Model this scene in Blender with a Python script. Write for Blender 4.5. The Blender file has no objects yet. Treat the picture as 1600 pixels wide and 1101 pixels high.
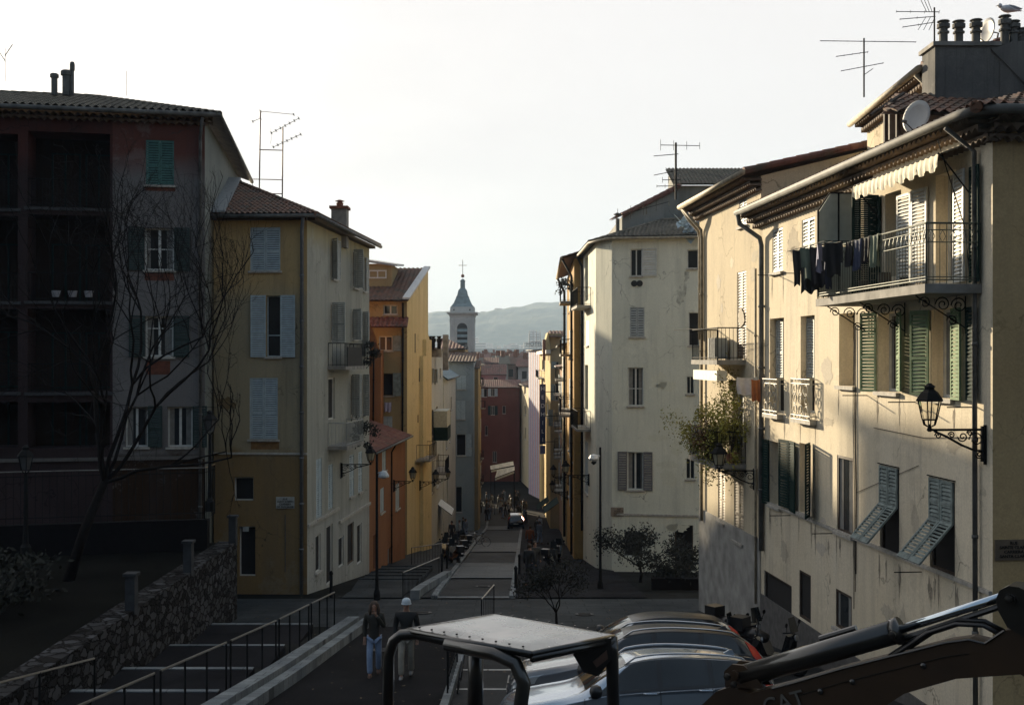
import bpy, bmesh, math, random
from mathutils import Vector, Matrix
RR = random.Random(11)
S = bpy.context.scene
COL = S.collection
# ------------------------------------------------------------------ camera
FPX = 1800.0; CZ = 8.0; HY = 558.0
cam = bpy.data.objects.new('camera', bpy.data.cameras.new('camera')); COL.objects.link(cam)
cam.location = (0, 0, CZ); cam.rotation_euler = (math.pi/2, 0, 0)
cam.data.sensor_width = 36; cam.data.lens = 36*FPX/1600; cam.data.shift_y = (HY-550.5)/1600
cam.data.clip_start = .1; cam.data.clip_end = 20000
S.camera = cam
# ------------------------------------------------------------------ sky, sun, exposure
SUN = Vector((.488, -1.0, -.230)).normalized()          # direction the light travels
EL = math.asin(-SUN.z); AZ = math.atan2(-SUN.x, -SUN.y)    # compass bearing, from +Y towards +X
W = bpy.data.worlds.new('World'); S.world = W; W.use_nodes = True
nt = W.node_tree; bg = nt.nodes['Background']
sky = nt.nodes.new('ShaderNodeTexSky'); sky.sky_type = 'NISHITA'; sky.sun_disc = False
sky.sun_elevation = EL; sky.sun_rotation = AZ
sky.air_density = 1.0; sky.dust_density = 2.2; sky.ozone_density = 1.5; sky.altitude = 30
# thin even cloud veil in front of the blue: desaturates the sky towards white
hsv = nt.nodes.new('ShaderNodeHueSaturation'); hsv.inputs['Saturation'].default_value = .62
nz = nt.nodes.new('ShaderNodeTexNoise'); nz.inputs['Scale'].default_value = 2.2; nz.inputs['Detail'].default_value = 5
tc = nt.nodes.new('ShaderNodeTexCoord'); mp = nt.nodes.new('ShaderNodeMapping'); mp.inputs['Scale'].default_value = (1, 1, 4)
rp = nt.nodes.new('ShaderNodeMapRange'); rp.inputs['From Min'].default_value = .35; rp.inputs['From Max'].default_value = .7
rp.inputs['To Min'].default_value = .91; rp.inputs['To Max'].default_value = .985
mx = nt.nodes.new('ShaderNodeMix'); mx.data_type = 'RGBA'; mx.inputs['B'].default_value = (2.95, 3.0, 3.12, 1)
L = nt.links.new
L(sky.outputs[0], hsv.inputs['Color']); L(tc.outputs['Generated'], mp.inputs[0]); L(mp.outputs[0], nz.inputs['Vector'])
L(nz.outputs['Fac'], rp.inputs['Value']); L(rp.outputs[0], mx.inputs['Factor']); L(hsv.outputs[0], mx.inputs['A'])
# thin high cloud scatters forward: bright and creamy on the sun's side, dim and blue behind the camera
dt = nt.nodes.new('ShaderNodeVectorMath'); dt.operation = 'DOT_PRODUCT'; dt.inputs[1].default_value = (-.447, .894, .0); L(tc.outputs['Generated'], dt.inputs[0])
mr = nt.nodes.new('ShaderNodeMapRange'); mr.interpolation_type = 'SMOOTHSTEP'; mr.inputs['From Min'].default_value = -.15; mr.inputs['From Max'].default_value = .52; L(dt.outputs['Value'], mr.inputs['Value'])
mv = nt.nodes.new('ShaderNodeMix'); mv.data_type = 'RGBA'; mv.inputs['A'].default_value = (.86, 1.14, 1.5, 1); mv.inputs['B'].default_value = (3.3, 3.13, 3.08, 1); L(mr.outputs[0], mv.inputs['Factor']); L(mv.outputs['Result'], mx.inputs['B'])
L(mx.outputs['Result'], bg.inputs['Color'])
bg.inputs['Strength'].default_value = .085
sl = bpy.data.lights.new('sun', 'SUN'); sl.energy = 5.0; sl.angle = math.radians(1.2); sl.color = (1.0, .835, .59)
so = bpy.data.objects.new('sun', sl); COL.objects.link(so); so.location = (-40, 80, 60)
so.rotation_euler = SUN.to_track_quat('-Z', 'Y').to_euler()
S.view_settings.view_transform = 'Standard'; S.view_settings.look = 'None'
S.view_settings.exposure = 1.76; S.view_settings.gamma = 1
S.cycles.max_bounces = 6; S.cycles.diffuse_bounces = 3; S.cycles.volume_bounces = 0
# ------------------------------------------------------------------ mesh helpers
ORG = {}
def V(*a): return Vector(a)
class MB:
    def __init__(s): s.v = []; s.f = []
    def add(s, vs, fs):
        n = len(s.v); s.v += [Vector(v) for v in vs]; s.f += [tuple(i+n for i in f) for f in fs]; return s
    def obox(s, o, a, b, c):
        o, a, b, c = map(Vector, (o, a, b, c))
        vs = [o, o+a, o+a+b, o+b, o+c, o+a+c, o+a+b+c, o+b+c]
        return s.add(vs, [(0,3,2,1),(4,5,6,7),(0,1,5,4),(1,2,6,5),(2,3,7,6),(3,0,4,7)])
    def box(s, x0, x1, y0, y1, z0, z1): return s.obox((x0,y0,z0), (x1-x0,0,0), (0,y1-y0,0), (0,0,z1-z0))
    def fbox(s, F, u0, u1, z0, z1, o0, o1):
        return s.obox(F.P(u0, z0, o0), F.P(u1, z0, o0)-F.P(u0, z0, o0), F.P(u0, z0, o1)-F.P(u0, z0, o0), (0, 0, z1-z0))
    def quad(s, *p): return s.add(p, [tuple(range(len(p)))])
    def tube(s, pts, r, n=6, cap=True):
        pts = [Vector(p) for p in pts]; rs = r if isinstance(r, (list, tuple)) else [r]*len(pts)
        base = len(s.v); up = None
        for i, p in enumerate(pts):
            d = (pts[min(i+1, len(pts)-1)]-pts[max(i-1, 0)])
            d = d.normalized() if d.length > 1e-9 else Vector((0,0,1))
            if up is None: up = d.orthogonal().normalized()
            else:
                up = up-d*up.dot(d); up = up.normalized() if up.length > 1e-6 else d.orthogonal().normalized()
            w = d.cross(up)
            for k in range(n):
                a = 2*math.pi*k/n; s.v.append(p+(up*math.cos(a)+w*math.sin(a))*rs[i])
        for i in range(len(pts)-1):
            for k in range(n):
                a = base+i*n+k; b = base+i*n+(k+1) % n; s.f.append((a, b, b+n, a+n))
        if cap:
            s.f.append(tuple(base+k for k in range(n))[::-1]); e = base+(len(pts)-1)*n; s.f.append(tuple(e+k for k in range(n)))
        return s
    def lathe(s, c, prof, n=12, axis=None):
        c = Vector(c); base = len(s.v)
        ax = Vector(axis).normalized() if axis else Vector((0,0,1)); a1 = ax.orthogonal().normalized() if axis else Vector((1,0,0)); a2 = ax.cross(a1)
        off = math.pi/4 if n == 4 else 0
        for r, z in prof:
            for k in range(n):
                a = 2*math.pi*k/n+off; s.v.append(c+ax*z+(a1*math.cos(a)+a2*math.sin(a))*r)
        for i in range(len(prof)-1):
            for k in range(n):
                a = base+i*n+k; b = base+i*n+(k+1) % n; s.f.append((a, b, b+n, a+n))
        s.f.append(tuple(base+k for k in range(n))[::-1]); e = base+(len(prof)-1)*n; s.f.append(tuple(e+k for k in range(n)))
        return s
    def prism(s, poly, ext):
        ext = Vector(ext); n = len(poly); base = len(s.v)
        s.v += [Vector(p) for p in poly]+[Vector(p)+ext for p in poly]
        s.f.append(tuple(base+i for i in range(n))[::-1]); s.f.append(tuple(base+n+i for i in range(n)))
        for i in range(n):
            j = (i+1) % n; s.f.append((base+i, base+j, base+n+j, base+n+i))
        return s
    def build(s, name, m, parent=None, loc=None, smooth=False, recalc=True, kind=None, label=None, cat=None, group=None):
        if not s.v: return None
        org = ORG[parent.name] if parent else Vector(loc if loc is not None else (0, 0, 0))
        me = bpy.data.meshes.new(name); me.from_pydata([v-org for v in s.v], [], s.f); me.validate()
        if recalc:
            bm = bmesh.new(); bm.from_mesh(me); bmesh.ops.recalc_face_normals(bm, faces=bm.faces); bm.to_mesh(me); bm.free()
        if smooth: me.polygons.foreach_set('use_smooth', [True]*len(me.polygons))
        me.materials.append(m); o = bpy.data.objects.new(name, me); COL.objects.link(o)
        ORG[o.name] = org
        if parent: o.parent = parent
        else: o.location = org
        if kind: o['kind'] = kind
        if label: o['label'] = label
        if cat: o['category'] = cat
        if group: o['group'] = group
        return o
def thing(name, label, cat, loc=(0,0,0), group=None):
    o = bpy.data.objects.new(name, None); COL.objects.link(o); o.location = loc; o.empty_display_size = .2
    o['label'] = label; o['category'] = cat; ORG[o.name] = Vector(loc)
    if group: o['group'] = group
    return o
def dup(root, loc, label=None, rotz=0, scale=1):
    def rec(o, par):
        c = o.copy(); COL.objects.link(c)
        if par: c.parent = par; c.matrix_parent_inverse = o.matrix_parent_inverse.copy()
        for ch in o.children: rec(ch, c)
        return c
    c = rec(root, None); c.location = loc; c.rotation_euler = (0, 0, rotz); c.scale = (scale,)*3; ORG[c.name] = Vector(loc)
    if label: c['label'] = label
    return c
class Fr:
    """upright wall frame: u along the wall, z up, o outwards"""
    def __init__(s, x, y, dx, dy, nx=None, ny=None):
        l = math.hypot(dx, dy); s.x = x; s.y = y; s.dx = dx/l; s.dy = dy/l; s.len = l
        if nx is None:
            nx, ny = s.dy, -s.dx
            if nx*(-x-dx/2)+ny*(-y-dy/2) < 0: nx, ny = -nx, -ny
        s.nx = nx; s.ny = ny
    def P(s, u, z, o=0): return Vector((s.x+s.dx*u+s.nx*o, s.y+s.dy*u+s.ny*o, z))
    def U(s, px):
        k = (px-800)/FPX; return (k*s.y-s.x)/(s.dx-k*s.dy)
    def Z(s, py, u): return CZ+(HY-py)/FPX*(s.y+s.dy*u)
    def leaf(s, u, o, sgn, ang):
        c, q = math.cos(ang), math.sin(ang); dx = s.dx*sgn*c+s.nx*q; dy = s.dy*sgn*c+s.ny*q
        nx = s.nx*c-s.dx*sgn*q; ny = s.ny*c-s.dy*sgn*q; p = s.P(u, 0, o)
        return Fr(p.x, p.y, dx, dy, nx, ny)
def wallfr(px0, y0, px1, y1):
    x0 = (px0-800)/FPX*y0; x1 = (px1-800)/FPX*y1; return Fr(x0, y0, x1-x0, y1-y0)
def at(px, py, y): return Vector(((px-800)/FPX*y, y, CZ+(HY-py)/FPX*y))
GP = [(-60, 34), (-16, 9), (-8, 5.2), (14, 2.14), (20, 1.42), (26, .7), (36, -.35), (44, -1.05), (60, -2.95), (129, -11.2), (160, -12.4), (250, -15), (700, -22), (1200, -26), (9000, -26)]  # unseen rise behind the camera, steepened to block sky light
def G(y):
    if y <= GP[0][0]: return GP[0][1]
    for (a, b), (c, d) in zip(GP, GP[1:]):
        if y <= c: return b+(d-b)*(y-a)/(c-a)
    return GP[-1][1]
# ------------------------------------------------------------------ materials
MC = {}
def lin(c): return tuple(((x/255)/12.92 if x/255 <= .04045 else ((x/255+.055)/1.055)**2.4) for x in c)
def _base(name):
    m = bpy.data.materials.new(name); m.use_nodes = True; return m, m.node_tree, m.node_tree.nodes['Principled BSDF']
def simple(name, c, rough=.7, metal=0, var=.18, scale=6, bump=0, spec=.5, coat=0):
    if name in MC: return MC[name]
    m, t, b = _base(name); N = t.nodes.new; K = t.links.new
    g = N('ShaderNodeNewGeometry'); n = N('ShaderNodeTexNoise'); n.inputs['Scale'].default_value = scale; n.inputs['Detail'].default_value = 5
    K(g.outputs['Position'], n.inputs['Vector'])
    r = N('ShaderNodeMapRange'); r.inputs['From Min'].default_value = .3; r.inputs['From Max'].default_value = .7
    r.inputs['To Min'].default_value = 1-var; r.inputs['To Max'].default_value = 1+var; K(n.outputs['Fac'], r.inputs['Value'])
    v = N('ShaderNodeVectorMath'); v.operation = 'SCALE'; v.inputs[0].default_value = c; K(r.outputs[0], v.inputs['Scale'])
    K(v.outputs[0], b.inputs['Base Color']); b.inputs['Roughness'].default_value = rough; b.inputs['Metallic'].default_value = metal
    b.inputs['Specular IOR Level'].default_value = spec; b.inputs['Coat Weight'].default_value = coat
    if bump:
        u = N('ShaderNodeBump'); u.inputs['Strength'].default_value = .6; u.inputs['Distance'].default_value = bump
        K(n.outputs['Fac'], u.inputs['Height']); K(u.outputs[0], b.inputs['Normal'])
    MC[name] = m; return m
def stucco(name, c1, c2, stain=(.2, .19, .17), sa=.5, zst=None, amp=.8, patch=.35, fine=.1):
    """lime render: cloudy two tone, streaks running down, scattered stains; zst = bands of differently painted render by height"""
    if name in MC: return MC[name]
    m, t, b = _base(name); N = t.nodes.new; K = t.links.new
    g = N('ShaderNodeNewGeometry')
    def noise(sc, det=6, scale=(1,1,1), rough=.6):
        mp = N('ShaderNodeMapping'); mp.inputs['Scale'].default_value = scale; K(g.outputs['Position'], mp.inputs[0])
        n = N('ShaderNodeTexNoise'); n.inputs['Scale'].default_value = sc; n.inputs['Detail'].default_value = det; n.inputs['Roughness'].default_value = rough
        K(mp.outputs[0], n.inputs['Vector']); return n.outputs['Fac']
    def rng(src, a, b_, c=0, d=1):
        r = N('ShaderNodeMapRange'); r.inputs['From Min'].default_value = a; r.inputs['From Max'].default_value = b_
        r.inputs['To Min'].default_value = c; r.inputs['To Max'].default_value = d; K(src, r.inputs['Value']); return r.outputs[0]
    def mix(f, a, b_, blend='MIX'):
        x = N('ShaderNodeMix'); x.data_type = 'RGBA'; x.blend_type = blend
        for k, s_ in (('Factor', f), ('A', a), ('B', b_)):
            if hasattr(s_, 'node') or isinstance(s_, bpy.types.NodeSocket): K(s_, x.inputs[k])
            elif k == 'Factor': x.inputs[k].default_value = s_
            else: x.inputs[k].default_value = (*s_, 1)
        return x.outputs['Result']
    n1 = noise(patch, 7, (1,1,.8))
    col = mix(rng(n1, .38, .62), c1, c2)
    if zst:
        sp = N('ShaderNodeSeparateXYZ'); K(g.outputs['Position'], sp.inputs[0])
        ad = N('ShaderNodeMath'); ad.operation = 'MULTIPLY_ADD'; K(noise(.9, 8), ad.inputs[0]); ad.inputs[1].default_value = amp; K(sp.outputs['Z'], ad.inputs[2])
        for z, c, w in zst:
            f = rng(ad.outputs[0], z+amp*.5-w, z+amp*.5+w); col = mix(f, col, c)
    st = noise(.9, 7, (1.6, 1.6, .16)); col = mix(rng(st, .5, .78, 0, sa), col, stain)
    s2 = noise(1.7, 9, (1,1,1), .7); col = mix(rng(s2, .6, .75, 0, sa*.8), col, tuple(x*.8 for x in stain))
    vc = N('ShaderNodeTexVoronoi'); vc.feature = 'DISTANCE_TO_EDGE'; vc.inputs['Scale'].default_value = .55; nn = N('ShaderNodeTexNoise'); nn.inputs['Scale'].default_value = 1.6; nn.inputs['Detail'].default_value = 6; K(g.outputs['Position'], nn.inputs['Vector'])
    va = N('ShaderNodeVectorMath'); va.operation = 'MULTIPLY_ADD'; K(nn.outputs['Color'], va.inputs[0]); va.inputs[1].default_value = (1.1, 1.1, 1.1); K(g.outputs['Position'], va.inputs[2]); K(va.outputs[0], vc.inputs['Vector'])
    ck = N('ShaderNodeMath'); ck.operation = 'MULTIPLY'; K(rng(vc.outputs['Distance'], .004, .012, 1, 0), ck.inputs[0]); K(rng(noise(.5, 3), .5, .62, 0, .75), ck.inputs[1]); col = mix(ck.outputs[0], col, tuple(x*.35 for x in c1))
    s3 = noise(.55, 10, (1,1,1), .75); col = mix(rng(s3, .56, .60, 0, .28), col, tuple(min(1, x*1.18) for x in c2)); s4 = noise(2.6, 8, (3.0, 3.0, .12), .7); col = mix(rng(s4, .56, .72, 0, sa*.8), col, stain)
    fn = noise(24, 4); col = mix(1.0, col, (1,1,1), 'MULTIPLY')
    vm = N('ShaderNodeVectorMath'); vm.operation = 'SCALE'; K(col, vm.inputs[0]); K(rng(fn, .3, .7, 1-fine, 1+fine), vm.inputs['Scale'])
    K(vm.outputs[0], b.inputs['Base Color']); b.inputs['Roughness'].default_value = .92; b.inputs['Specular IOR Level'].default_value = .08
    u = N('ShaderNodeBump'); u.inputs['Strength'].default_value = .5; u.inputs['Distance'].default_value = .015
    K(s2, u.inputs['Height']); K(u.outputs[0], b.inputs['Normal'])
    MC[name] = m; return m
def tilemat(name, c1, c2, c3):
    if name in MC: return MC[name]
    m, t, b = _base(name); N = t.nodes.new; K = t.links.new
    g = N('ShaderNodeNewGeometry'); v = N('ShaderNodeTexVoronoi'); v.inputs['Scale'].default_value = 4.2; K(g.outputs['Position'], v.inputs['Vector'])
    sp = N('ShaderNodeSeparateXYZ'); K(v.outputs['Color'], sp.inputs[0])
    r = N('ShaderNodeValToRGB'); e = r.color_ramp.elements; e[0].color = (*c1, 1); e[1].color = (*c3, 1); x = e.new(.5); x.color = (*c2, 1); K(sp.outputs[0], r.inputs[0])
    n = N('ShaderNodeTexNoise'); n.inputs['Scale'].default_value = 1.2; n.inputs['Detail'].default_value = 8; K(g.outputs['Position'], n.inputs['Vector'])
    mr = N('ShaderNodeMapRange'); mr.inputs['From Min'].default_value = .5; mr.inputs['From Max'].default_value = .75; K(n.outputs['Fac'], mr.inputs['Value'])
    x = N('ShaderNodeMix'); x.data_type = 'RGBA'; K(mr.outputs[0], x.inputs['Factor']); K(r.outputs[0], x.inputs['A']); x.inputs['B'].default_value = (.05, .05, .035, 1)
    K(x.outputs['Result'], b.inputs['Base Color']); b.inputs['Roughness'].default_value = .85; MC[name] = m; return m
GLASS = simple('window_glass', (.018, .022, .025), .06, var=.3, scale=1.5)
DARK = simple('dark_interior', (.012, .011, .010), .9)
WHITEP = simple('white_paint', (.52, .53, .50), .55, var=.12)
GREYBLUE = simple('grey_blue_paint', (.33, .40, .43), .7, var=.15)
GREYW = simple('grey_white_paint', (.31, .33, .32), .6, var=.15)
GREEN = simple('green_paint', (.07, .20, .13), .75, var=.2, spec=.15)
DKGREEN = simple('dark_green_paint', (.012, .028, .024), .8, var=.2, spec=.08)
PALEGREEN = simple('pale_green_paint', (.14, .20, .115), .8, var=.25, spec=.12)
TEAL = simple('teal_paint', (.19, .225, .215), .8, var=.3, spec=.15)
BROWNP = simple('brown_paint', (.10, .065, .035), .6, var=.3)
IRON = simple('wrought_iron', (.012, .012, .012), .8, 0, var=.2, spec=.12)
IRONG = simple('worn_green_iron', (.12, .13, .10), .5, .3, var=.3)
ZINC = simple('zinc', (.10, .10, .095), .75, 0, var=.4, scale=3, spec=.25)
PVC = simple('beige_pipe', (.30, .26, .19), .7, 0, var=.3, spec=.2)
STONE = simple('sill_stone', (.36, .34, .30), .85, var=.25, scale=8)
CONC = simple('concrete', (.22, .21, .19), .9, var=.35, scale=3, bump=.02)
TERRA = simple('terracotta', (.20, .08, .045), .85, var=.35, scale=4)
WOODD = simple('dark_wood', (.045, .03, .02), .7, var=.3, scale=5)
TILE_BR = tilemat('brown_tiles', (.10, .055, .035), (.16, .075, .045), (.07, .05, .04))
TILE_GR = tilemat('grey_weathered_tiles', (.09, .085, .06), (.14, .12, .09), (.06, .055, .045))
TILE_RD = tilemat('red_tiles', (.18, .065, .045), (.13, .05, .04), (.21, .10, .07))
# ------------------------------------------------------------------ building helpers
class House:
    def __init__(s, name, label, cat, loc, wall, group=None):
        s.root = thing(name, label, cat, loc, group); s.w = MB(); s.wm = wall; s.fac = []
        s.wallobj = None
    def facade(s, F, z0, z1, u0=0, u1=None):
        u1 = F.len if u1 is None else u1; s.fac.append([F, u0, u1, z0, z1, []]); return F
    def hole(s, F, u0, u1, z0, z1, d):
        for f in s.fac:
            if f[0] is F: f[5].append((u0, u1, z0, z1, d))
    def plain(s, *pts): s.w.quad(*pts)
    def finish(s):
        for F, a, b, z0, z1, H in s.fac:
            us = sorted({a, b}|{x for h in H for x in h[:2] if a < x < b}); zs = sorted({z0, z1}|{x for h in H for x in h[2:4] if z0 < x < z1})
            for i in range(len(us)-1):
                for j in range(len(zs)-1):
                    cu = (us[i]+us[i+1])/2; cz = (zs[j]+zs[j+1])/2
                    if any(h[0] < cu < h[1] and h[2] < cz < h[3] for h in H): continue
                    s.w.quad(F.P(us[i], zs[j]), F.P(us[i+1], zs[j]), F.P(us[i+1], zs[j+1]), F.P(us[i], zs[j+1]))
            for (p, q, r, t, d) in H:
                s.w.quad(F.P(p, r), F.P(p, t), F.P(p, t, -d), F.P(p, r, -d)); s.w.quad(F.P(q, r), F.P(q, t), F.P(q, t, -d), F.P(q, r, -d))
                s.w.quad(F.P(p, r), F.P(q, r), F.P(q, r, -d), F.P(p, r, -d)); s.w.quad(F.P(p, t), F.P(q, t), F.P(q, t, -d), F.P(p, t, -d))
        s.wallobj = s.w.build('wall', s.wm, s.root, recalc=False)
        return s.root
def louvre(mb, L, w, z0, z1, pitch=.085, th=.035, st=.055, mid=None):
    """one louvred leaf in frame L, from u=0 to w"""
    mb.fbox(L, 0, st, z0, z1, 0, th); mb.fbox(L, w-st, w, z0, z1, 0, th)
    rails = [z0, z1-st]+([z0+(z1-z0)*m for m in (mid or [.42])])
    for r in rails: mb.fbox(L, st, w-st, r, r+st, 0, th)
    z = z0+st
    if pitch:
        while z < z1-st-pitch*.5:
            mb.obox(L.P(st, z, 0), L.P(w-st, z, 0)-L.P(st, z, 0), L.P(st, z+pitch*.55, -.0)-L.P(st, z, th*.9)+Vector((0,0,0)), (0, 0, .012)) if False else \
            mb.obox(L.P(st, z+pitch*.8, .004), L.P(w-st, z, 0)-L.P(st, z, 0), L.P(st, 0, th*.8)-L.P(st, pitch*.62, 0), (0, 0, .014))
            z += pitch
    else: mb.fbox(L, st, w-st, z0+st, z1-st, .008, th-.008)
CURT = random.Random(4)
def window(H, F, px, py, kind='casement', shut=None, smat=None, fmat=None, depth=.22, sill=True, pitch=.085, leaves=2, angs=(.08, .08), lw=None, uz=None, sillm=None, cross=.0):
    if uz: u0, u1, z0, z1 = uz
    else:
        u0, u1 = sorted((F.U(px[0]), F.U(px[1]))); uc = (u0+u1)/2; z1 = F.Z(py[0], uc); z0 = F.Z(py[1], uc)
    H.hole(F, u0, u1, z0, z1, depth); w = u1-u0
    fm = fmat or WHITEP; fr = MB(); t = min(.06, w*.07); o0, o1 = -depth+.01, -depth+.06
    if kind == 'closed' : o0, o1 = -depth+.01, -depth+.04
    fr.fbox(F, u0, u0+t, z0, z1, o0, o1); fr.fbox(F, u1-t, u1, z0, z1, o0, o1)
    fr.fbox(F, u0+t, u1-t, z0, z0+t, o0, o1); fr.fbox(F, u0+t, u1-t, z1-t, z1, o0, o1)
    if kind == 'casement':
        for k in range(1, leaves):
            uc = u0+w*k/leaves; fr.fbox(F, uc-t*.75, uc+t*.75, z0+t, z1-t, o0, o1+.01)
        if cross: 
            zc = z0+(z1-z0)*cross
            for k in range(leaves): fr.fbox(F, u0+w*k/leaves+t, u0+w*(k+1)/leaves-t, zc-.02, zc+.02, o0, o1-.01)
    wo = fr.build('window', fm if kind != 'open' else BROWNP, H.root)
    MB().quad(F.P(u0, z0, o0+.005), F.P(u1, z0, o0+.005), F.P(u1, z1, o0+.005), F.P(u0, z1, o0+.005)).build('pane', GLASS if kind == 'casement' else DARK, wo, recalc=False)
    if kind == 'casement' and CURT and w > .6 and F.y < 60:
        nw = 10
        for a, b in ((u0+t, u0+w*CURT.uniform(.12, .35)), (u1-w*CURT.uniform(.12, .35), u1-t)):
            cm = MB(); q0 = 0
            for i in range(nw+1):
                for zz in (z0+t, z1-t): cm.v.append(F.P(a+(b-a)*i/nw, zz, o0+.012+.008*math.sin(i*2.1)))
            for i in range(nw): k_ = q0+i*2; cm.f.append((k_, k_+2, k_+3, k_+1))
            cm.build('curtain', simple('net_curtain', (.20, .195, .18), .9), wo, recalc=False)
    if sill: MB().fbox(F, u0-.07, u1+.07, z0-.08, z0-.004, -.02, .09).build('sill', sillm or STONE, wo)
    sm = smat or GREYBLUE; lw = lw or w/2
    if shut == 'closed':
        for a, b in ((u0, (u0+u1)/2-.006), ((u0+u1)/2+.006, u1)):
            mb = MB(); louvre(mb, Fr(F.P(a, 0, -.05).x, F.P(a, 0, -.05).y, F.dx, F.dy, F.nx, F.ny), b-a, z0+.01, z1-.01, pitch); mb.build('shutter', sm, wo)
    elif shut:
        if 'L' in shut: mb = MB(); louvre(mb, F.leaf(u0-.01, .02, -1, angs[0]), lw, z0-.02, z1+.02, pitch); mb.build('shutter', sm, wo)
        if 'R' in shut: mb = MB(); louvre(mb, F.leaf(u1+.01, .02, 1, angs[1]), lw, z0-.02, z1+.02, pitch); mb.build('shutter', sm, wo)
    return wo, (u0, u1, z0, z1)
def blotch(F, u, z, w, h, m, root, rnd, o=.004, drip=False):
    pts = []; n = 22
    for k in range(n):
        a = 2*math.pi*k/n; r = 1+rnd.uniform(-.28, .28); x = math.cos(a)*w/2*r; y = math.sin(a)*h/2*r
        if drip: x *= (.25+.75*(y/h+.5)) if y < 0 else 1
        pts.append(F.P(u+x, z+y, o))
    mb = MB(); c = F.P(u, z, o); n0 = 0; mb.v = [c]+pts; mb.f = [(0, 1+k, 1+(k+1) % n) for k in range(n)]
    return mb.build('drip_stain' if drip else 'render_patch', m, root, recalc=False)
def tiles(poly, period=.21, amp=.045, row=.36, n=6, lap=.025):
    """roof plane covered with half round tiles: poly[0]->poly[1] is the eave (left to right), convex"""
    poly = [Vector(p) for p in poly]; e = (poly[1]-poly[0]); s = e.normalized()
    nn = e.cross(poly[-1]-poly[0]).normalized(); nn = nn if nn.z > 0 else -nn
    t = nn.cross(s).normalized()
    if t.dot(poly[-1]-poly[0]) < 0: t = -t
    o = poly[0]; ss = [(p-o).dot(s) for p in poly]; ts = [(p-o).dot(t) for p in poly]
    s0, s1, t0, t1 = min(ss), max(ss), 0, max(ts)
    bm = bmesh.new(); ns = max(1, int((s1-s0)/period*n)); nr = max(1, int(math.ceil((t1-t0)/row))); grid = []
    tv = []
    for r in range(nr):
        tv += [(t0+r*row, lap), (min(t0+(r+1)*row, t1+.01)-.001, 0)]
    for (tt, h) in tv:
        rowv = []
        for i in range(ns+1):
            x = s0+(s1-s0)*i/ns; ph = x/period*math.pi; rowv.append(bm.verts.new(o+s*x+t*tt+nn*(abs(math.cos(ph))*amp*1.6+h)))
        grid.append(rowv)
    for a, b in zip(grid, grid[1:]):
        for i in range(ns): bm.faces.new((a[i], a[i+1], b[i+1], b[i]))
    c = sum(poly, Vector())/len(poly)
    for i in range(len(poly)):
        p, q = poly[i], poly[(i+1) % len(poly)]
        pn = (q-p).cross(nn).normalized()
        if pn.dot(c-p) > 0: pn = -pn
        bmesh.ops.bisect_plane(bm, geom=bm.verts[:]+bm.edges[:]+bm.faces[:], plane_co=p+pn*.002, plane_no=pn, clear_outer=True)
    bm.verts.index_update(); mb = MB(); mb.v = [v.co.copy() for v in bm.verts]; mb.f = [tuple(v.index for v in f.verts) for f in bm.faces]; bm.free()
    n0 = len(mb.v); mb.v += [p-nn*.03 for p in poly]; mb.f.append(tuple(range(n0, n0+len(poly))))
    return mb
def flatroof(poly, th=.12):
    poly = [Vector(p) for p in poly]; return MB().prism(poly, (0, 0, -th))
def ridge(mb, a, b, r=.11):
    a, b = Vector(a), Vector(b); n = max(1, int((b-a).length/.38))
    for i in range(n):
        p = a+(b-a)*i/n; q = a+(b-a)*(i+1.08)/n; mb.tube([p, q], [r, r*.82], 8)
def gutter(root, pts, r=.08, m=None, name='gutter'):
    mb = MB(); mb.tube(pts, r, 8); return mb.build(name, m or ZINC, root, smooth=True)
def pipe(root, pts, r=.045, m=None, rings=True):
    mb = MB(); mb.tube(pts, r, 8)
    if rings:
        a, b = Vector(pts[-2]), Vector(pts[-1]); k = int((a-b).length/1.6)
        for i in range(1, k): p = a+(b-a)*i/k; mb.tube([p-Vector((0,0,.03)), p+Vector((0,0,.03))], r*1.35, 8)
    return mb.build('downpipe', m or ZINC, root, smooth=True)
def railing(mb, pts, h, step=.11, r=.008, post=.014, extra=()):
    pts = [Vector(p) for p in pts]; up = Vector((0, 0, 1))
    for a, b in zip(pts, pts[1:]):
        mb.tube([a+up*h, b+up*h], .018, 6); mb.tube([a+up*.07, b+up*.07], .012, 5)
        for e in extra: mb.tube([a+up*e, b+up*e], .01, 5)
        n = max(1, int((b-a).length/step))
        for i in range(n+1): p = a+(b-a)*i/n; mb.tube([p, p+up*h], post if i in (0, n) else r, 5)
def text(body, size, P, xdir, ydir, m, root, name='lettering', depth=.006, align='CENTER', spacing=1.0):
    c = bpy.data.curves.new('t', 'FONT'); c.body = body; c.size = size; c.extrude = depth; c.align_x = align; c.space_line = spacing
    o = bpy.data.objects.new('t', c); COL.objects.link(o); bpy.context.view_layer.update()
    me = bpy.data.meshes.new_from_object(o.evaluated_get(bpy.context.evaluated_depsgraph_get())); bpy.data.objects.remove(o)
    xd = Vector(xdir).normalized(); yd = Vector(ydir).normalized(); zd = xd.cross(yd)
    mb = MB(); mb.v = [Vector(P)+xd*v.co.x+yd*v.co.y+zd*v.co.z for v in me.vertices]; mb.f = [tuple(p.vertices) for p in me.polygons]
    bpy.data.meshes.remove(me); return mb.build(name, m, root)
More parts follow.
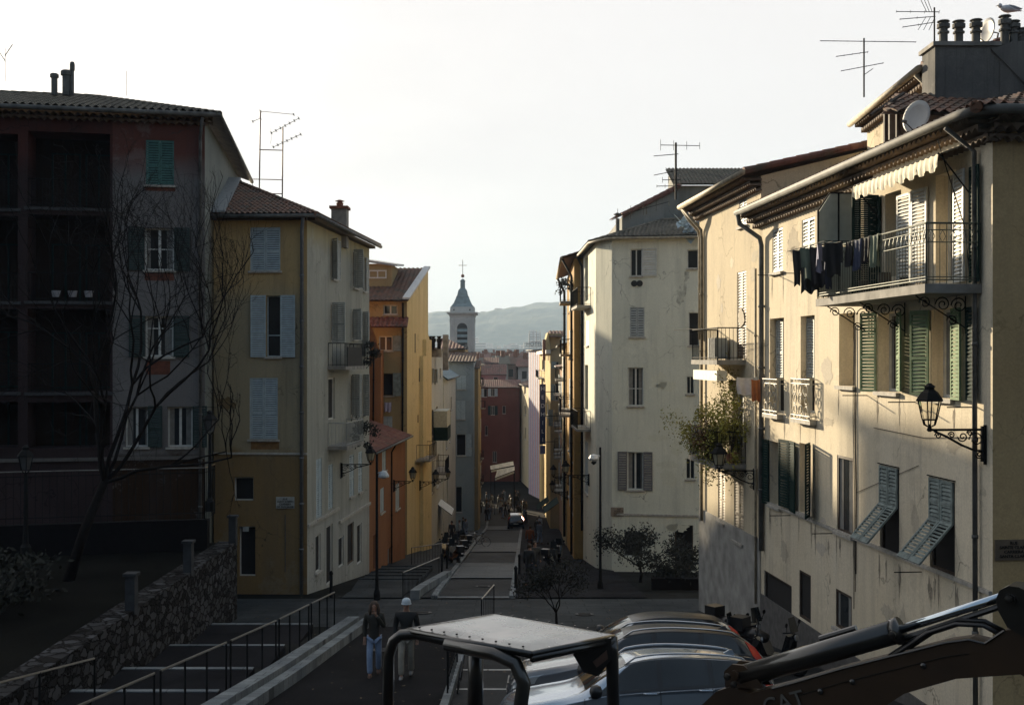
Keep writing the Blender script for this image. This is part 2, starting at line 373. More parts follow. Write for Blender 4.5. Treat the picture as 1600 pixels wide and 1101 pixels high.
# ------------------------------------------------------------------ ground
def gmat(name, c1, c2, scale=.6, rough=.85, bump=.012, fine=60, joint=0):
    m, t, b = _base(name); N = t.nodes.new; K = t.links.new
    g = N('ShaderNodeNewGeometry'); n = N('ShaderNodeTexNoise'); n.inputs['Scale'].default_value = scale; n.inputs['Detail'].default_value = 9; K(g.outputs['Position'], n.inputs['Vector'])
    r = N('ShaderNodeMapRange'); r.inputs['From Min'].default_value = .36; r.inputs['From Max'].default_value = .64; K(n.outputs['Fac'], r.inputs['Value'])
    x = N('ShaderNodeMix'); x.data_type = 'RGBA'; K(r.outputs[0], x.inputs['Factor']); x.inputs['A'].default_value = (*c1, 1); x.inputs['B'].default_value = (*c2, 1)
    f = N('ShaderNodeTexNoise'); f.inputs['Scale'].default_value = fine; K(g.outputs['Position'], f.inputs['Vector'])
    r2 = N('ShaderNodeMapRange'); r2.inputs['From Min'].default_value = .3; r2.inputs['From Max'].default_value = .7; r2.inputs['To Min'].default_value = .75; r2.inputs['To Max'].default_value = 1.25; K(f.outputs['Fac'], r2.inputs['Value'])
    v = N('ShaderNodeVectorMath'); v.operation = 'SCALE'; K(x.outputs['Result'], v.inputs[0]); K(r2.outputs[0], v.inputs['Scale'])
    out = v.outputs[0]
    if joint:
        bk_ = N('ShaderNodeTexBrick'); bk_.inputs['Scale'].default_value = joint; bk_.inputs['Color1'].default_value = (1, 1, 1, 1); bk_.inputs['Color2'].default_value = (.72, .72, .74, 1); bk_.inputs['Mortar'].default_value = (.35, .35, .35, 1); bk_.inputs['Mortar Size'].default_value = .012; bk_.inputs['Brick Width'].default_value = .9; bk_.inputs['Row Height'].default_value = .45; K(g.outputs['Position'], bk_.inputs['Vector'])
        mm = N('ShaderNodeMix'); mm.data_type = 'RGBA'; mm.blend_type = 'MULTIPLY'; mm.inputs['Factor'].default_value = 1; K(out, mm.inputs['A']); K(bk_.outputs['Color'], mm.inputs['B']); out = mm.outputs['Result']
    p_ = N('ShaderNodeTexNoise'); p_.inputs['Scale'].default_value = .45; p_.inputs['Detail'].default_value = 2; K(g.outputs['Position'], p_.inputs['Vector']); pr = N('ShaderNodeMapRange'); pr.inputs['From Min'].default_value = .55; pr.inputs['From Max'].default_value = .56; pr.inputs['To Min'].default_value = 1; pr.inputs['To Max'].default_value = .8; K(p_.outputs['Fac'], pr.inputs['Value'])
    pv_ = N('ShaderNodeVectorMath'); pv_.operation = 'SCALE'; K(out, pv_.inputs[0]); K(pr.outputs[0], pv_.inputs['Scale'])
    K(pv_.outputs[0], b.inputs['Base Color']); b.inputs['Roughness'].default_value = rough; b.inputs['Specular IOR Level'].default_value = .03
    u = N('ShaderNodeBump'); u.inputs['Distance'].default_value = bump; K(f.outputs['Fac'], u.inputs['Height']); K(u.outputs[0], b.inputs['Normal'])
    return m
ASPH = gmat('asphalt', (.024, .026, .028), (.040, .042, .044), .5, .6)
ASPHR = gmat('ramp_asphalt', (.010, .010, .011), (.016, .016, .017), .5, .8)
PAVE = gmat('plaza_paving', (.034, .040, .043), (.055, .062, .065), .7, .6, joint=.7)
GRAN = gmat('pale_granite', (.17, .19, .20), (.26, .28, .28), 1.2, .6, joint=1.1)
EARTH = gmat('ground_cover', (.014, .015, .013), (.024, .024, .022), .3, .9)
PAVE2 = gmat('street_paving', (.075, .085, .090), (.10, .112, .118), .7, .45, joint=.7)
STEP = gmat('step_asphalt', (.013, .013, .015), (.021, .021, .023), .6, .8)
def sheet(name, xl, xr, ys, dz, m, nx=1):
    mb = MB(); rows = []
    for y in ys:
        a = xl(y) if callable(xl) else xl; b = xr(y) if callable(xr) else xr
        rows.append([Vector((a+(b-a)*i/nx, y, G(y)+dz)) for i in range(nx+1)])
    n = nx+1; mb.v = [v for r in rows for v in r]
    mb.f = [(j*n+i, j*n+i+1, (j+1)*n+i+1, (j+1)*n+i) for j in range(len(rows)-1) for i in range(nx)]
    return mb.build(name, m, kind='structure', recalc=False)
def fr_(a, b, st): 
    n = max(1, int(round((b-a)/st))); return sorted({a+(b-a)*i/n for i in range(n+1)}|{p[0] for p in GP if a < p[0] < b})
sheet('ground', -2600, 2600, [-59]+[p[0] for p in GP[1:-1]]+[2500, 5200], 0, EARTH)
xr_ = lambda y: -.1+.012*(y-42)
xl_ = lambda y: -2.75+.0*(y-42)
sheet('plaza', -10.5, 9, fr_(35.4, 42.6, 2), .012, PAVE)
sheet('parking_lot', -1.25, 8.5, fr_(4, 35.4, 2), .008, ASPH)
sheet('ramp', lambda y: -5.55+.05*(y-26), -1.45, fr_(4, 35.4, 2), .02, ASPHR)
sheet('pavement', lambda y: -6.3 if y < 62 else -7, xl_, fr_(42.6, 158, 4), .06, PAVE)
sheet('pavement', xr_, lambda y: 5.0, fr_(42.6, 158, 4), .06, STEP)
for a, b, m, n in ((42.6, 52, ASPH, 'road'), (52, 63, PAVE2, 'crossing'), (63, 76, ASPH, 'road'), (76, 90, PAVE2, 'crossing'), (90, 124, ASPH, 'road'), (124, 131, PAVE2, 'crossing'), (131, 158, ASPH, 'road')):
    sheet(n, xl_, xr_, fr_(a, b, 3), .016 if n == 'road' else .06, m)
for a in (42.6, 52, 63, 76, 90, 124, 131):
    sheet('crossing_edge', xl_, xr_, [a-.18, a+.18], .075, GRAN)
def kerbrow(name, x0, y0, x1, y1, w, h, m=GRAN):
    mb = MB(); n = max(1, int((y1-y0)/1.1))
    for i in range(n):
        a = y0+(y1-y0)*i/n; b = y0+(y1-y0)*(i+1)/n-.015; xa = x0+(x1-x0)*(a-y0)/(y1-y0); xb = x0+(x1-x0)*(b-y0)/(y1-y0)
        vs = []
        for z in (-.2, h): vs += [(xa, a, G(a)+z), (xa+w, a, G(a)+z), (xb+w, b, G(b)+z), (xb, b, G(b)+z)]
        mb.add(vs, [(0,3,2,1),(4,5,6,7),(0,1,5,4),(1,2,6,5),(2,3,7,6),(3,0,4,7)])
    return mb.build(name, m, kind='structure')
kerbrow('kerb', -2.98, 42.6, -2.98, 158, .22, .13)
kerbrow('kerb', -.1, 42.6, xr_(158), 158, .22, .13)
kerbrow('kerb', -3.75, 42.4, -3.1, 52.5, .34, .34)
kerbrow('parking_edge', -1.4, 6, -1.4, 34, .16, .14)
# double stone coping beside the ramp
kerbrow('ramp_coping', -6.05, 14, -5.0, 35.2, .34, .36)
kerbrow('ramp_coping', -5.62, 14, -4.6, 35.6, .26, .26)
# broad steps left of the ramp
mb = MB(); ms = MB()
ys = [9.5, 13, 16.4, 19.8, 23.3, 26.4, 30, 34.2]
for a, b in zip(ys, ys[1:]):
    zt = G(a)*.35+G(b)*.65+.1
    mb.box(-11, -5.9, a, b-.003, zt-1.2, zt); ms.box(-11, -5.92, b-.14, b+.03, zt-.1, zt+.02)
mb.build('steps', STEP, kind='structure'); ms.build('step_edge', GRAN, kind='structure')
# steps at the foot of the orange house
mb = MB()
for k in range(5):
    y = 46+k*2.1; mb.box(-6.4, -3.9, y, y+2.05, G(y)-1, G(y+1)+.15); 
    mb.box(-6.4, -3.9, y+2.05, y+2.17, G(y)-1, G(y+1)+.19)
mb.build('side_steps', PAVE, kind='structure')
ml = MB()
for y in (19.6, 22.2, 24.8, 27.4, 30.0):
    ml.add([(-1.2, y, G(y)+.014), (3.6, y, G(y)+.014), (3.6, y+.12, G(y+.12)+.014), (-1.2, y+.12, G(y+.12)+.014)], [(0,1,2,3)])
ml.build('parking_lines', simple('road_paint', (.5, .5, .48), .7), kind='structure', recalc=False)
# ------------------------------------------------------------------ right hand building
STR = stucco('cream_render', (.60, .525, .39), (.66, .59, .46), (.27, .24, .20), .55, zst=None)
def RX(y): return 9.92-.0889*y
RF = Fr(RX(19.6), 19.6, RX(32.5)-RX(19.6), 12.9)
HR = House('corner_apartment_house', 'large cream corner house with a long iron balcony and scalloped eaves on the right', 'house', (RX(19.6), 19.6, G(19.6)), STR)
RT = 12.08
HR.facade(RF, -1.5, RT)
OCH = stucco('ochre_render', (.46, .32, .16), (.50, .36, .19), (.24, .18, .11), .4)
DL = RF.len
FR2 = Fr(RF.x, RF.y, 9, .8, .0885, -.996)
# window specs on the street wall
def W_(px, py, **k): return window(HR, RF, px, py, **k)
W_((1207, 1223), (357, 425), kind='closed', shut='closed', smat=GREYW)
W_((1253, 1273), (341, 410), kind='closed', shut='closed', smat=GREYW)
W_((1203, 1225), (497, 646), kind='dark', shut=None, sill=False, depth=.3)
W_((1251, 1273), (493, 646), kind='dark', shut=None, sill=False, depth=.3)
W_((1311, 1336), (489, 603), kind='casement', leaves=1, fmat=WOODD, depth=.4)
W_((1372, 1404), (488, 612), kind='casement', shut='R', smat=PALEGREEN, depth=.3, angs=(.35, .3), lw=.52, pitch=.07)
W_((1455, 1489), (482, 622), kind='casement', shut='', smat=PALEGREEN, depth=.3, pitch=.07)
W_((1203, 1220), (690, 790), kind='dark', shut='R', smat=DKGREEN, depth=.3, angs=(.25, .12), lw=.6, pitch=.07)
W_((1249, 1267), (693, 802), kind='dark', shut='', smat=DKGREEN, depth=.3)
W_((1308, 1333), (713, 833), kind='casement', leaves=1, fmat=WOODD, depth=.07)
W_((1194, 1237), (902, 1010), kind='dark', sill=False, depth=.09, fmat=WOODD)
W_((1249, 1267), (894, 968), kind='dark', sill=False, depth=.07, fmat=WOODD)
W_((1306, 1331), (925, 985), kind='casement', leaves=1, fmat=WOODD, depth=.07)
W_((1383, 1408), (300, 432), kind='casement', fmat=WHITEP, sill=False, depth=.3)
W_((1462, 1493), (270, 440), kind='casement', fmat=WHITEP, sill=False, depth=.3)
W_((1375, 1405), (729, 866), kind='dark', sill=False, depth=.1, fmat=WOODD)
W_((1453, 1492), (749, 894), kind='dark', sill=False, depth=.1, fmat=WOODD)
HR.hole(FR2, 99, 99, 0, 0, 0)
HR.w.quad(RF.P(DL, -1.5), RF.P(DL, RT), V(17, 33, RT), V(17, 33, -1.5))
HR.w.quad(V(17, 33, RT), V(17, 33, -1.5), V(18, 21, -1.5), V(18, 21, RT))
HR.finish(); hr = HR.root
front = MB(); front.quad(FR2.P(0, -1.5, .002), FR2.P(11, -1.5, .002), FR2.P(11, RT, .002), FR2.P(0, RT, .002)).build('side_wall', OCH, hr, recalc=False, label='dark ochre end wall of the corner house')
# loose leaves: shutters standing off the wall between the windows
def leafat(Ff, px, py, ang, sgn, w, m, pitch=.07, parent=hr, off=.03):
    u = Ff.U(px); z1 = Ff.Z(py[0], u); z0 = Ff.Z(py[1], u); mb = MB(); louvre(mb, Ff.leaf(u, off, sgn, ang), w, z0, z1, pitch); return mb.build('shutter', m, parent)
leafat(RF, 1405, (489, 610), .3, -1, .6, PALEGREEN); leafat(RF, 1455, (484, 618), .28, 1, .52, PALEGREEN)
leafat(RF, 1490, (482, 624), .15, -1, .5, PALEGREEN); leafat(RF, 1514, (480, 625), .1, -1, .35, DKGREEN)
leafat(RF, 1235, (688, 794), .1, 1, .62, DKGREEN); leafat(RF, 1236, (688, 797), .1, -1, .6, DKGREEN); leafat(RF, 1268, (691, 806), .5, -1, .6, DKGREEN)
leafat(RF, 1427, (300, 440), .12, 1, .52, WHITEP); leafat(RF, 1452, (292, 440), .12, 1, .55, WHITEP); leafat(RF, 1494, (270, 442), .12, -1, .52, WHITEP)
leafat(RF, 1519, (262, 442), .1, -1, .4, DKGREEN)
for px, py in ((1214, (500, 590)), (1262, (496, 590))):
    u = RF.U(px); mb = MB(); louvre(mb, RF.leaf(u, -.2, 1, .05), .5, RF.Z(py[1], u), RF.Z(py[0], u), .07); mb.build('shutter', GREYW, hr)
# jalousies with the lower flap pushed out
for (pa, pb, yt, ym) in ((1376, 1404, 729, 790), (1454, 1491, 749, 815)):
    u1, u0 = RF.U(pa), RF.U(pb); uc = (u0+u1)/2; zt = RF.Z(yt, uc); zm = RF.Z(ym, uc); hl = .95
    for a, b in ((u0, uc-.01), (uc+.01, u1)):
        mb = MB(); louvre(mb, Fr(RF.P(a, 0, .01).x, RF.P(a, 0, .01).y, RF.dx, RF.dy, RF.nx, RF.ny), b-a, zm, zt, .075, mid=[])
        L0 = RF; th = .035; c, q = math.cos(.72), math.sin(.72)
        def FP(u, t, n): return RF.P(u, zm-t*c+n*q, .02+t*q+n*c)
        for (p, r, s0, s1) in ((a, a+.055, 0, hl), (b-.055, b, 0, hl), (a+.055, b-.055, 0, .055), (a+.055, b-.055, hl-.1, hl)):
            mb.obox(FP(p, s0, 0), FP(r, s0, 0)-FP(p, s0, 0), FP(p, s1, 0)-FP(p, s0, 0), FP(p, s0, th)-FP(p, s0, 0))
        t = .07
        while t < hl-.12:
            mb.obox(FP(a+.055, t, .0), FP(b-.055, t, 0)-FP(a+.055, t, 0), FP(a, t+.045, th*.9)-FP(a, t, 0), Vector((0,0,.012))); t += .075
        mb.build('jalousie', TEAL, hr)
    MB().tube([RF.P(u0-.08, zt+.03, .03), RF.P(u1+.08, zt+.03, .03)], .014).build('rod', IRON, hr)
# string course, rods, cables
mb = MB(); ua, ub = RF.U(1193), RF.U(1522); zc = 3.95
mb.fbox(RF, 0.02, DL-.1, zc, zc+.07, 0, .06); mb.build('string_course', STONE, hr)
mb = MB()
for px, py in ((1355, 617.6), (1430, 628), (1527, 636), (1254, 427), (1215, 430), (1305, 833), (1235, 805), (1440, 893)):
    u = RF.U(px); z = RF.Z(py, u); mb.tube([RF.P(u, z, 0), RF.P(u, z, .55)], .012, 5)
mb.build('drying_rod', IRON, hr)
mb = MB(); u = RF.U(1339)
for k, du in enumerate((0, .05, .13)):
    mb.tube([RF.P(u+du, 9.0-.3*k, .02), RF.P(u+du+.02, 6.8, .03), RF.P(u+du-.03, 5.1, .02), RF.P(u+du, 3.2-k*.4, .02)], .009, 4)
mb.tube([RF.P(u, 5.0, .02), RF.P(RF.U(1437), 5.9, .02)], .006, 4)
mb.tube([RF.P(.3, 6.62, .02), RF.P(2.6, 6.45, .02), RF.P(5, 6.5, .02)], .007, 4); mb.build('cable', IRON, hr)
# plinth at foot of the wall
MB().fbox(RF, .02, DL-.02, -1.5, 1.35, 0, .03).build('plinth', simple('grey_plinth', (.10,.095,.09), .9, var=.3), hr)
# scalloped eaves, three rows of tiles
def genoise(F, u0, u1, zt, rows=3, per=.2, step=.17, h=.15, m=None, root=None):
    mb = MB()
    for r in range(rows):
        z = zt-h*(rows-r); o1 = step*(r+1); n = int((u1-u0)/per); k = 6; cols = []
        for i in range(n*k+1):
            u = u0+(u1-u0)*i/(n*k); a = abs(math.sin(math.pi*i/k)); cols.append((u, a))
        base = len(mb.v)
        for u, a in cols: mb.v += [F.P(u, z+a*.085, -.02), F.P(u, z+a*.085, o1), F.P(u, z+h-.02, o1), F.P(u, z+h-.02, -.02)]
        for i in range(len(cols)-1):
            b = base+i*4
            mb.f += [(b, b+1, b+5, b+4), (b+1, b+2, b+6, b+5), (b+2, b+3, b+7, b+6)]
    return mb.build('scalloped_eaves', m or simple('old_eaves_tile', (.12,.085,.06), .9, var=.4, scale=5), root, recalc=False)
genoise(RF, -.15, DL+.3, RT+.02, 3, root=hr); genoise(FR2, -.15, 10, RT+.019, 3, root=hr)
go = .62
gp = [FR2.P(10, RT+.02, go), FR2.P(1.2, RT+.02, go)]
for k in range(6):
    a = k/5*math.pi/2; c0 = RF.P(0, RT+.02, 0)
    gp.append(c0+Vector((FR2.nx*math.cos(a)*go+RF.nx*math.sin(a)*go, FR2.ny*math.cos(a)*go+RF.ny*math.sin(a)*go, 0)))
gp += [RF.P(DL+.35, RT+.02, go)]
gutter(hr, gp, .085)
mb = tiles([RF.P(-.55, RT+.04, .6), RF.P(DL+.3, RT+.04, .6), RF.P(DL+.3, RT+1.7, -5.0), RF.P(5.5, RT+1.7, -5.0)]); m2 = tiles([FR2.P(11, RT+.04, .6), RF.P(-.6, RT+.04, .6), RF.P(5.5, RT+1.7, -5.0), V(19, 25, RT+1.7)])
mb.add(m2.v, m2.f); ridge(mb, RF.P(-.5, RT+.06, .55), RF.P(5.5, RT+1.75, -5)); mb.build('roof', TILE_BR, hr, recalc=False)
# downpipes
pipe(hr, [RF.P(DL+.2, RT-.05, go), RF.P(DL+.2, RT-.3, go-.05), RF.P(DL-.25, RT-.75, .12), RF.P(DL-.3, RT-.95, .09), RF.P(DL-.3, 2.6, .09)], .07, ZINC)
pipe(hr, [RF.P(.45, RT-.1, go), RF.P(.45, RT-.5, .1), RF.P(.42, G(19), .09)], .045, ZINC)
mb = MB(); mb.tube([RF.P(1.0, RT-.2, .5), RF.P(.75, 10.3, .12), RF.P(.7, 9.4, .05)], .01); mb.build('cable', IRON, hr)
# ------------------------------------------------------------------ long iron balcony of the corner house
bz = 9.27; u0, u1 = .36, RF.U(1273)+.35
u1 = (25.3-19.6)/RF.dy
BD = 1.03
MB().fbox(RF, u0, u1, bz-.16, bz, 0.002, BD).build('balcony_slab', CONC, hr)
mb = MB(); A_ = RF.P(u0+.03, bz, .02); B_ = RF.P(u0+.03, bz, BD-.04); C_ = RF.P(u1-.03, bz, BD-.04); D_ = RF.P(u1-.03, bz, .02)
railing(mb, [A_, B_, C_, D_], 1.05, .12, .007, .016, extra=(.93, .72, .12))
n = 30
for i in range(n):
    p = B_+(C_-B_)*(i+.5)/n; mb.tube([p+V(0,0,.93), p+(C_-B_)*.3/n+V(0,0,.82), p+V(0,0,.72), p-(C_-B_)*.3/n+V(0,0,.82), p+V(0,0,.93)], .007, 4)
for i in range(5):
    p = A_+(B_-A_)*(i+.5)/5; mb.tube([p+V(0,0,.93), p+(B_-A_)*.3/5+V(0,0,.82), p+V(0,0,.72), p-(B_-A_)*.3/5+V(0,0,.82), p+V(0,0,.93)], .007, 4)
mb.build('balcony_railing', IRONG, hr)
def scroll(mb, c, e1, e2, r0, turns=1.6, r=.012, a0=0, sg=1):
    pts = []
    for k in range(20):
        t = k/19; a = a0+sg*t*turns*2*math.pi; rr = r0*(1-t*.8); pts.append(Vector(c)+Vector(e1)*math.cos(a)*rr+Vector(e2)*math.sin(a)*rr)
    mb.tube(pts, r, 5)
NR = Vector((RF.nx, RF.ny, 0)); DR = Vector((RF.dx, RF.dy, 0)); UP = Vector((0,0,1))
for uu in (u1-.5, u1-2.3, .9):
    mb = MB()
    mb.tube([RF.P(uu, bz-.18, .95), RF.P(uu, bz-.75, .03)], .013, 5); mb.tube([RF.P(uu, bz-.18, .03), RF.P(uu, bz-.85, .03)], .013, 5)
    for o, z, r in ((.78, -.3, .11), (.45, -.33, .14), (.15, -.35, .15), (.28, -.62, .1)): scroll(mb, RF.P(uu, bz+z, o), NR, UP, r)
    mb.build('balcony_bracket', IRON, hr)
# frosted screen with its arched top at the far end, dark green board beside it
ue = u1-.06
sc = MB(); fz = bz+.05
for (o0, o1, z0, z1) in ((.08, .52, fz+.02, fz+1.1), (.08, .52, fz+1.15, fz+2.25), (.56, .98, fz+.02, fz+1.1)):
    sc.fbox(RF, ue-.012, ue+.012, z0, z1, o0, o1)
sc.prism([RF.P(ue-.012, fz+1.15, .56), RF.P(ue-.012, fz+1.15, .98), RF.P(ue-.012, fz+1.85, .98), RF.P(ue-.012, fz+2.25, .72), RF.P(ue-.012, fz+2.25, .56)], DR*.024)
scr = sc.build('privacy_screen', simple('frosted_glass', (.42, .44, .38), .35, var=.1), hr)
fm = MB()
for o in (.06, .54, 1.0): fm.fbox(RF, ue-.02, ue+.02, fz, fz+(2.28 if o < 1 else 1.87), o-.018, o+.018)
for z in (0, 1.12): fm.fbox(RF, ue-.019, ue+.019, fz+z, fz+z+.03, .078, .982)
fm.fbox(RF, ue-.019, ue+.019, fz+2.25, fz+2.28, .078, .73)
fm.tube([RF.P(ue, fz+1.87, 1.0), RF.P(ue, fz+2.27, .73)], .018); fm.build('screen_frame', IRON, scr)
mb = MB(); louvre(mb, RF.leaf(RF.U(1374), .02, 1, 1.45), .56, bz+.03, bz+2.15, .045); mb.build('shutter', DKGREEN, hr)
mb = MB(); louvre(mb, RF.leaf(RF.U(1378), .02, 1, .1), .5, bz+.03, bz+2.1, .07); mb.build('shutter', DKGREEN, hr)
# awning
MB_ = MB(); ua, ub = .72, 4.6; za = bz+2.45
AW = simple('cream_canvas', (.60, .54, .40), .8, var=.08)
mb = MB(); mb.fbox(RF, ua, ub, za, za+.12, .02, .2); mb.build('awning_case', STONE, hr)
mb = MB(); n = 60; base = 0
rows = []
for i in range(n+1):
    u = ua+(ub-ua)*i/n; sag = abs(math.sin(i/n*math.pi*9)); wv = .02*math.sin(i*1.9)
    rows.append([RF.P(u, za+.02, .2), RF.P(u, za-.14, .62+wv*.5), RF.P(u, za-.3-.02*math.cos(i*.7), .64+wv), RF.P(u, za-.36-.09*sag, .63+wv)])
mb.v = [v for r in rows for v in r]
for i in range(n):
    for j in range(3): b = i*4+j; mb.f.append((b, b+4, b+5, b+1))
mb.build('awning', AW, hr, recalc=False, smooth=True)
mb = MB(); mb.tube([RF.P(ua, za-.14, .61), RF.P(ub, za-.14, .61)], .02)
for u in (ua, ub): mb.tube([RF.P(u, za-.14, .6), RF.P(u, bz+1.6, .03)], .014)
mb.build('awning_frame', IRON, hr)
# items on it: chair and pots kept simple dark
for (u, o, h, r) in ((3.2, .55, .4, .14), (4.1, .6, .3, .12), (2.4, .5, .25, .1)): MB().lathe(RF.P(u, bz, o), [(r*.7, 0), (r, h*.7), (r*.9, h)], 10).build('flower_pot', simple('dark_pot', (.05,.04,.03), .8), hr)
# ornate window grilles
def grille(px0, px1, y0, y1, lab=None):
    u0, u1 = sorted((RF.U(px0), RF.U(px1))); uc = (u0+u1)/2; z1 = RF.Z(y0, uc); z0 = RF.Z(y1, uc); mb = MB()
    o = .17
    for z in (z0, z0+.1, z1-.12, z1): mb.tube([RF.P(u0, z, 0), RF.P(u0, z, o), RF.P(u1, z, o), RF.P(u1, z, 0)], .014, 5)
    for u in (u0, u0+.08, u1-.08, u1): mb.tube([RF.P(u, z0, o), RF.P(u, z1, o)], .012, 5)
    w = (u1-u0-.16)/3
    for i in range(3):
        for j in range(3):
            c = RF.P(u0+.08+w*(i+.5), z0+.1+(z1-z0-.22)*(j+.5)/3, o)
            scroll(mb, c, DR, UP, w*.46, 1.3, .012, math.pi*(i % 2), 1 if (i+j) % 2 else -1); scroll(mb, c, -DR, UP, w*.46, .5, .011)
    for i in range(6): 
        uu = u0+(u1-u0)*(i+.5)/6; scroll(mb, RF.P(uu, z0+.05, o), DR, UP, .04, 1, .008); scroll(mb, RF.P(uu, z1-.06, o), DR, UP, .05, 1, .008)
    mb.build('window_grille', simple('cream_iron', (.38,.36,.30), .6), hr); MB().fbox(RF, u0-.02, u1+.02, z0-.1, z0-.01, 0, .18).build('sill', STONE, hr)
grille(1201, 1224, 592, 647); grille(1246, 1276, 592, 655)
# street name plate on the ochre end wall
p = at(1578, 866, 19.6); rt = thing('street_sign', 'faint street name plate on the ochre end wall beside the corner', 'street sign', FR2.P(.4, 5.0, .01))
fx = Vector((FR2.dx, FR2.dy, 0))
MB().fbox(FR2, .03, .68, 4.55, 4.9, .005, .03).build('plate', simple('old_plate', (.14,.10,.065), .7), rt)
text('RUE\nSAINTE CLAIRE\nCARRIERA\nSANTA CLARA', .075, FR2.P(.36, 4.82, .034), fx, UP, DARK, rt)

rz = random.Random(31)
PA = [stucco('patch_render_a', (.60, .53, .40), (.64, .58, .46), (.3, .27, .22), .4), stucco('patch_render_b', (.46, .41, .32), (.52, .46, .36), (.25, .22, .18), .5), stucco('patch_render_c', (.50, .46, .38), (.56, .50, .41), (.28, .25, .2), .5)]
DRIP = simple('drip_grime', (.30, .265, .21), .95, var=.35, scale=7, spec=.05)
def free(F, u, z, rects, mg=.45): return all(not (a-mg < u < b+mg and c-mg < z < d+mg) for a, b, c, d in rects)
rr0 = [(h[0], h[1], h[2], h[3]) for f in HR.fac for h in f[5] if f[0] is RF]
k = 0
while k < 20:
    u, z = rz.uniform(.5, DL-.5), rz.uniform(1.8, 11.2)
    if free(RF, u, z, rr0, .55): blotch(RF, u, z, rz.uniform(.25, .9), rz.uniform(.2, .8), rz.choice(PA), hr, rz); k += 1
for a, b, c, d in rr0:
    if c > 2.5:
        for uu in (a-.04, b+.03): blotch(RF, uu, c-.42, rz.uniform(.05, .11), rz.uniform(.4, .9), DRIP, hr, rz, drip=True)
for k in range(12): blotch(RF, rz.uniform(.5, DL-.5), 3.55+rz.uniform(-.15, .1), rz.uniform(.05, .14), rz.uniform(.4, .9), DRIP, hr, rz, drip=True)

for x, y in ((-3.4, 30.5), (-3.0, 38.6), (2.4, 38.2), (-1.2, 47.5), (.6, 33.0), (-4.3, 21.0)):
    c_ = V(x, y, G(y)+.03); mb = MB(); sl_ = (G(y+1)-G(y-1))/2
    ring_ = [V(x+.32*math.cos(a), y+.32*math.sin(a), G(y)+.03+sl_*.32*math.sin(a)) for a in [2*math.pi*k/20 for k in range(20)]]
    mb.prism(ring_, (0, 0, .012))
    for k in range(5): q = -.2+.1*k; mb.obox((x-.2, y+q, G(y)+.042+sl_*q), (.4, 0, 0), (0, .03, sl_*.03), (0, 0, .008))
    mb.build('manhole_cover', simple('cast_iron', (.028,.028,.03), .55, .4, var=.3, scale=20), kind='structure')
rl = random.Random(2); mb = MB()
for k in range(420):
    x, y = rl.uniform(-9, 5), rl.uniform(16, 44); a = rl.uniform(0, 6.28); s_ = rl.uniform(.03, .08); z = G(y)+.035
    if x < -5.9 and y < 35: continue
    if 0 < x and y < 27: continue
    mb.add([(x, y, z), (x+s_*math.cos(a), y+s_*math.sin(a), z+.004), (x+s_*1.2*math.cos(a+.6), y+s_*1.2*math.sin(a+.6), z+.012), (x+s_*.6*math.cos(a+1.3), y+s_*.6*math.sin(a+1.3), z+.004)], [(0,1,2,3)])
mb.build('fallen_leaves', simple('litter_leaf', (.10,.07,.04), .9, var=.6, scale=9), kind='stuff', recalc=False)
# ------------------------------------------------------------------ wall lantern on a scrolled bracket
LGLASS = simple('lantern_glass', (.30, .28, .20), .15, var=.1)
def wall_lantern(p, n, label, L=1.03, group='wall lanterns along the street', post=True, glass=LGLASS):
    """p = point on the wall at arm height, n = outward direction"""
    n = Vector(n).normalized(); r = thing('wall_lantern', label, 'street lamp', p, group); P = lambda o, z: Vector(p)+n*o+UP*z
    t = n.cross(UP)
    mb = MB(); mb.tube([P(0, 0), P(L, 0)], .022, 6); mb.tube([P(.06, .06), P(.06, -.55)], .04, 6); mb.tube([P(.02, .08), P(.02, -.6)], .03, 4)
    pts = [P(.05, -.36), P(.2, -.36), P(.45, -.26), P(.7, -.12), P(L-.1, -.02)]; mb.tube(pts, .02, 6)
    for o, z, q, s in ((.18, -.17, .13, 1), (.42, -.12, .09, -1), (.62, -.09, .06, 1), (.12, -.43, .07, -1), (.86, -.1, .06, 1), (.3, -.06, .05, 1)): scroll(mb, P(o, z), n, UP, q, 1.5, .012, 0, s)
    mb.build('bracket', IRON, r)
    c = P(L-.02, 0); mb = MB(); h = .78
    mb.lathe(c, [(.03, -.03), (.05, .0), (.03, .05), (.02, .1)], 8)
    for k in range(6):
        a = 2*math.pi*k/6; d = Vector((math.cos(a), math.sin(a), 0)); mb.tube([c+d*.02+UP*.05, c+d*.1+UP*.09, c+d*.12+UP*.17], .012, 4)
        mb.tube([c+d*.125+UP*.17, c+d*.2+UP*.5], .012, 4)
    mb.lathe(c+UP*.165, [(.13, 0), (.13, .02)], 6); mb.lathe(c+UP*.49, [(.235, 0), (.23, .03), (.15, .15), (.10, .19), (.085, .2), (.085, .24), (.11, .25), (.05, .29), (.03, .31)], 6)
    mb.build('lantern_frame', IRON, r)
    MB().lathe(c, [(.115, .18), (.19, .49)], 6).build('lantern_glass', glass, r); return r
lr = wall_lantern(RF.P(.22, CZ-(671-HY)/FPX*19.8, 0), NR, 'large black wall lantern on a scrolled arm near the edge of the cream house', 1.03)
# clear glass in this near one: swap for see-through panes
gm, t_, b_ = _base('clear_glass'); b_.inputs['Transmission Weight'].default_value = .95; b_.inputs['Roughness'].default_value = .05; b_.inputs['IOR'].default_value = 1.02; b_.inputs['Base Color'].default_value = (.9,.88,.8,1)
for c in lr.children:
    if c.name.startswith('lantern_glass'): c.data.materials[0] = gm
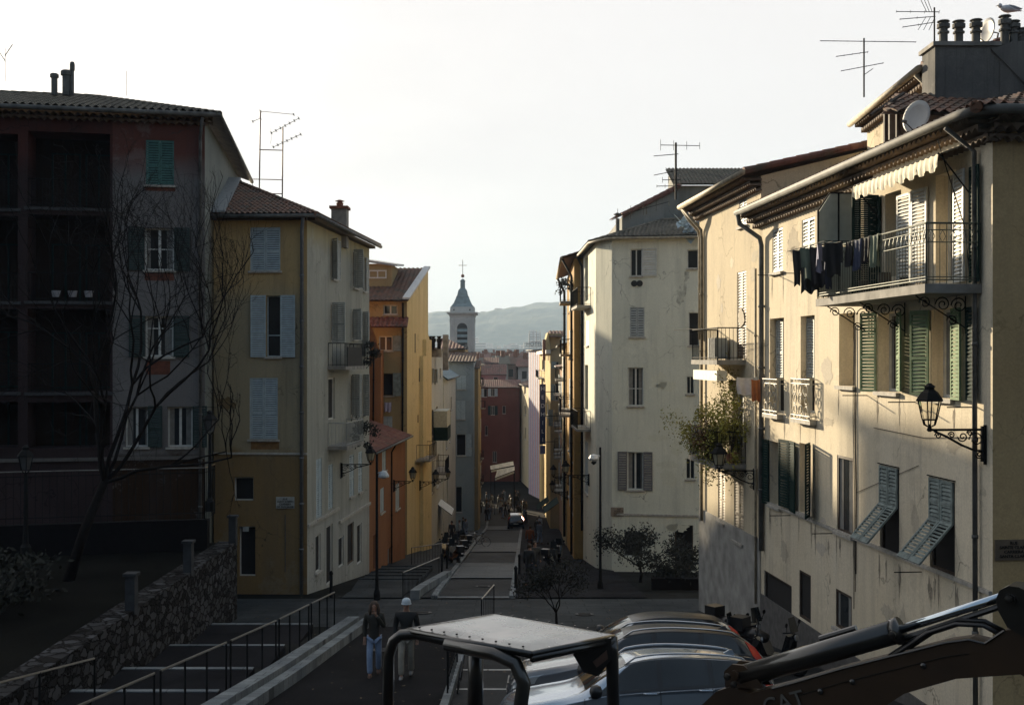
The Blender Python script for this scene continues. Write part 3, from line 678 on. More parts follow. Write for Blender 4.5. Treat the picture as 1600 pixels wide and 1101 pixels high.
# ------------------------------------------------------------------ neighbour of the corner house
STD = stucco('warm_cream_render', (.58, .50, .36), (.52, .45, .33), (.24, .21, .17), .6)
DF = Fr(RX(32.52), 32.52, RX(39.4)-RX(32.52), 6.88)
HD = House('tall_terraced_house', 'tall cream house with two iron balconies, between the corner house and the round cornered one', 'house', (DF.x, DF.y, G(33)), STD)
DT = 13.12; HD.facade(DF, -3, DT); DLn = DF.len
def WD(px, py, **k): return window(HD, DF, px, py, **k)
WD((1155, 1167), (303, 353), kind='closed', shut='closed', smat=GREYW)
WD((1152, 1166), (424, 560), kind='closed', shut='closed', smat=BROWNP, sill=False)
WD((1122, 1133), (738, 815), kind='closed', shut='closed', smat=simple('bleached_wood', (.34,.28,.20), .7)); WD((1147, 1162), (750, 846), kind='closed', shut='closed', smat=MC['bleached_wood'])
WD((1145, 1163), (610, 700), kind='casement', sill=False)
WD((1106, 1114), (890, 960), kind='dark', sill=False); WD((1148, 1158), (918, 985), kind='dark', sill=False)
bk = V(17, 33, 0)
HD.w.quad(DF.P(0, -2), DF.P(0, DT), V(11.9, 33.2, DT+1.25), V(17, 33.5, DT-.1), V(17, 33.5, -2))
HD.w.quad(DF.P(DLn, -2), DF.P(DLn, DT), V(11.5, 39.8, DT+1.25), V(17, 40, DT-.1), V(17, 40, -2))
HD.finish(); hd = HD.root
MB().fbox(DF, .02, DLn-.02, -2, CZ-(700-HY)/FPX*36-2.3, 0, .035).build('plinth', simple('grey_render', (.31,.30,.275), .9, var=.3, scale=2), hd)
genoise(DF, -.05, DLn+.25, DT+.02, 3, root=hd); gutter(hd, [DF.P(-.35, DT+.03, .64), DF.P(DLn+.3, DT+.03, .64)], .085, PVC)
mb = tiles([DF.P(DLn+.3, DT+.05, .6), DF.P(-.2, DT+.05, .6), V(11.9, 33.1, DT+1.33), V(11.5, 40, DT+1.33)]); ridge(mb, DF.P(-.2, DT+.1, .55), V(11.9, 33.1, DT+1.38)); mb.build('roof', TILE_RD, hd, recalc=False)
tiles([V(11.9, 33.1, DT+1.33), V(17.4, 33.4, DT), V(17.4, 40.2, DT), V(11.5, 40, DT+1.33)][::-1]).build('roof', TILE_RD, hd, recalc=False)
for du in (0, .38): pipe(hd, [DF.P(DLn+.1-du*.2, DT-.05, .6), DF.P(DLn-.05-du, DT-.5, .35), DF.P(DLn-.3-du, DT-.85, .12), DF.P(DLn-.35-du*.7, DT-1.1, .09), DF.P(DLn-.35-du*.7, 8.6 if du == 0 else 2.5, .09)], .05, PVC)
pipe(hd, [DF.P(.25, DT-2.6, .08), DF.P(.25, 1, .08)], .035, PVC)
def balc(root, F, ua, ub, z, d, h=.95, step=.11, th=.14, mat=IRON, smat=CONC):
    MB().fbox(F, ua, ub, z-th, z, .002, d).build('balcony_slab', smat, root)
    mb = MB(); railing(mb, [F.P(ua+.03, z, .02), F.P(ua+.03, z, d-.04), F.P(ub-.03, z, d-.04), F.P(ub-.03, z, .02)], h, step); return mb.build('balcony_railing', mat, root)
ba, bb = (34.0-32.52)/DF.dy, (37.1-32.52)/DF.dy
balc(hd, DF, ba, bb, 7.92, .87); balc(hd, DF, ba-.05, bb+.2, 4.85, .9)
MB().fbox(DF, bb-1.5, bb-.7, 7.95, 8.6, .1, .5).build('air_conditioner', GREYW, hd)
mb = MB(); mb.fbox(DF, ba+.25, bb, 7.3, 7.6, .5, .8); mb.build('rolled_awning', simple('white_canvas', (.7,.66,.55), .7), hd)
mb = MB(); mb.tube([DF.P(ba+.1, 8.85, .87), DF.P(bb+.5, 8.9, 1.3)], .012); mb.build('drying_rod', IRON, hd)
MB().lathe(V(11.2, 34.6, DT+1.0), [(.2, 0), (.2, .5), (.24, .52), (.2, .56)], 4).build('chimney', STONE, hd)
mb = MB(); mb.lathe(V(11.2, 34.6, DT+1.9), [(.34, 0), (.2, .12), (.06, .22), (.03, .3)], 4)
for a in (-.13, .13):
    for b in (-.13, .13): mb.tube([V(11.2+a, 34.6+b, DT+1.5), V(11.2+a, 34.6+b, DT+1.95)], .03, 4)
mb.build('chimney_cap', TERRA, hd)
# ------------------------------------------------------------------ leaf clumps
LEAFM = simple('leaves', (.21, .20, .04), .7, var=.6, scale=4, spec=.2)
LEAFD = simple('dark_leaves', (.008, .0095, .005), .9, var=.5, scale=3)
LEAFR = simple('reddish_leaves', (.17, .09, .035), .65, var=.5, scale=3)
def leaves(mb, c, rad, n, size, rnd, clumps=0):
    c = Vector(c); cl = [(c+Vector([rnd.gauss(0, .5)*rad[i] for i in range(3)]), rnd.uniform(.25, .5)) for _ in range(clumps or 1)] if clumps else [(c, 1)]
    for _ in range(n):
        cc, k = rnd.choice(cl); d = Vector([rnd.gauss(0, .45)*rad[i]*k for i in range(3)]); p = cc+d
        a = Vector([rnd.uniform(-1, 1) for _ in range(3)]).normalized(); b = a.orthogonal().normalized(); s = size*rnd.uniform(.6, 1.4)
        mb.add([p, p+a*s*.5+b*s*.25, p+a*s, p+a*s*.5-b*s*.25], [(0,1,2,3)])
# plants on the lower balcony
rr = random.Random(5)
for i, (t, o, h, n, lab, m, rz) in enumerate(((.0, .35, 1.85, 2000, 'tallest leafy shrub on the planted balcony, nearest the downpipe', LEAFM, .75), (.28, .55, 1.4, 1600, 'bushy green shrub in the middle of the planted balcony', LEAFM, .7), (.6, .85, 1.1, 1500, 'wide green shrub hanging over the far end of the planted balcony', LEAFM, .85), (.4, .7, .75, 1100, 'reddish shrub low against the railing of the planted balcony', LEAFR, .6))):
    u = ba+(bb-ba)*t+.25; r = thing('balcony_shrub', lab, 'plant', DF.P(u, 4.87, min(o, .55)), 'shrubs on the planted balcony')
    mb = MB(); mb.lathe(DF.P(u, 4.86, min(o, .55)), [(.13, 0), (.19, .3), (.18, .32)], 10); mb.build('pot', TERRA, r)
    mb = MB()
    for k in range(9):
        a = rr.uniform(0, 6.28); mb.tube([DF.P(u, 5.1, min(o, .6)), DF.P(u+.2*math.cos(a), 5.1+h*.5, o+.2*math.sin(a)), DF.P(u+.6*math.cos(a), 5.0+h*rr.uniform(.7, 1.05), o+.5*math.sin(a))], [.02, .012, .006], 4)
    mb.build('stem', WOODD, r)
    mb = MB(); leaves(mb, DF.P(u, 4.9+h*.55, o), (rz*.85, rz, h*.75), int(n*1.5), .085, rr, 30); mb.build('foliage', m, r, recalc=False)
# laundry hanging
CL = {'black': simple('black_cloth', (.012,.012,.014), .9), 'navy': simple('navy_cloth', (.03,.04,.08), .9), 'white': simple('white_cloth', (.6,.6,.6), .85), 'orange': simple('orange_cloth', (.35,.13,.05), .85), 'green': simple('grey_green_cloth', (.10,.13,.10), .9), 'lilac': simple('lilac_cloth', (.3,.3,.42), .9)}
def cloth(p, d, w, h, m, label, cat='laundry', sleeves=False, group=None, rnd=rr, legs=False):
    """pleated hanging cloth with the outline of a shirt, trousers or towel"""
    d = Vector(d).normalized(); n = d.cross(UP); mb = MB(); nu, nv = 14, 10; f = rnd.uniform(0, 6)
    for i in range(nu+1):
        for j in range(nv+1):
            a, b = i/nu, j/nv; wd = 1-.12*b+.05*math.sin(b*5+f)
            x = (a-.5)*w*wd; z = -h*b*(1-.05*math.sin(a*9+f)); q = .035*math.sin(a*13+f+b*1.5)*(.3+b)
            if j == 0: z += -.03*math.sin(a*math.pi)
            mb.v.append(Vector(p)+d*x+UP*z+n*q)
    for i in range(nu):
        for j in range(nv):
            if legs and j >= 4 and abs(i-nu/2+.5) < 1: continue
            if sleeves and j > 5 and (i < 2 or i > nu-3): continue
            k = i*(nv+1)+j; mb.f.append((k, k+nv+1, k+nv+2, k+1))
    n0 = len(mb.v); nf = list(mb.f); mb.v += [v+n*.012 for v in mb.v[:n0]]; mb.f += [tuple(i+n0 for i in q)[::-1] for q in nf]
    return mb.build(cat.replace(' ', '_'), m, None, loc=p, recalc=False, smooth=True, label=label, cat=cat, group=group)
rodz = 10.36
ro = MB(); 
for o in (1.12, 1.3, 1.48): ro.tube([RF.P(u1-1.8, rodz, o), RF.P(u1+.55, rodz, o)], .008, 4)
for u in (u1-1.8, u1+.5): ro.tube([RF.P(u, rodz, .98), RF.P(u, rodz, 1.5)], .01, 4)
ro.build('drying_rack', IRON, None, loc=RF.P(u1-.6, rodz, 1.3), label='thin drying rack hooked outside the far end of the long balcony', cat='drying rack')
items = [(u1+.0, 1.35, .4, .8, 'black', 'black trousers hanging furthest out over the street', 'trousers', 'legs'), (u1-.2, 1.25, .42, .95, 'black', 'long black garment at the far end of the drying rack', 'garment', ''), (u1-.5, 1.35, .4, .7, 'green', 'grey green shirt on the outer line of the drying rack', 'shirt', 'sleeves'), (u1-.7, 1.2, .42, .85, 'black', 'second long black garment, in the middle of the rack', 'garment', ''), (u1-1.0, 1.13, .55, .9, 'navy', 'dark navy shirt on the inner line by the railing', 'shirt', 'sleeves'), (u1-1.35, 1.45, .35, .6, 'lilac', 'striped pale shirt at the near end of the drying rack', 'shirt', 'sleeves'), (u1-1.65, 1.25, .4, .7, 'black', 'black shirt nearest to the screen side of the rack', 'shirt', 'sleeves')]
for u, o, w, h, c, lab, cat, kk in items: cloth(RF.P(u, rodz, o), (NR*.8+DR*.6) if c in ('black', 'green') else (DR*.8-NR*.5), w, h, CL[c], lab, cat, sleeves=kk == 'sleeves', legs=kk == 'legs', group='laundry on the drying rack')
for k in range(4): cloth(RF.P(u1-1.95-k*.42, bz+1.08, 1.03), DR, .38, .5+.1*(k % 2), CL[('black', 'navy', 'black', 'green')[k]], ('crumpled black cloth over the balcony rail beside the rack', 'navy cloth folded over the balcony rail', 'black cloth over the rail near its middle', 'grey green cloth over the rail nearest the balcony middle')[k], 'cloth', group='cloths over the balcony rail')
cloth(RF.P(DL-.3, 7.45, .5), NR, .6, .5, CL['white'], 'small white cloth on a line beside the ornate window grille', 'cloth'); cloth(RF.P(DL-.95, 7.4, .45), NR, .26, .6, CL['orange'], 'orange towel hanging beside the ornate window grille', 'towel')
# ------------------------------------------------------------------ rooftop things above the corner house
CH = stucco('sooty_render', (.10, .10, .10), (.17, .165, .155), (.035, .035, .035), .8, patch=.9)
def flue(root, p, h, r=.1):
    mb = MB(); mb.lathe(p, [(r, 0), (r, h*.45), (r*1.35, h*.47), (r*1.35, h*.54), (r, h*.56), (r, h*.68), (r*1.5, h*.7), (r*1.5, h*.86), (r*.8, h*.88), (r*.8, h*.94), (r*1.5, h*.96), (r*1.3, h)], 12); return mb.build('chimney_pot', ZINC, root)
rt = thing('chimney_stack', 'broad sooty chimney wall with metal flue pots above the corner house', 'chimney', V(10.3, 26, 12.6))
Y = 25.3; xa, xb, xc = (1461-800)/FPX*Y, (1562-800)/FPX*Y, 13.2
mb = MB(); mb.box(xa, xb, Y, Y+.8, 12.0, at(0, 72, Y).z); mb.box(xb, xc, Y-.02, Y+.82, 12.0, at(0, 72, Y).z+.0)
mb.prism([V(xb-.2, Y-.05, at(0, 78, Y).z), V(xb+.25, Y-.05, at(0, 66, Y).z), V(xc, Y-.05, at(0, 60, Y).z), V(xc, Y-.05, 12)], (0, .9, 0))
mb.build('chimney_wall', CH, rt); mb = MB(); mb.box(xa-.06, xb+.02, Y-.06, Y+.86, at(0, 72, Y).z, at(0, 72, Y).z+.09); mb.build('coping', CONC, rt)
for px, pt in ((1474, 33), (1498, 33), (1525, 31), (1570, 25), (1584, 33), (1597, 45)): flue(rt, at(px, 70, Y+.4), (70-pt)/FPX*Y*1.02, .095)
# gull on the flue
gr = at(1574, 24, 26.4); b = thing('seagull', 'white seagull standing on the tallest flue pot', 'bird', gr)
mb = MB(); mb.lathe(gr+V(-.17, 0, .17), [(.005, 0), (.05, .03), (.085, .12), (.09, .2), (.06, .3), (.025, .42), (.012, .5)], 10, axis=(1, 0, -.15)); mb.lathe(gr+V(-.17, 0, .22), [(.01, -.055), (.045, -.03), (.052, .0), (.042, .03), (.01, .055)], 10)
for s in (-.03, .03): mb.tube([gr+V(.02, s, .1), gr+V(.02, s, 0)], .006, 4)
mb.build('body', simple('white_feathers', (.55, .56, .58), .8), b, smooth=True)
MB().lathe(gr+V(-.06, 0, .19), [(.01, 0), (.07, .1), (.06, .22), (.012, .4)], 8, axis=(1, 0, -.12)).build('wing', simple('grey_feathers', (.25,.27,.3), .8), b, smooth=True)
MB().lathe(gr+V(-.21, 0, .22), [(.012, 0), (.003, .06)], 6, axis=(-1, 0, -.25)).build('beak', simple('beak_yellow', (.4,.25,.03), .5), b)
def dish(name, label, c, r, facing, base):
    rt = thing(name, label, 'satellite dish', base); f = Vector(facing).normalized(); mb = MB()
    prof = [(0.001, 0), (r*.4, r*.03), (r*.75, r*.1), (r, r*.18), (r, r*.2), (r*.72, r*.13), (r*.4, r*.06), (.001, r*.03)]
    mb.lathe(Vector(c), prof, 28, axis=f); mb.build('dish', simple('dish_grey', (.34, .35, .35), .5, var=.06), rt, smooth=True)
    mb = MB(); mb.tube([Vector(c)-f*.02, Vector(c)-f*.25, Vector(base)], .022); mb.tube([Vector(c)-UP*r*.9+f*.1, Vector(c)-UP*r*.5+f*r*1.2], .012); mb.lathe(Vector(c)-UP*r*.5+f*r*1.2, [(.03, -.05), (.04, .03)], 8, axis=-f); mb.build('mount', ZINC, rt); return rt
c = at(1435, 184, 22.5); dish('satellite_dish', 'large pale satellite dish just above the gutter of the corner house', c, .33, (-.86, -.5, .12), c+V(.35, .3, -.7))
c = at(1545, 49, 26.6); dish('satellite_dish', 'upper satellite dish among the flue pots, seen nearly edge on', c, .3, (-.97, -.22, .12), c+V(.18, .1, -.45))
# attic house behind
HU = House('rooftop_house', 'attic storey with its own gutter rising behind the roof of the corner house', 'house', V(9, 28, 13), STD)
UF = Fr(at(1460, 0, 26.2).x, 26.2, at(1355, 0, 32).x-at(1460, 0, 26.2).x, 5.8); zt = 14.55
HU.facade(UF, 12, zt)
window(HU, UF, None, None, kind='closed', shut='closed', smat=BROWNP, uz=(1.0, 1.7, 13.2, 14.2))
HU.w.quad(UF.P(0, 12), UF.P(0, zt), V(13, 26.2, zt+1.0), V(13, 26.2, 12)); HU.w.quad(UF.P(5.6, 12), UF.P(5.6, zt), V(12, 32.5, zt+.9), V(12, 32.5, 12)); hu = HU.finish()
mb = tiles([UF.P(UF.len+.3, zt, .35), UF.P(-.1, zt, .35), V(13, 26.0, zt+1.0), V(12.5, 32.8, zt+1.0)]); ridge(mb, UF.P(-.1, zt+.05, .3), V(13, 26.0, zt+1.05)); mb.build('roof', TILE_RD, hu, recalc=False)
gutter(hu, [UF.P(-.15, zt-.02, .4), UF.P(UF.len+.35, zt-.02, .4)], .08, PVC)
pipe(hu, [UF.P(.1, zt-.1, .4), UF.P(.1, zt-.4, .1), UF.P(.1, 12.9, .1)], .05, PVC, rings=False)
genoise(UF, 0, UF.len, zt-.02, 2, root=hu)
# terrace lean-to with tiled canopy, posts
rt = thing('roof_terrace_shelter', 'small tiled lean-to on wooden posts over a roof terrace behind the dish', 'shelter', V(8.6, 24.5, 12.8))
a1, a2 = at(1380, 168, 24), at(1520, 178, 24); q = [at(1368, 172, 24), at(1400, 186, 23), at(1600, 196, 23.2), at(1600, 176, 25.5), at(1402, 148, 25.5)]
tiles([at(1378, 176, 23.4), at(1620, 182, 23.4), at(1620, 170, 25.8), at(1398, 150, 25.8)]).build('roof', TILE_BR, rt, recalc=False)
mb = MB()
for px in (1384, 1403, 1500): MB().tube([at(px, 172, 23.9), at(px, 240, 23.9)], .05, 6).build('post', WOODD, rt)
mb.tube([at(1360, 180, 24), at(1412, 146, 24.6)], .04, 6); mb.build('rafter', WOODD, rt)
MB().box(at(1390, 0, 24.3).x, 13, 24.3, 24.5, 12.3, at(0, 178, 24.3).z).build('wall', STD if False else CONC, rt)
# antennas
def antenna(label, base, h, booms, r=.018, extra=None):
    rt = thing('television_antenna', label, 'antenna', base); b = Vector(base); mb = MB(); mb.tube([b, b+UP*h], r, 6); mb.build('mast', IRON, rt)
    mb = MB()
    for (z, dirv, back, fwd, ne, el, tilt) in booms:
        tk = max(.008, .00032*b.y); d = Vector(dirv).normalized(); c = b+UP*z; e = d.cross(UP).normalized() if not tilt else UP
        mb.tube([c-d*back, c+d*fwd], tk*1.2, 4)
        for k in range(ne):
            q = c-d*back+d*(back+fwd)*k/max(1, ne-1); l = el*(1-.35*k/max(1, ne-1)); mb.tube([q-e*l, q+e*l], tk*.8, 4)
    if extra: extra(mb, b)
    mb.build('boom', IRON, rt); return rt
def x1(mb, b):
    for k in range(4): mb.tube([b+V(-.25+.12*k, 0, 2.25), b+V(-.45+.12*k, .0, 2.75)], .008, 4); mb.tube([b+V(-.5+.12*k, 0, 1.5), b+V(-.25+.12*k, 0, 1.85)], .008, 4)
base = at(1460, 150, 25.4); antenna('grid antenna on the tall mast beside the chimney wall', base, (150-12)/FPX*25.4, [(1.85, (-1, .3, .1), .1, .8, 4, .12, 0), (1.75, (-1, .3, 0), 0, .72, 3, .1, 0), (1.62, (-1, .3, -.08), 0, .66, 3, .1, 0)], extra=lambda mb, b: [mb.tube([b+V(-.12-.12*k, 0, 1.45), b+V(.02-.1*k, 0, 1.75)], .008, 4) for k in range(3)]+[mb.tube([b+V(-.05-.06*k, 0, 1.85), b+V(-.18-.08*k, 0, 2.2)], .007, 4) for k in range(3)])
base = at(1350, 152, 31); antenna('tall antenna with three long horizontal booms on the attic roof', base, (152-60)/FPX*31, [(1.50, (-1, .1, .04), 1.35, 1.15, 8, .05, 0), (1.2, (-1, .2, -.1), .1, .72, 5, .08, 0), (.82, (-1, .2, -.15), .5, .6, 6, .06, 0), (.6, (1, .2, .7), 0, .3, 3, .05, 0)], r=.022)
base = at(1056, 312, 52); antenna('crowded antenna mast with five booms above the far right roofs', base, (312-223)/FPX*52, [(2.45, (1, .1, 0), .7, 1.1, 4, .25, 1), (2.05, (-1, .2, -.05), .1, .98, 10, .1, 0), (1.3, (-1, 0, -.2), .1, 1.0, 3, .1, 0), (.9, (-1, .1, 0), .2, .6, 4, .2, 1), (.62, (-1, .1, 0), .25, .85, 4, .1, 1)], r=.05)
base = at(1010, 335, 54); antenna('fallen looking low antenna lying along the roof ridge', base, .35, [(.3, (1, 0, .28), 1.4, 1.1, 5, .35, 1)], r=.02)
# scaffold antenna on left roof
base = at(407, 305, 48); rt = thing('television_antenna', 'double mast antenna frame with cross bars on the left tiled roof', 'antenna', base)
def q(px, py): return at(px, py, 48)
mb = MB()
mb.tube([q(405, 308), q(407, 174)], .03); mb.tube([q(441, 318), q(442, 199)], .03); mb.tube([q(394, 300), q(395, 280), q(441, 281)], .018)
for a, b in (((405, 234), (442, 235)), ((405, 302), (441, 303))): mb.tube([q(*a), q(*b)], .02)
mb.build('mast', simple('rusty_steel', (.12,.06,.045), .6), rt)
mb = MB()
for a, b, n in (((407, 174), (459, 179), 2), ((424, 208), (467, 185), 7), ((427, 230), (470, 210), 7), ((407, 185), (395, 190), 2)):
    mb.tube([q(*a), q(*b)], .013, 4); A0, B0 = q(*a), q(*b)
    for k in range(n): p_ = A0+(B0-A0)*k/max(1, n-1); mb.tube([p_-V(0, .3, .0), p_+V(0, .3, .0)], .008, 4); mb.tube([p_-V(0, 0, .05), p_+V(0, 0, .05)], .02, 4)
mb.tube([q(423, 200), q(424, 218), q(422, 225)], .006, 4); mb.build('boom', IRON, rt)
# ------------------------------------------------------------------ round cornered house C
STC = stucco('pale_grey_green_render', (.60, .605, .51), (.67, .665, .56), (.22, .24, .22), .38, patch=.25)
C0 = at(956, 0, 57); C1 = at(1105, 0, 56.2)
CF = Fr(C0.x, 57, C1.x-C0.x, -.8); CT = 13.85
HC = House('narrow_corner_house', 'pale house with a cut corner and brown tiled roof across the square', 'house', V(C0.x+2, 57, G(57)), STC)
HC.facade(CF, -4, CT)
def WC(px, py, **k): return window(HC, CF, px, py, **k)
WC((985, 1003), (389, 431), cross=.0, shut='R', smat=WHITEP, lw=.72, pitch=.12); WC((1074, 1091), (390, 419), leaves=1)
WC((984, 1007), (480, 526), kind='closed', shut='closed', smat=GREYW, pitch=.12); WC((1076, 1092), (488, 540), kind='dark')
WC((981, 1005), (574, 634), cross=.45); WC((1073, 1084), (588, 615))
WC((980, 1005), (706, 765), shut='LR', smat=simple('brown_grey_paint', (.13, .125, .125), .6), lw=.45, pitch=.12, angs=(.05, .05)); WC((1072, 1085), (716, 748))
WC((975, 1005), (830, 870), kind='dark', sill=False); WC((1054, 1083), (820, 890), kind='open', sill=False, depth=.4)
Ca = at(931, 0, 59); CF2 = Fr(Ca.x, 59, C0.x-Ca.x, -2.0); HC.facade(CF2, -4, CT)
Cb = at(911, 0, 66.8); CF3 = Fr(Cb.x, 66.8, Ca.x-Cb.x, -7.8); HC.facade(CF3, -4, CT)
def WC3(px, py, **k): return window(HC, CF3, px, py, **k)
WC3((914, 919), (400, 470), kind='dark', sill=False); WC3((915, 920), (500, 540), kind='closed', shut='closed', smat=GREYW, pitch=0); WC3((914, 919), (570, 640), kind='dark', sill=False); WC3((914, 919), (690, 770), kind='closed', shut='closed', smat=GREYBLUE, pitch=0)
HC.w.quad(CF.P(CF.len, -4), CF.P(CF.len, CT), V(13, 67, CT), V(13, 67, -4)); hc = HC.finish()
ap = V(9.6, 62, CT+1.75); e1 = CF.P(-.2, CT+.05, .35); e2 = CF.P(CF.len+.2, CT+.05, .35); e0 = CF2.P(-.1, CT+.05, .35); e3 = CF3.P(-.2, CT+.05, .35)
mb = tiles([e1, e2, V(ap.x, 60.6, CT+1.6)] if False else [e1, e2, V(10.6, 60.5, CT+1.5), V(7.9, 61, CT+1.35)]); m2 = tiles([e0, e1, V(7.9, 61, CT+1.35)]); m3 = tiles([e3, e0, V(7.9, 61, CT+1.35), V(7.6, 68, CT+1.35)])
for m_ in (m2, m3): mb.add(m_.v, m_.f)
ridge(mb, e1, V(7.9, 61, CT+1.4)); ridge(mb, V(7.9, 61, CT+1.4), V(11, 60.5, CT+1.55)); ridge(mb, e0, V(7.9, 61, CT+1.4)); mb.build('roof', TILE_GR, hc, recalc=False)
gutter(hc, [e2-UP*.06, e1-UP*.06, e0-UP*.06, e3-UP*.06], .07, PVC)
mb = MB(); mb.lathe(at(965, 340, 60)-UP*.1, [(.1, -.8), (.1, .0), (.1, .05)], 8); mb.lathe(at(965, 336, 60), [(.2, 0), (.2, .05), (.05, .12)], 8); mb.build('chimney_pot', ZINC, hc)
mb = MB(); mb.fbox(CF, 0.02, CF.len-.1, .2, .3, 0, .06); mb.build('string_course', STONE, hc)
for px in (991, 999.5): MB().lathe(CF.P(CF.U(px), CF.Z(443, 1), .01), [(.15, 0), (.16, .03), (.02, .04)], 12, axis=(CF.nx, CF.ny, 0)).build('vent', DARK, hc)
mb = MB(); mb.fbox(CF, CF.U(980), CF.U(1004), CF.Z(785, 1)+0, CF.Z(785, 1)+.02, 0, .01)
ps = CF.P(CF.U(967), CF.Z(799, .3), .01); rt = thing('street_sign', 'brownish street name plate on the pale house across the square', 'street sign', ps)
MB().obox(ps+V(-.4, -.03, -.22), (.8, 0, 0), (0, .03, 0), (0, 0, .44)).build('plate', simple('aged_plate', (.24,.19,.14), .7), rt); text('RUE\nROSSETTI\nCARRIERA\nROUSSETTI', .105, ps+V(0, -.04, .10), (1, 0, 0), UP, DARK, rt)
# balconies on its street side
for (za, zb, col) in ((9.9, 11, IRON), (4.15, 5.2, IRON)): balc(hc, CF3, 1.0, 5.0, za+.9 if za > 9 else za, .75, step=.2, mat=col)
pipe(hc, [CF3.P(.1, CT, .35), CF3.P(.2, CT-.6, .08), CF3.P(.2, -2, .08)], .07, IRON)
# taller grey block behind with a tiled roof
HB = House('rear_house', 'grey house with tiled attic rising behind the roof of the pale corner house', 'house', V(12, 70, 8), stucco('grey_cement_render', (.20,.21,.20), (.27,.27,.25), (.09,.09,.09), .6))
zl, zr = at(0, 338, 62.4).z, at(0, 292, 62.4).z
x0, x1_, x2_ = at(972, 0, 62.4).x, at(1062, 0, 62.4).x, at(1180, 0, 62.4).x
HB.w.quad(V(x0, 62.4, 5), V(x1_, 62.4, 5), V(x1_, 62.4, zr), V(x0, 62.4, zl)); HB.w.quad(V(x0, 62.4, 5), V(x0, 62.4, zl), V(x0, 75, zl), V(x0, 75, 5))
z4, z5 = at(0, 290, 63).z, at(0, 268, 65).z
HB.w.quad(V(x1_-.1, 63, 5), V(x2_, 63, 5), V(x2_, 63, z4), V(x1_-.1, 63, z4)); HB.w.quad(V(x1_-.1, 63, 5), V(x1_-.1, 63, z4), V(x1_-.1, 66, z5+.3), V(x1_-.1, 70, 5)); hb = HB.finish()
mb = tiles([V(x1_-.3, 62.6, z4), V(x2_, 62.6, z4), V(x2_, 66, z5+.3), V(x1_-.3, 66, z5+.3)]); mb.build('roof', TILE_GR, hb, recalc=False)
mb = MB(); ridge(mb, V(x0, 62.3, zl+.05), V(x1_, 62.3, zr+.05), .16); mb.build('coping', TILE_RD, hb)
mb = tiles([V(x0-.2, 62.5, zl+.05), V(x1_, 62.5, zr+.05), V(x1_, 68, zr+.4), V(x0-.2, 68, zl+.4)]); mb.build('roof', TILE_RD, hb, recalc=False)
# plastic sheet in valley
mb = MB(); rs = random.Random(3)
for i in range(60):
    t = i/60; p = at(1066+t*26+rs.uniform(-5, 5), 345+t*38+rs.uniform(-6, 6), 56.6); a = Vector([rs.uniform(-1, 1) for _ in range(3)])*.35; b = Vector([rs.uniform(-1, 1) for _ in range(3)])*.35; mb.add([p, p+a, p+a+b, p+b], [(0,1,2,3)])
mb.build('plastic_sheet', simple('blue_plastic', (.33,.42,.48), .35), None, loc=at(1080, 365, 56.6), recalc=False, label='crumpled pale blue plastic sheet in the roof valley of the pale corner house', cat='tarpaulin')
# ------------------------------------------------------------------ ochre narrow house next down the street
HE = House('ochre_terraced_house', 'narrow ochre house with a plant filled balcony directly behind the pale corner house', 'house', V(3.9, 70, G(70)), stucco('deep_ochre_render', (.36, .22, .075), (.42, .27, .10), (.14,.10,.06), .4))
E0 = at(911, 0, 67.1); E1 = at(897, 0, 67.1); EF = Fr(E1.x, 67.1, E0.x-E1.x+.6, 0); EG = Fr(at(886, 0, 84).x, 84, E1.x-at(886, 0, 84).x, 67.1-84); ET = 13.75
HE.facade(EF, -5, ET); HE.facade(EG, -6, ET)
for zz in (11.0, 7.9, 4.8, 1.7, -1.4):
    for uu in (5.5, 10, 14.3): window(HE, EG, None, None, kind='dark', uz=(uu, uu+.9, zz, zz+1.8), shut='LR' if uu == 10 else None, smat=GREYBLUE, lw=.45, pitch=0)
HE.w.quad(EG.P(0, -6), EG.P(0, ET), V(9, 84, ET), V(9, 84, -6)); he = HE.finish()
mb = tiles([EG.P(-.3, ET, .7), EG.P(EG.len+.5, ET, .7), V(8, 67, ET+1.4), V(8, 84, ET+1.6)], period=.3); mb.build('roof', TILE_BR, he, recalc=False)
gutter(he, [EG.P(-.3, ET, .75), EG.P(EG.len+.5, ET, .75)], .08, PVC)
pipe(he, [EG.P(.1, ET, .7), EG.P(.3, ET-1, .2), EG.P(.3, -5, .2)], .09, IRON); pipe(he, [EG.P(EG.len-.1, ET, .7), EG.P(EG.len-.2, ET-1, .15), EG.P(EG.len-.2, -3.5, .15)], .07, IRON)
for z_ in (11.3,): balc(he, EG, 13.2, 16.5, z_, .8, step=.2)
balc(he, EG, 9, 12, 4.7, .7, step=.2); balc(he, EG, 12.5, 16, 4.6, .8, step=.2); balc(he, EG, 8, 12, 8.2, .7, step=.2)
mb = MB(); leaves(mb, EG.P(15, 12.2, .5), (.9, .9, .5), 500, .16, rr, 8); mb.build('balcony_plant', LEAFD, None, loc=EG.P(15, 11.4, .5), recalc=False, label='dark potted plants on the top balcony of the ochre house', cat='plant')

rz = random.Random(77)
for k in range(9): blotch(CF, CF.U(rz.uniform(1020, 1066)), rz.uniform(-1, 13), rz.uniform(.3, 1.2), rz.uniform(.3, 1.0), stucco('patch_render_d', (.60, .60, .49), (.66, .65, .53), (.3, .3, .27), .4), hc, rz)
for px, z in ((1070, 11.4), (1063, 11.0), (1073, 12.0)): blotch(CF, CF.U(px), z, rz.uniform(.12, .4), rz.uniform(.4, .9), simple('dark_damp', (.46, .46, .39), .95, var=.4, scale=5, spec=.05), hc, rz, o=.006)
for k in range(8): blotch(DF, rz.uniform(.6, DLn-1.5), rz.uniform(5.3, 12.5), rz.uniform(.2, .7), rz.uniform(.2, .8), rz.choice(PA), hd, rz)
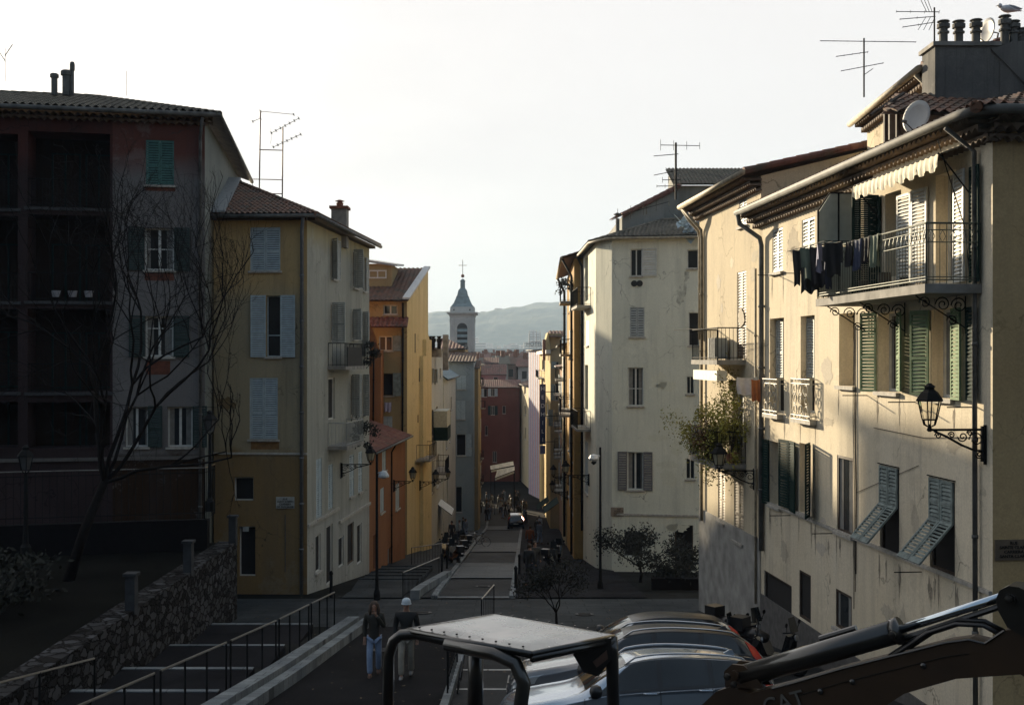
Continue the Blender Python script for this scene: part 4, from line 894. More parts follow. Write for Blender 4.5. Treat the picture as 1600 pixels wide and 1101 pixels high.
# ------------------------------------------------------------------ big house on the left (A)
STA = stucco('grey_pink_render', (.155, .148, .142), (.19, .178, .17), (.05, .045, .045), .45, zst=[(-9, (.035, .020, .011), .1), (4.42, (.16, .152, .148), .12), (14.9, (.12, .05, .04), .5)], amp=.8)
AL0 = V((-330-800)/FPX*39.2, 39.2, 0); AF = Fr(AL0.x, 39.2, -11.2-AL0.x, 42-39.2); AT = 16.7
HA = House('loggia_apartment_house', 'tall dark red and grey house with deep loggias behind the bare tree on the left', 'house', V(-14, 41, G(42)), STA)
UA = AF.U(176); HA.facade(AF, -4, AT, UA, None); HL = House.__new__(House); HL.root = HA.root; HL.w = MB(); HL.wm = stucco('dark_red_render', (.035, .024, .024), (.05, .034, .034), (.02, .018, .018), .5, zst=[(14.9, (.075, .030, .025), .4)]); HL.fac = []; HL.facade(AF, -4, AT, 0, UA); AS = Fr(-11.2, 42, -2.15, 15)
def WA(px, py, **k): return window(HA, AF, px, py, **k)
DG = simple('sea_green_paint', (.045, .13, .115), .6); DG2 = simple('black_green_paint', (.012, .03, .026), .6)
WA((228, 272), (219, 289), kind='closed', shut='closed', smat=DG, pitch=.09)
WA((226, 272), (356, 422), shut='LR', smat=DG2, lw=.55, fmat=WHITEP, cross=.5, pitch=.09)
WA((227, 271), (494, 557), shut='LR', smat=DG2, lw=.55, cross=.7, pitch=.09)
WA((196, 231), (635, 698), shut='R', smat=DG2, lw=.5, pitch=.09); WA((262, 301), (635, 698), shut='R', smat=DG2, lw=.5, pitch=.09)
for y0, y1 in ((207, 324), (336, 470), (482, 612), (628, 700)):
    for x0, x1 in ((43, 172), (-110, 28)):
        ua, ub = AF.U(x0), AF.U(x1); uc = (ua+ub)/2; z1, z0 = AF.Z(y0, uc), AF.Z(y1, uc); HL.hole(AF, ua, ub, z0, z1, 1.5)
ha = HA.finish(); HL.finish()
MB().quad(AS.P(0, -4), AS.P(AS.len, -4), AS.P(AS.len, AT), AS.P(0, AT)).build('side_wall', stucco('grey_green_flank', (.17, .185, .17), (.22, .23, .21), (.06,.065,.06), .7), ha, recalc=False)
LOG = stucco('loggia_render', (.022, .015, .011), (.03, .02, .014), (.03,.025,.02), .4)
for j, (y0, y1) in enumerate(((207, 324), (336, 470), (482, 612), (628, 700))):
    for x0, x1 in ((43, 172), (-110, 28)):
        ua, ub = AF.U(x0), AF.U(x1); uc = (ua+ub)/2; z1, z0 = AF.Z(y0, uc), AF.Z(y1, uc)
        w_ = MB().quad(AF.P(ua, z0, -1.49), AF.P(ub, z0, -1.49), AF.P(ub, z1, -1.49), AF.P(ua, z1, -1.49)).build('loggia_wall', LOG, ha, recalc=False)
        fr = MB()
        for k in (.2, .62): 
            a = ua+(ub-ua)*k
            for uu in (a, a+.45, a+.95): fr.fbox(AF, uu, uu+.06, z0, z0+2.15, -1.48, -1.42)
            fr.fbox(AF, a+.06, a+.95, z0+2.1, z0+2.15, -1.48, -1.42)
        fr.build('french_window', DKGREEN, w_)
        mb = MB()
        if j < 3:
            railing(mb, [AF.P(ua, z0, -.08), AF.P(ub, z0, -.08)], 1.0, .12); mb.build('loggia_railing', IRON, ha)
            MB().fbox(AF, ua-.1, ub+.1, z0-.12, z0-.01, 0.0, .1).build('loggia_edge', simple('grey_slab', (.06,.06,.062), .9, spec=.1), ha)
mb = MB()
for k in range(3): c = AF.P(AF.U(88)+k*.55, AF.Z(468, 20), .02); MB().lathe(c-UP*.02, [(.13, 0), (.17, .22)], 10).build('flower_pot', simple('pale_pot', (.25,.25,.27), .7), ha)
PAT = simple('brick_red_patch', (.12, .04, .022), .9, var=.3)
for (x0, x1, y0, y1) in ((226, 274, 291, 298), (226, 272, 425, 438), (228, 266, 562, 585)):
    ua, ub = AF.U(x0), AF.U(x1); MB().fbox(AF, ua, ub, AF.Z(y1, ua), AF.Z(y0, ua)-.04, 0, .008).build('render_patch', PAT, ha)
MB().fbox(AF, 0, AF.len-.02, 4.3, 4.42, 0, .07).build('string_course', simple('dull_stone', (.12,.11,.10), .9), ha)
genoise(AF, 0, AF.len+.3, AT, 2, per=.26, step=.25, root=ha)
ea, eb = AF.P(-.5, AT+.05, .65), AF.P(AF.len+.55, AT+.05, .65); ec = AS.P(AS.len+.3, AT+.05, .45)
rl, rr_ = AF.P(0, AT+1.75, -5.6), AF.P(AF.len-4.6, AT+1.75, -5.6)
mb = tiles([ea, eb, rr_, rl], period=.27, amp=.065, row=.4); m2 = tiles([eb, ec, V(-16.2, 57, AT+1.2), rr_], period=.27, amp=.065, row=.4); mb.add(m2.v, m2.f)
ridge(mb, eb, rr_+UP*.05, .13); ridge(mb, rl+UP*.05, rr_+UP*.05, .13); mb.build('roof', TILE_GR, ha, recalc=False)
gutter(ha, [ea-UP*.03, eb-UP*.03, ec-UP*.03], .09)
pipe(ha, [AF.P(AF.len-.05, AT-.1, .6), AF.P(AF.len-.15, AT-.7, .1), AF.P(AF.len-.15, G(41), .1)], .06, ZINC)
mb = MB(); 
for px, pt, r in ((85, 115, .12), (104, 110, .16), (113, 97, .07)):
    p0 = at(px, 133, 44.5); h = (133-pt)/FPX*44.5; mb.lathe(p0-UP*.4, [(r, 0), (r, .4+h*.6), (r*1.4, .4+h*.65), (r*1.4, .4+h*.9), (r, .4+h)], 10)
mb.build('chimney_pot', ZINC, ha)
antenna('thin bare aerial on the ridge of the tall left house', at(198, 150, 45.5), 1.0, [], r=.012)
antenna('faint branching aerial at the far left roof edge', at(8, 128, 44), 1.3, [(1.0, (.6, 0, .9), 0, .5, 3, .05, 0), (.8, (-.6, 0, .9), 0, .5, 3, .05, 0)], r=.012)
HA2 = None
# ------------------------------------------------------------------ B: ochre and grey corner house
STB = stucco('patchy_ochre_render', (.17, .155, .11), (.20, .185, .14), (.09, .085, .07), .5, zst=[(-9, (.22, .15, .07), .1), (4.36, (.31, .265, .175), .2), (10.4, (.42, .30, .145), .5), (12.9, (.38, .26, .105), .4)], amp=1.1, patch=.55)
STB2 = stucco('grey_side_render', (.33, .335, .29), (.38, .38, .33), (.10, .105, .095), .5, zst=[(-9, (.34, .34, .31), .12), (1.3, (.32, .32, .28), .15), (12.5, (.37, .33, .21), .35)], amp=.6)
B0 = at(334, 0, 44.2); B1 = at(480, 0, 44); BF = Fr(B0.x, 44.2, B1.x-B0.x, -.2); BT = 13.35
BSd = Fr(B1.x, 44, at(577, 0, 55.6).x-B1.x, 11.6)
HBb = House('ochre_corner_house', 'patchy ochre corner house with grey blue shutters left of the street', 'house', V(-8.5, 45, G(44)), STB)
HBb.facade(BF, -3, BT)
def WB(px, py, **k): return window(HBb, BF, px, py, **k)
WB((391, 438), (355, 423), kind='closed', shut='closed', smat=GREYBLUE)
WB((416, 438), (462, 557), shut='LR', smat=GREYBLUE, lw=.58, leaves=1, cross=.35, fmat=GREYBLUE)
WB((390, 434), (590, 686), kind='closed', shut='closed', smat=GREYBLUE)
WB((365, 396), (745, 782), kind='dark', sill=False); WB((373, 399), (822, 900), kind='dark', sill=False)
hb_ = HBb.finish()
# side wall belongs to the same house but has its own render
side = House.__new__(House); side.root = hb_; side.w = MB(); side.wm = STB2; side.fac = []
side.facade(BSd, -3, BT)
def WS(px, py, **k): k.setdefault('depth', .1); k['depth'] = min(k['depth'], .12); return window(side, BSd, px, py, **k)
WS((519, 525), (375, 436), shut='LR', smat=GREYW, lw=.42, angs=(.7, .15), kind='dark'); WS((552, 559), (392, 450), shut='LR', smat=GREYW, lw=.5, angs=(1.2, .2), kind='dark'); WS((567, 571), (402, 455), shut='R', smat=GREYW, lw=.4, kind='dark')
WS((518, 526), (474, 534), shut='LR', smat=GREYW, lw=.6, angs=(1.3, .1), kind='dark', sill=False); WS((551, 557), (484, 530), shut='LR', smat=GREYW, lw=.45, angs=(1.1, .3), kind='dark'); WS((566, 570), (488, 556), shut='LR', smat=GREYW, lw=.35, angs=(1.1, .3), kind='dark', sill=False)
WS((513, 523), (590, 655), kind='dark', sill=False, depth=.35); WS((549, 556), (585, 650), shut='LR', smat=GREYW, lw=.45, angs=(1.1, .3), kind='dark'); WS((567, 570), (585, 648), shut='LR', smat=GREYW, lw=.35, angs=(1.1, .3), kind='dark')
WS((494, 503), (716, 808), kind='closed', shut='closed', smat=GREYBLUE); WS((513, 520), (725, 795), kind='closed', shut='closed', smat=GREYBLUE, sill=False); WS((546, 553), (710, 775), kind='closed', shut='closed', smat=GREYBLUE); WS((560, 566), (705, 768), kind='closed', shut='closed', smat=GREYBLUE)
WS((493, 501), (835, 893), kind='dark'); WS((510, 520), (820, 912), kind='dark', sill=False, depth=.4); WS((529, 537), (838, 885), kind='dark', sill=False); WS((543, 553), (817, 880), kind='open', depth=.4, sill=False); WS((558, 565), (818, 880), kind='dark', sill=False)
side.w.quad(BSd.P(BSd.len, -4), BSd.P(BSd.len, BT), V(-15, 56, BT), V(-15, 56, -4)); side.finish()
be = .5
r1 = BF.P(-.2, BT+.05, be); r2 = BF.P(BF.len, BT+.05, 0)+V(BF.nx*be+BSd.nx*be, BF.ny*be+BSd.ny*be, 0); r3 = BSd.P(BSd.len+.35, BT+.05, be); ap = V(-12.2, 50.6, CZ+(HY-284)/FPX*50.6)
mb = tiles([r1, r2, ap]); m2 = tiles([r2, r3, V(-12.1, 56.4, ap.z), ap]); mb.add(m2.v, m2.f); ridge(mb, r2, ap+UP*.05); mb.build('roof', TILE_BR, hb_, recalc=False)
gutter(hb_, [r1-UP*.05, r2-UP*.05, r3-UP*.05], .08)
mb = MB(); mb.prism([r1+V(.1, 0, .1), r1+V(.75, .1, .12), ap+V(.3, 0, .12), ap+V(-.4, 0, .12)], (0, 0, .08)); mb.build('lead_flashing', simple('lead', (.25,.27,.28), .5), hb_)
MB().fbox(BF, 0, BF.len+.03, BT-.12, BT+.0, 0, .3).build('eaves_board', WOODD, hb_); MB().fbox(BSd, 0, BSd.len, BT-.12, BT+.0, 0, .3).build('eaves_board', WOODD, hb_)
pipe(hb_, [BF.P(BF.len-.05, BT, .45), BF.P(BF.len-.18, BT-.5, .1), BF.P(BF.len-.2, G(44), .1)], .07, simple('grey_pipe', (.12,.13,.14), .5))
mb = MB(); mb.fbox(BF, 0, BF.len, 4.28, 4.36, 0, .07); mb.build('string_course', STONE, hb_)
mb = MB(); mb.fbox(BSd, .05, 5.2, 1.5, 1.62, 0, .07); mb.fbox(BSd, 5.2, BSd.len, .9, 1.02, 0, .09); mb.build('string_course', STONE, hb_)
MB().fbox(BF, BF.U(392), BF.U(436), BF.Z(706, 3)+.1, BF.Z(690, 3), 0, .008).build('render_patch', simple('ochre_patch', (.17,.09,.03), .9, var=.3), hb_)
p0 = at(531, 362, 50); mb = MB(); mb.box(p0.x-.33, p0.x+.33, 49.7, 50.4, p0.z-.7, at(0, 327, 50).z); mb.build('chimney', CONC, hb_)
mb = MB(); mb.box(p0.x-.4, p0.x+.4, 49.6, 50.5, at(0, 327, 50).z, at(0, 323, 50).z); mb.lathe(V(p0.x, 50, at(0, 323, 50).z), [(.13, 0), (.16, .15), (.1, .2), (.22, .24), (.05, .3)], 8); mb.build('chimney_cap', TERRA, hb_)
balc(hb_, BSd, BSd.U(512), BSd.U(546), BSd.Z(572, 4), .75, step=.14); rl2 = balc(hb_, BSd, BSd.U(512), BSd.U(541), BSd.Z(695, 4), .8, step=.14, mat=GREYW)
MB().fbox(BSd, BSd.U(515)+.1, BSd.U(540), BSd.Z(572, 4), BSd.Z(572, 4)+.8, .7, .735).build('balcony_screen', simple('dark_matting', (.02,.02,.018), .9), hb_)
mb = MB(); leaves(mb, BSd.P(BSd.U(545), BSd.Z(675, 6), .7), (.6, 1.2, .7), 900, .12, rr, 10); mb.build('trailing_plant', LEAFD, None, loc=BSd.P(BSd.U(541), BSd.Z(690, 6), .6), recalc=False, label='dark trailing plant over the lower left balcony', cat='plant')
mb = MB(); leaves(mb, BSd.P(BSd.U(560), BSd.Z(550, 8), .6), (.5, .9, .5), 500, .12, rr, 8); mb.build('trailing_plant', LEAFD, None, loc=BSd.P(BSd.U(555), BSd.Z(560, 7), .5), recalc=False, label='dark plant spilling from the upper left balcony', cat='plant')
ps = BF.P(BF.U(446), BF.Z(785, 4), .02); rt = thing('street_sign', 'pale street name plate on the ochre corner house beside the downpipe', 'street sign', ps)
MB().obox(ps+V(-.35, -.03, -.22), (.70, 0, 0), (0, .03, 0), (0, 0, .44)).build('plate', simple('pale_plate', (.32,.33,.31), .6), rt); text('RUE\nSAINT JOSEPH\nCARRIERA\nDE SAN JAUSE', .10, ps+V(0, -.04, .11), (1, 0, 0), UP, DARK, rt)
mb = MB(); mb.obox(ps+V(-1.62, -.02, -1.1), (.22, 0, 0), (0, .03, 0), (0, 0, .18)); mb.build('house_number', GREYW, hb_)
mb = MB(); mb.tube([BF.P(BF.U(446), 2.0, .03), BF.P(BF.U(446), -.2, .03)], .018); mb.build('downpipe', ZINC, hb_)
# ------------------------------------------------------------------ E: low orange house + taller orange wall
STO = stucco('orange_render', (.25, .115, .055), (.29, .14, .07), (.13, .07, .04), .4)
HO = House('orange_low_house', 'low orange house with a red tiled lean-to roof beside the ochre corner house', 'house', V(-7, 62, G(62)), STO)
OF = Fr(at(577, 0, 56.2).x, 56.2, at(633, 0, 68).x-at(577, 0, 56.2).x, 11.8); OT = 3.35
HO.facade(OF, -6, OT); OE = Fr(-11, 56.2, OF.x+11, 0); HO.facade(OE, -6, OT)
for px, py in (((597, 603), (700, 735)), ((594, 600), (762, 800)), ((618, 624), (755, 795))): window(HO, OF, px, py, kind='closed', shut='closed', smat=GREYBLUE, pitch=0)
window(HO, OF, (606, 612), (855, 890), kind='dark', sill=False); window(HO, OF, (583, 587), (835, 890), kind='dark', sill=False)
HO.w.quad(OF.P(OF.len, -6), OF.P(OF.len, OT), V(-11, 68, OT+1.3), V(-11, 68, -6)); ho = HO.finish()
mb = tiles([OF.P(-.3, OT, .35), OF.P(OF.len+.3, OT, .35), V(-10.2, 68.3, OT+1.3), V(-10.2, 56, OT+1.3)], period=.26); mb.build('roof', TILE_RD, ho, recalc=False)
gutter(ho, [OF.P(-.3, OT-.02, .4), OF.P(OF.len+.3, OT-.02, .4)], .06, ZINC); pipe(ho, [OF.P(6.5, OT, .35), OF.P(6.5, OT-.5, .06), OF.P(6.5, -4, .06)], .04, IRON)
MB().fbox(OF, 3.2, 4.0, OT+.42, OT+.5, -1.4, -.9).build('skylight', GLASS, ho)
HO2 = House('tall_orange_house', 'taller orange house whose narrow end shows beyond the ochre corner house, its unseen block added for shade', 'house', V(-8.2, 69, G(69)), STO)
q0, q1 = at(556, 0, 68.4), at(595, 0, 68.4); F2 = Fr(q0.x, 68.4, q1.x-q0.x, 0)
HO2.w.add([at(540, 700, 68.4), at(595, 700, 68.4), at(595, 548, 68.4), at(590, 540, 68.4), at(588, 528, 68.4), at(578, 505, 68.4), at(540, 470, 68.4)], [tuple(range(7))])
HO2.w.quad(V(q1.x, 68.4, -8), V(q1.x, 68.4, 8.4), V(q1.x-.5, 76, 8.5), V(q1.x-.5, 76, -6)); 
for q_ in ((V(-9.3, 57, -6), V(-9.3, 57, 10.3), V(-9.3, 68.3, 14.1), V(-9.3, 68.3, -6)), (V(-9.3, 57, -6), V(-9.3, 57, 10.3), V(-16, 57, 10.3), V(-16, 57, -6)), (V(-9.3, 68.3, -6), V(-9.3, 68.3, 14.1), V(-16, 68.3, 14.1), V(-16, 68.3, -6))): HO2.w.quad(*q_)  # unseen block added behind the corner house, roof pitched to shade the right wall
ho2 = HO2.finish(); tiles([V(-16, 56.8, 10.3), V(-9.1, 56.8, 10.3), V(-9.1, 68.4, 14.15), V(-16, 68.4, 14.15)], period=.3).build('roof', TILE_RD, ho2, recalc=False)
pipe(ho2, [at(584, 545, 68.2), at(583, 690, 68.2)], .05, IRON)
# ------------------------------------------------------------------ F: yellow tall house with the bright flank
STY = stucco('bright_yellow_render', (.62, .52, .28), (.66, .56, .32), (.25, .19, .09), .35, patch=.2)
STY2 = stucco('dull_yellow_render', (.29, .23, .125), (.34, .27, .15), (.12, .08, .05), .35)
HF = House('yellow_gabled_house', 'tall yellow house with a dormer, red roof and plain paler yellow flank', 'house', V(-8, 74, G(73)), STY)
f0, f1 = at(560, 0, 72), at(636, 0, 72); FF = Fr(f0.x, 72, f1.x-f0.x, 0); FT = CZ+(HY-468)/FPX*72; fb = at(669, 0, 80.5); FZ = CZ+(HY-421)/FPX*80.5; fc = at(673, 0, 90)
HF.w.quad(f1+V(0,0,-20+0*f1.z)*0+V(f1.x, f1.y, -6), V(fb.x, fb.y, -7), V(fb.x, fb.y, FZ), V(f1.x, f1.y, FT)) if False else HF.w.quad(V(f1.x, f1.y, -6), V(fb.x, fb.y, -7), V(fb.x, fb.y, FZ), V(f1.x, f1.y, FT))
HF.w.quad(V(fb.x, fb.y, -7), V(fc.x, fc.y, -8), V(fc.x, fc.y, CZ+(HY-540)/FPX*90), V(fb.x, fb.y, CZ+(HY-520)/FPX*80))
HF.w.quad(V(f0.x, 72, -6), V(f0.x, 72, FT), V(f0.x-.5, 80.5, FZ), V(f0.x-.5, 80.5, -6)); HF.w.quad(V(f0.x-.5, 80.5, -6), V(fb.x, 80.5, -6), V(fb.x, 80.5, FZ), V(f0.x-.5, 80.5, FZ)); hf = HF.finish()
fr2 = House.__new__(House); fr2.root = hf; fr2.w = MB(); fr2.wm = STY2; fr2.fac = []; fr2.facade(FF, -6, FT)  # front in a darker yellow than the flank
def WF(px, py, **k): return window(fr2, FF, px, py, pitch=0, **k)
WF((599, 621), (476, 491)); WF((592, 613), (525, 548), shut='R', smat=TEAL, lw=.55); WF((597, 614), (583, 618), kind='open', shut='R', smat=TEAL, lw=.5); WF((598, 613), (650, 680), kind='closed', shut='closed', smat=GREYBLUE)
fr2.finish()
mb = tiles([V(f0.x, 71.5, FT-.1), V(f1.x+.1, 71.5, FT-.1), V(fb.x, 80.5, FZ+.05), V(f0.x-.4, 80.5, FZ+.05)], period=.3); mb.build('roof', TILE_BR, hf, recalc=False)
mb = MB(); mb.prism([V(f1.x-.25, 71.6, FT), V(f1.x+.2, 71.6, FT), V(fb.x+.15, 80.6, FZ+.12), V(fb.x-.3, 80.6, FZ+.12)], (0, 0, .12)); mb.build('verge', simple('pale_flashing', (.45,.46,.45), .6), hf)
za = at(0, 497, 71).z; mb = tiles([V(f0.x, 71.0, at(0, 511, 71).z), V(f1.x+.1, 71.0, at(0, 511, 71).z), V(f1.x+.1, 72, at(0, 496, 72).z), V(f0.x, 72, at(0, 496, 72).z)], period=.3); mb.build('skirt_roof', TILE_RD, hf, recalc=False)
Fside = Fr(f1.x, f1.y, fb.x-f1.x, fb.y-f1.y)
mb = MB()
for px, y0, y1 in ((648.5, 521, 551), (655, 575, 596), (653, 648, 660)): u = Fside.U(px); mb.fbox(Fside, u-.14, u+.14, Fside.Z(y1, u), Fside.Z(y0, u), -.02, .012)
mb.build('slit_window', DARK, hf)
mb = MB(); u = Fside.U(659); mb.prism([Fside.P(u-.9, -6, 0), Fside.P(u-.9, Fside.Z(556, u), 0), Fside.P(u+.4, Fside.Z(556, u), 0), Fside.P(u+.4, Fside.Z(530, u), 0), Fside.P(Fside.len, Fside.Z(530, u), 0), Fside.P(Fside.len, -7, 0)], (Fside.nx*.25, Fside.ny*.25, 0)); mb.build('buttress', STY, hf)
pipe(hf, [V(f1.x-.25, 71.9, FT-.2), V(f1.x-.3, 71.85, -4)], .06, IRON)
dz0, dz1 = at(0, 437, 75).z, at(0, 412, 75).z
mb = MB(); mb.box(at(566, 0, 75).x, at(612, 0, 75).x, 75, 79, dz0-.5, dz1); mb.build('dormer', STY2, hf); mb = MB(); mb.prism([at(560, 404, 74.7), at(620, 413, 74.7), at(620, 416, 74.7), at(560, 408, 74.7)], (0, 5, .4)); mb.build('dormer_roof', simple('lead', (.2,.2,.2), .5), hf)
mb = MB()
for a, b, c_, d in ((577, 604, 422, 424), (577, 604, 433, 435)): mb.box(at(a, 0, 75).x, at(b, 0, 75).x, 74.93, 75, at(0, d, 75).z, at(0, c_, 75).z)
for a in (577, 590, 603): mb.box(at(a-.8, 0, 75).x, at(a+1, 0, 75).x, 74.94, 75, at(0, 433, 75).z, at(0, 424, 75).z)
mb.build('dormer_window', WHITEP, hf)
balc(hf, Fr(-5.9, 80, -.4, -6), 1.5, 5, at(0, 716, 76).z, .9, step=.2)
cloth(at(606, 628, 71.6), (1, 0, 0), .45, .6, CL['lilac'], 'patterned lilac cloth drying below the teal shutter of the yellow house', 'cloth')
# ------------------------------------------------------------------ G1, G2, H left side further down
def simplehouse(name, label, F, T, zb, wall, roofm, wins, depth=8, pitch=.35, over=.35, roofname='roof', rooft=1.5, gable=False, group=None, shm=None, kinds=None):
    H = House(name, label, 'house', F.P(F.len/2, G(F.y), -1), wall, group); H.facade(F, zb, T)
    for w in wins:
        px, py = w[0], w[1]; k = dict(w[2]) if len(w) > 2 else {}; k.setdefault('kind', 'dark'); k.setdefault('pitch', 0); k.setdefault('smat', shm or GREYBLUE)
        window(H, F, px, py, **k)
    for u in (0, F.len): H.w.quad(F.P(u, zb), F.P(u, T), F.P(u, T, -depth), F.P(u, zb, -depth))
    if not gable:
        H.w.quad(F.P(0, T), F.P(0, T, -depth), F.P(0, T+rooft, -depth)); H.w.quad(F.P(F.len, T), F.P(F.len, T, -depth), F.P(F.len, T+rooft, -depth))
    r = H.finish()
    a, b = F.P(-.2, T, over), F.P(F.len+.2, T, over); c, d = F.P(F.len+.2, T+rooft, -depth), F.P(-.2, T+rooft, -depth)
    tiles([a, b, c, d], period=.34, row=.6).build('roof', roofm, r, recalc=False); gutter(r, [a, b], .07, ZINC); return r
G1 = wallfr(672, 84, 692, 98)
g1 = simplehouse('white_terraced_house', 'narrow whitewashed house with teal shutters beyond the yellow flank', G1, at(0, 546, 86).z, -8, stucco('whitewash', (.46, .46, .42), (.52, .52, .47), (.2,.2,.18), .4), TILE_BR, [((673.5, 675.5), (576, 598), {'shut': 'LR', 'lw': .4, 'smat': TEAL}), ((679, 681.5), (577, 598), {'shut': 'LR', 'lw': .45, 'smat': TEAL}), ((687, 689), (575, 590), {}), ((674, 677), (640, 680), {}), ((681, 684), (635, 670), {}), ((674, 677), (720, 770), {}), ((682, 686), (710, 760), {})])
mb = MB()
for px in (672, 677, 686): mb.lathe(at(px, 545, 85), [(.14, -.6), (.14, .5), (.2, .55), (.2, .75), (.1, .8), (.2, .95)], 8)
mb.build('chimney_pot', IRON, g1); mb = MB(); mb.box(at(670, 0, 85).x, at(690, 0, 85).x, 84.6, 85.4, at(0, 545, 85).z-.6, at(0, 541, 85).z-.2); mb.box(at(693, 0, 90).x, at(701, 0, 90).x, 89, 90, 7, at(0, 523, 90).z); mb.build('chimney', CONC, g1)
rt = g1; mb = MB(); F_ = wallfr(676, 85, 692, 97); mb.fbox(F_, 1, 5, at(0, 665, 88).z, at(0, 640, 88).z, 0, 1.0); mb.build('bow_window', simple('pale_screen', (.4,.42,.36), .5), rt); MB().fbox(F_, .9, 5.1, at(0, 685, 88).z, at(0, 665, 88).z, 0, 1.05).build('bow_base', DKGREEN, rt)
balc(rt, F_, 1, 6, at(0, 735, 88).z, .9, step=.2)
G2 = wallfr(693, 99, 712, 118)
g2 = simplehouse('pale_gabled_house', 'pale house with a steep slate blue gable below the church tower', G2, at(0, 592, 103).z, -10, stucco('pale_render', (.48, .47, .40), (.54, .52, .44), (.2,.2,.18), .35), simple('slate_blue', (.13,.19,.21), .6), [((697, 699), (640, 700), {}), ((702, 704), (640, 690), {}), ((698, 700), (730, 790), {}), ((704, 706), (620, 640), {})], depth=5, rooft=3.6)
Hf = wallfr(700, 120, 740, 120)
STH = stucco('light_blue_render', (.23, .28, .30), (.27, .31, .32), (.12,.13,.12), .35)
h1 = simplehouse('light_blue_house', 'light blue house front facing the viewer below the church tower', Hf, at(0, 565, 120).z, -13, STH, TILE_BR, [((714, 728), (587, 608), {'kind': 'closed', 'shut': 'closed'}), ((713, 727), (626, 655), {'kind': 'closed', 'shut': 'closed'}), ((713, 728), (678, 712), {'shut': 'R', 'lw': .6}), ((733, 738), (678, 700), {}), ((712, 722), (760, 800), {})], rooft=1.0)
H2 = wallfr(736, 123, 747, 123); simplehouse('yellow_pilaster_house', 'narrow dull yellow strip of a house right of the light blue one', H2, at(0, 575, 123).z, -13, STY2, TILE_BR, [((739, 742), (700, 730))], rooft=.8)
mb = MB(); mb.box(at(724, 0, 121).x, at(733, 0, 121).x, 121, 122, at(0, 572, 121).z-.5, at(0, 566, 121).z); 
# red tiled roof in front of the tower
rt = thing('red_tiled_roof_house', 'low house with a red tiled hip roof below the church belfry', 'house', at(705, 600, 130)); mb = tiles([at(684, 546, 128), at(728, 544, 128), at(697, 529, 136), at(688, 529, 136)], period=.4, row=.6); mb.build('roof', TILE_RD, rt, recalc=False); MB().box(at(684, 0, 130).x, at(727, 0, 130).x, 129, 138, -12, at(0, 546, 128).z).build('wall', STY2, rt)

rz = random.Random(5)
rB = [h[:4] for f in HBb.fac for h in f[5]]; k = 0
while k < 12:
    u, z = rz.uniform(.4, 3.2), rz.uniform(.5, 12.8)
    if free(BF, u, z, rB, .75): blotch(BF, u, z, rz.uniform(.2, .7), rz.uniform(.2, .7), stucco(('ochre_patch_a', 'ochre_patch_b')[k % 2], ((.22, .19, .13), (.17, .12, .06))[k % 2], ((.26, .22, .15), (.21, .15, .08))[k % 2], sa=.4), hb_, rz)
    k += 1
# ------------------------------------------------------------------ church belfry
TY = 230.; ts = TY/FPX; tx = (723-800)*ts
def tz(py): return CZ+(HY-py)*ts
BST = stucco('belfry_stone', (.42,.44,.42), (.50,.51,.48), (.2,.22,.2), .35); BRF = simple('belfry_slate', (.17,.23,.24), .6, var=.25, scale=1.5)
rt = thing('church_belfry', 'pale square church belfry with a bell shaped slate roof and an iron cross', 'church tower', (tx, TY, G(TY)))
w = 38*ts/2; F4 = Fr(tx-w, TY-w, 2*w, 0)
Hh = House.__new__(House); Hh.root = rt; Hh.w = MB(); Hh.wm = BST; Hh.fac = []; Hh.facade(F4, -15, tz(493))
aw = 16*ts/2; Hh.hole(F4, w-aw, w+aw, tz(580), tz(513), 1.0)
Hh.w.quad(F4.P(0, -15), F4.P(0, tz(493)), F4.P(0, tz(493), -2*w), F4.P(0, -15, -2*w)); Hh.w.quad(F4.P(2*w, -15), F4.P(2*w, tz(493)), F4.P(2*w, tz(493), -2*w), F4.P(2*w, -15, -2*w))
Hh.finish()
# round head of the opening
mb = MB(); n = 12; pts = [F4.P(w+aw*math.cos(math.pi*k/n), tz(513)+aw*math.sin(math.pi*k/n), .02) for k in range(n+1)]
mb.quad(*pts); mb.quad(F4.P(w-aw, tz(580), -.95), F4.P(w+aw, tz(580), -.95), F4.P(w+aw, tz(512), -.95), F4.P(w-aw, tz(512), -.95)); mb.build('bell_opening', DARK, rt, recalc=False)
mb = MB()
for k in range(5): z = tz(515+k*8.5); mb.obox(F4.P(w-aw, z, -.05), (2*aw, 0, 0), (0, -.25, -.45), (0, 0, .12))
mb.build('louvre', BRF, rt)
mb = MB()
for k in range(12):
    a0, a1 = math.pi*k/12, math.pi*(k+1)/12
    for r0, r1 in ((aw, aw+.22),): mb.prism([F4.P(w+r0*math.cos(a0), tz(513)+r0*math.sin(a0), 0), F4.P(w+r1*math.cos(a0), tz(513)+r1*math.sin(a0), 0), F4.P(w+r1*math.cos(a1), tz(513)+r1*math.sin(a1), 0), F4.P(w+r0*math.cos(a1), tz(513)+r0*math.sin(a1), 0)], (0, -.15, 0))
for u in (.0, 2*w-.7): mb.fbox(F4, u, u+.7, -5, tz(504), 0, .15)
q4 = math.sqrt(2)
mb.lathe((tx, TY, 0), [(w*q4*1.03, tz(504)), (w*q4*1.03, tz(498)), (w*q4*1.0, tz(497.5)), (w*q4*1.06, tz(493)), (w*q4*1.22, tz(491)), (w*q4*1.25, tz(488.5)), (w*q4*1.0, tz(488)), (w*q4*.97, tz(480))], 4)
mb.build('cornice', BST, rt)
mb = MB()
for sx in (-.72, .58): mb.fbox(F4, w+sx*w, w+sx*w+.22, tz(486), tz(483.5), 0, .02)
mb.build('oculus', DARK, rt)
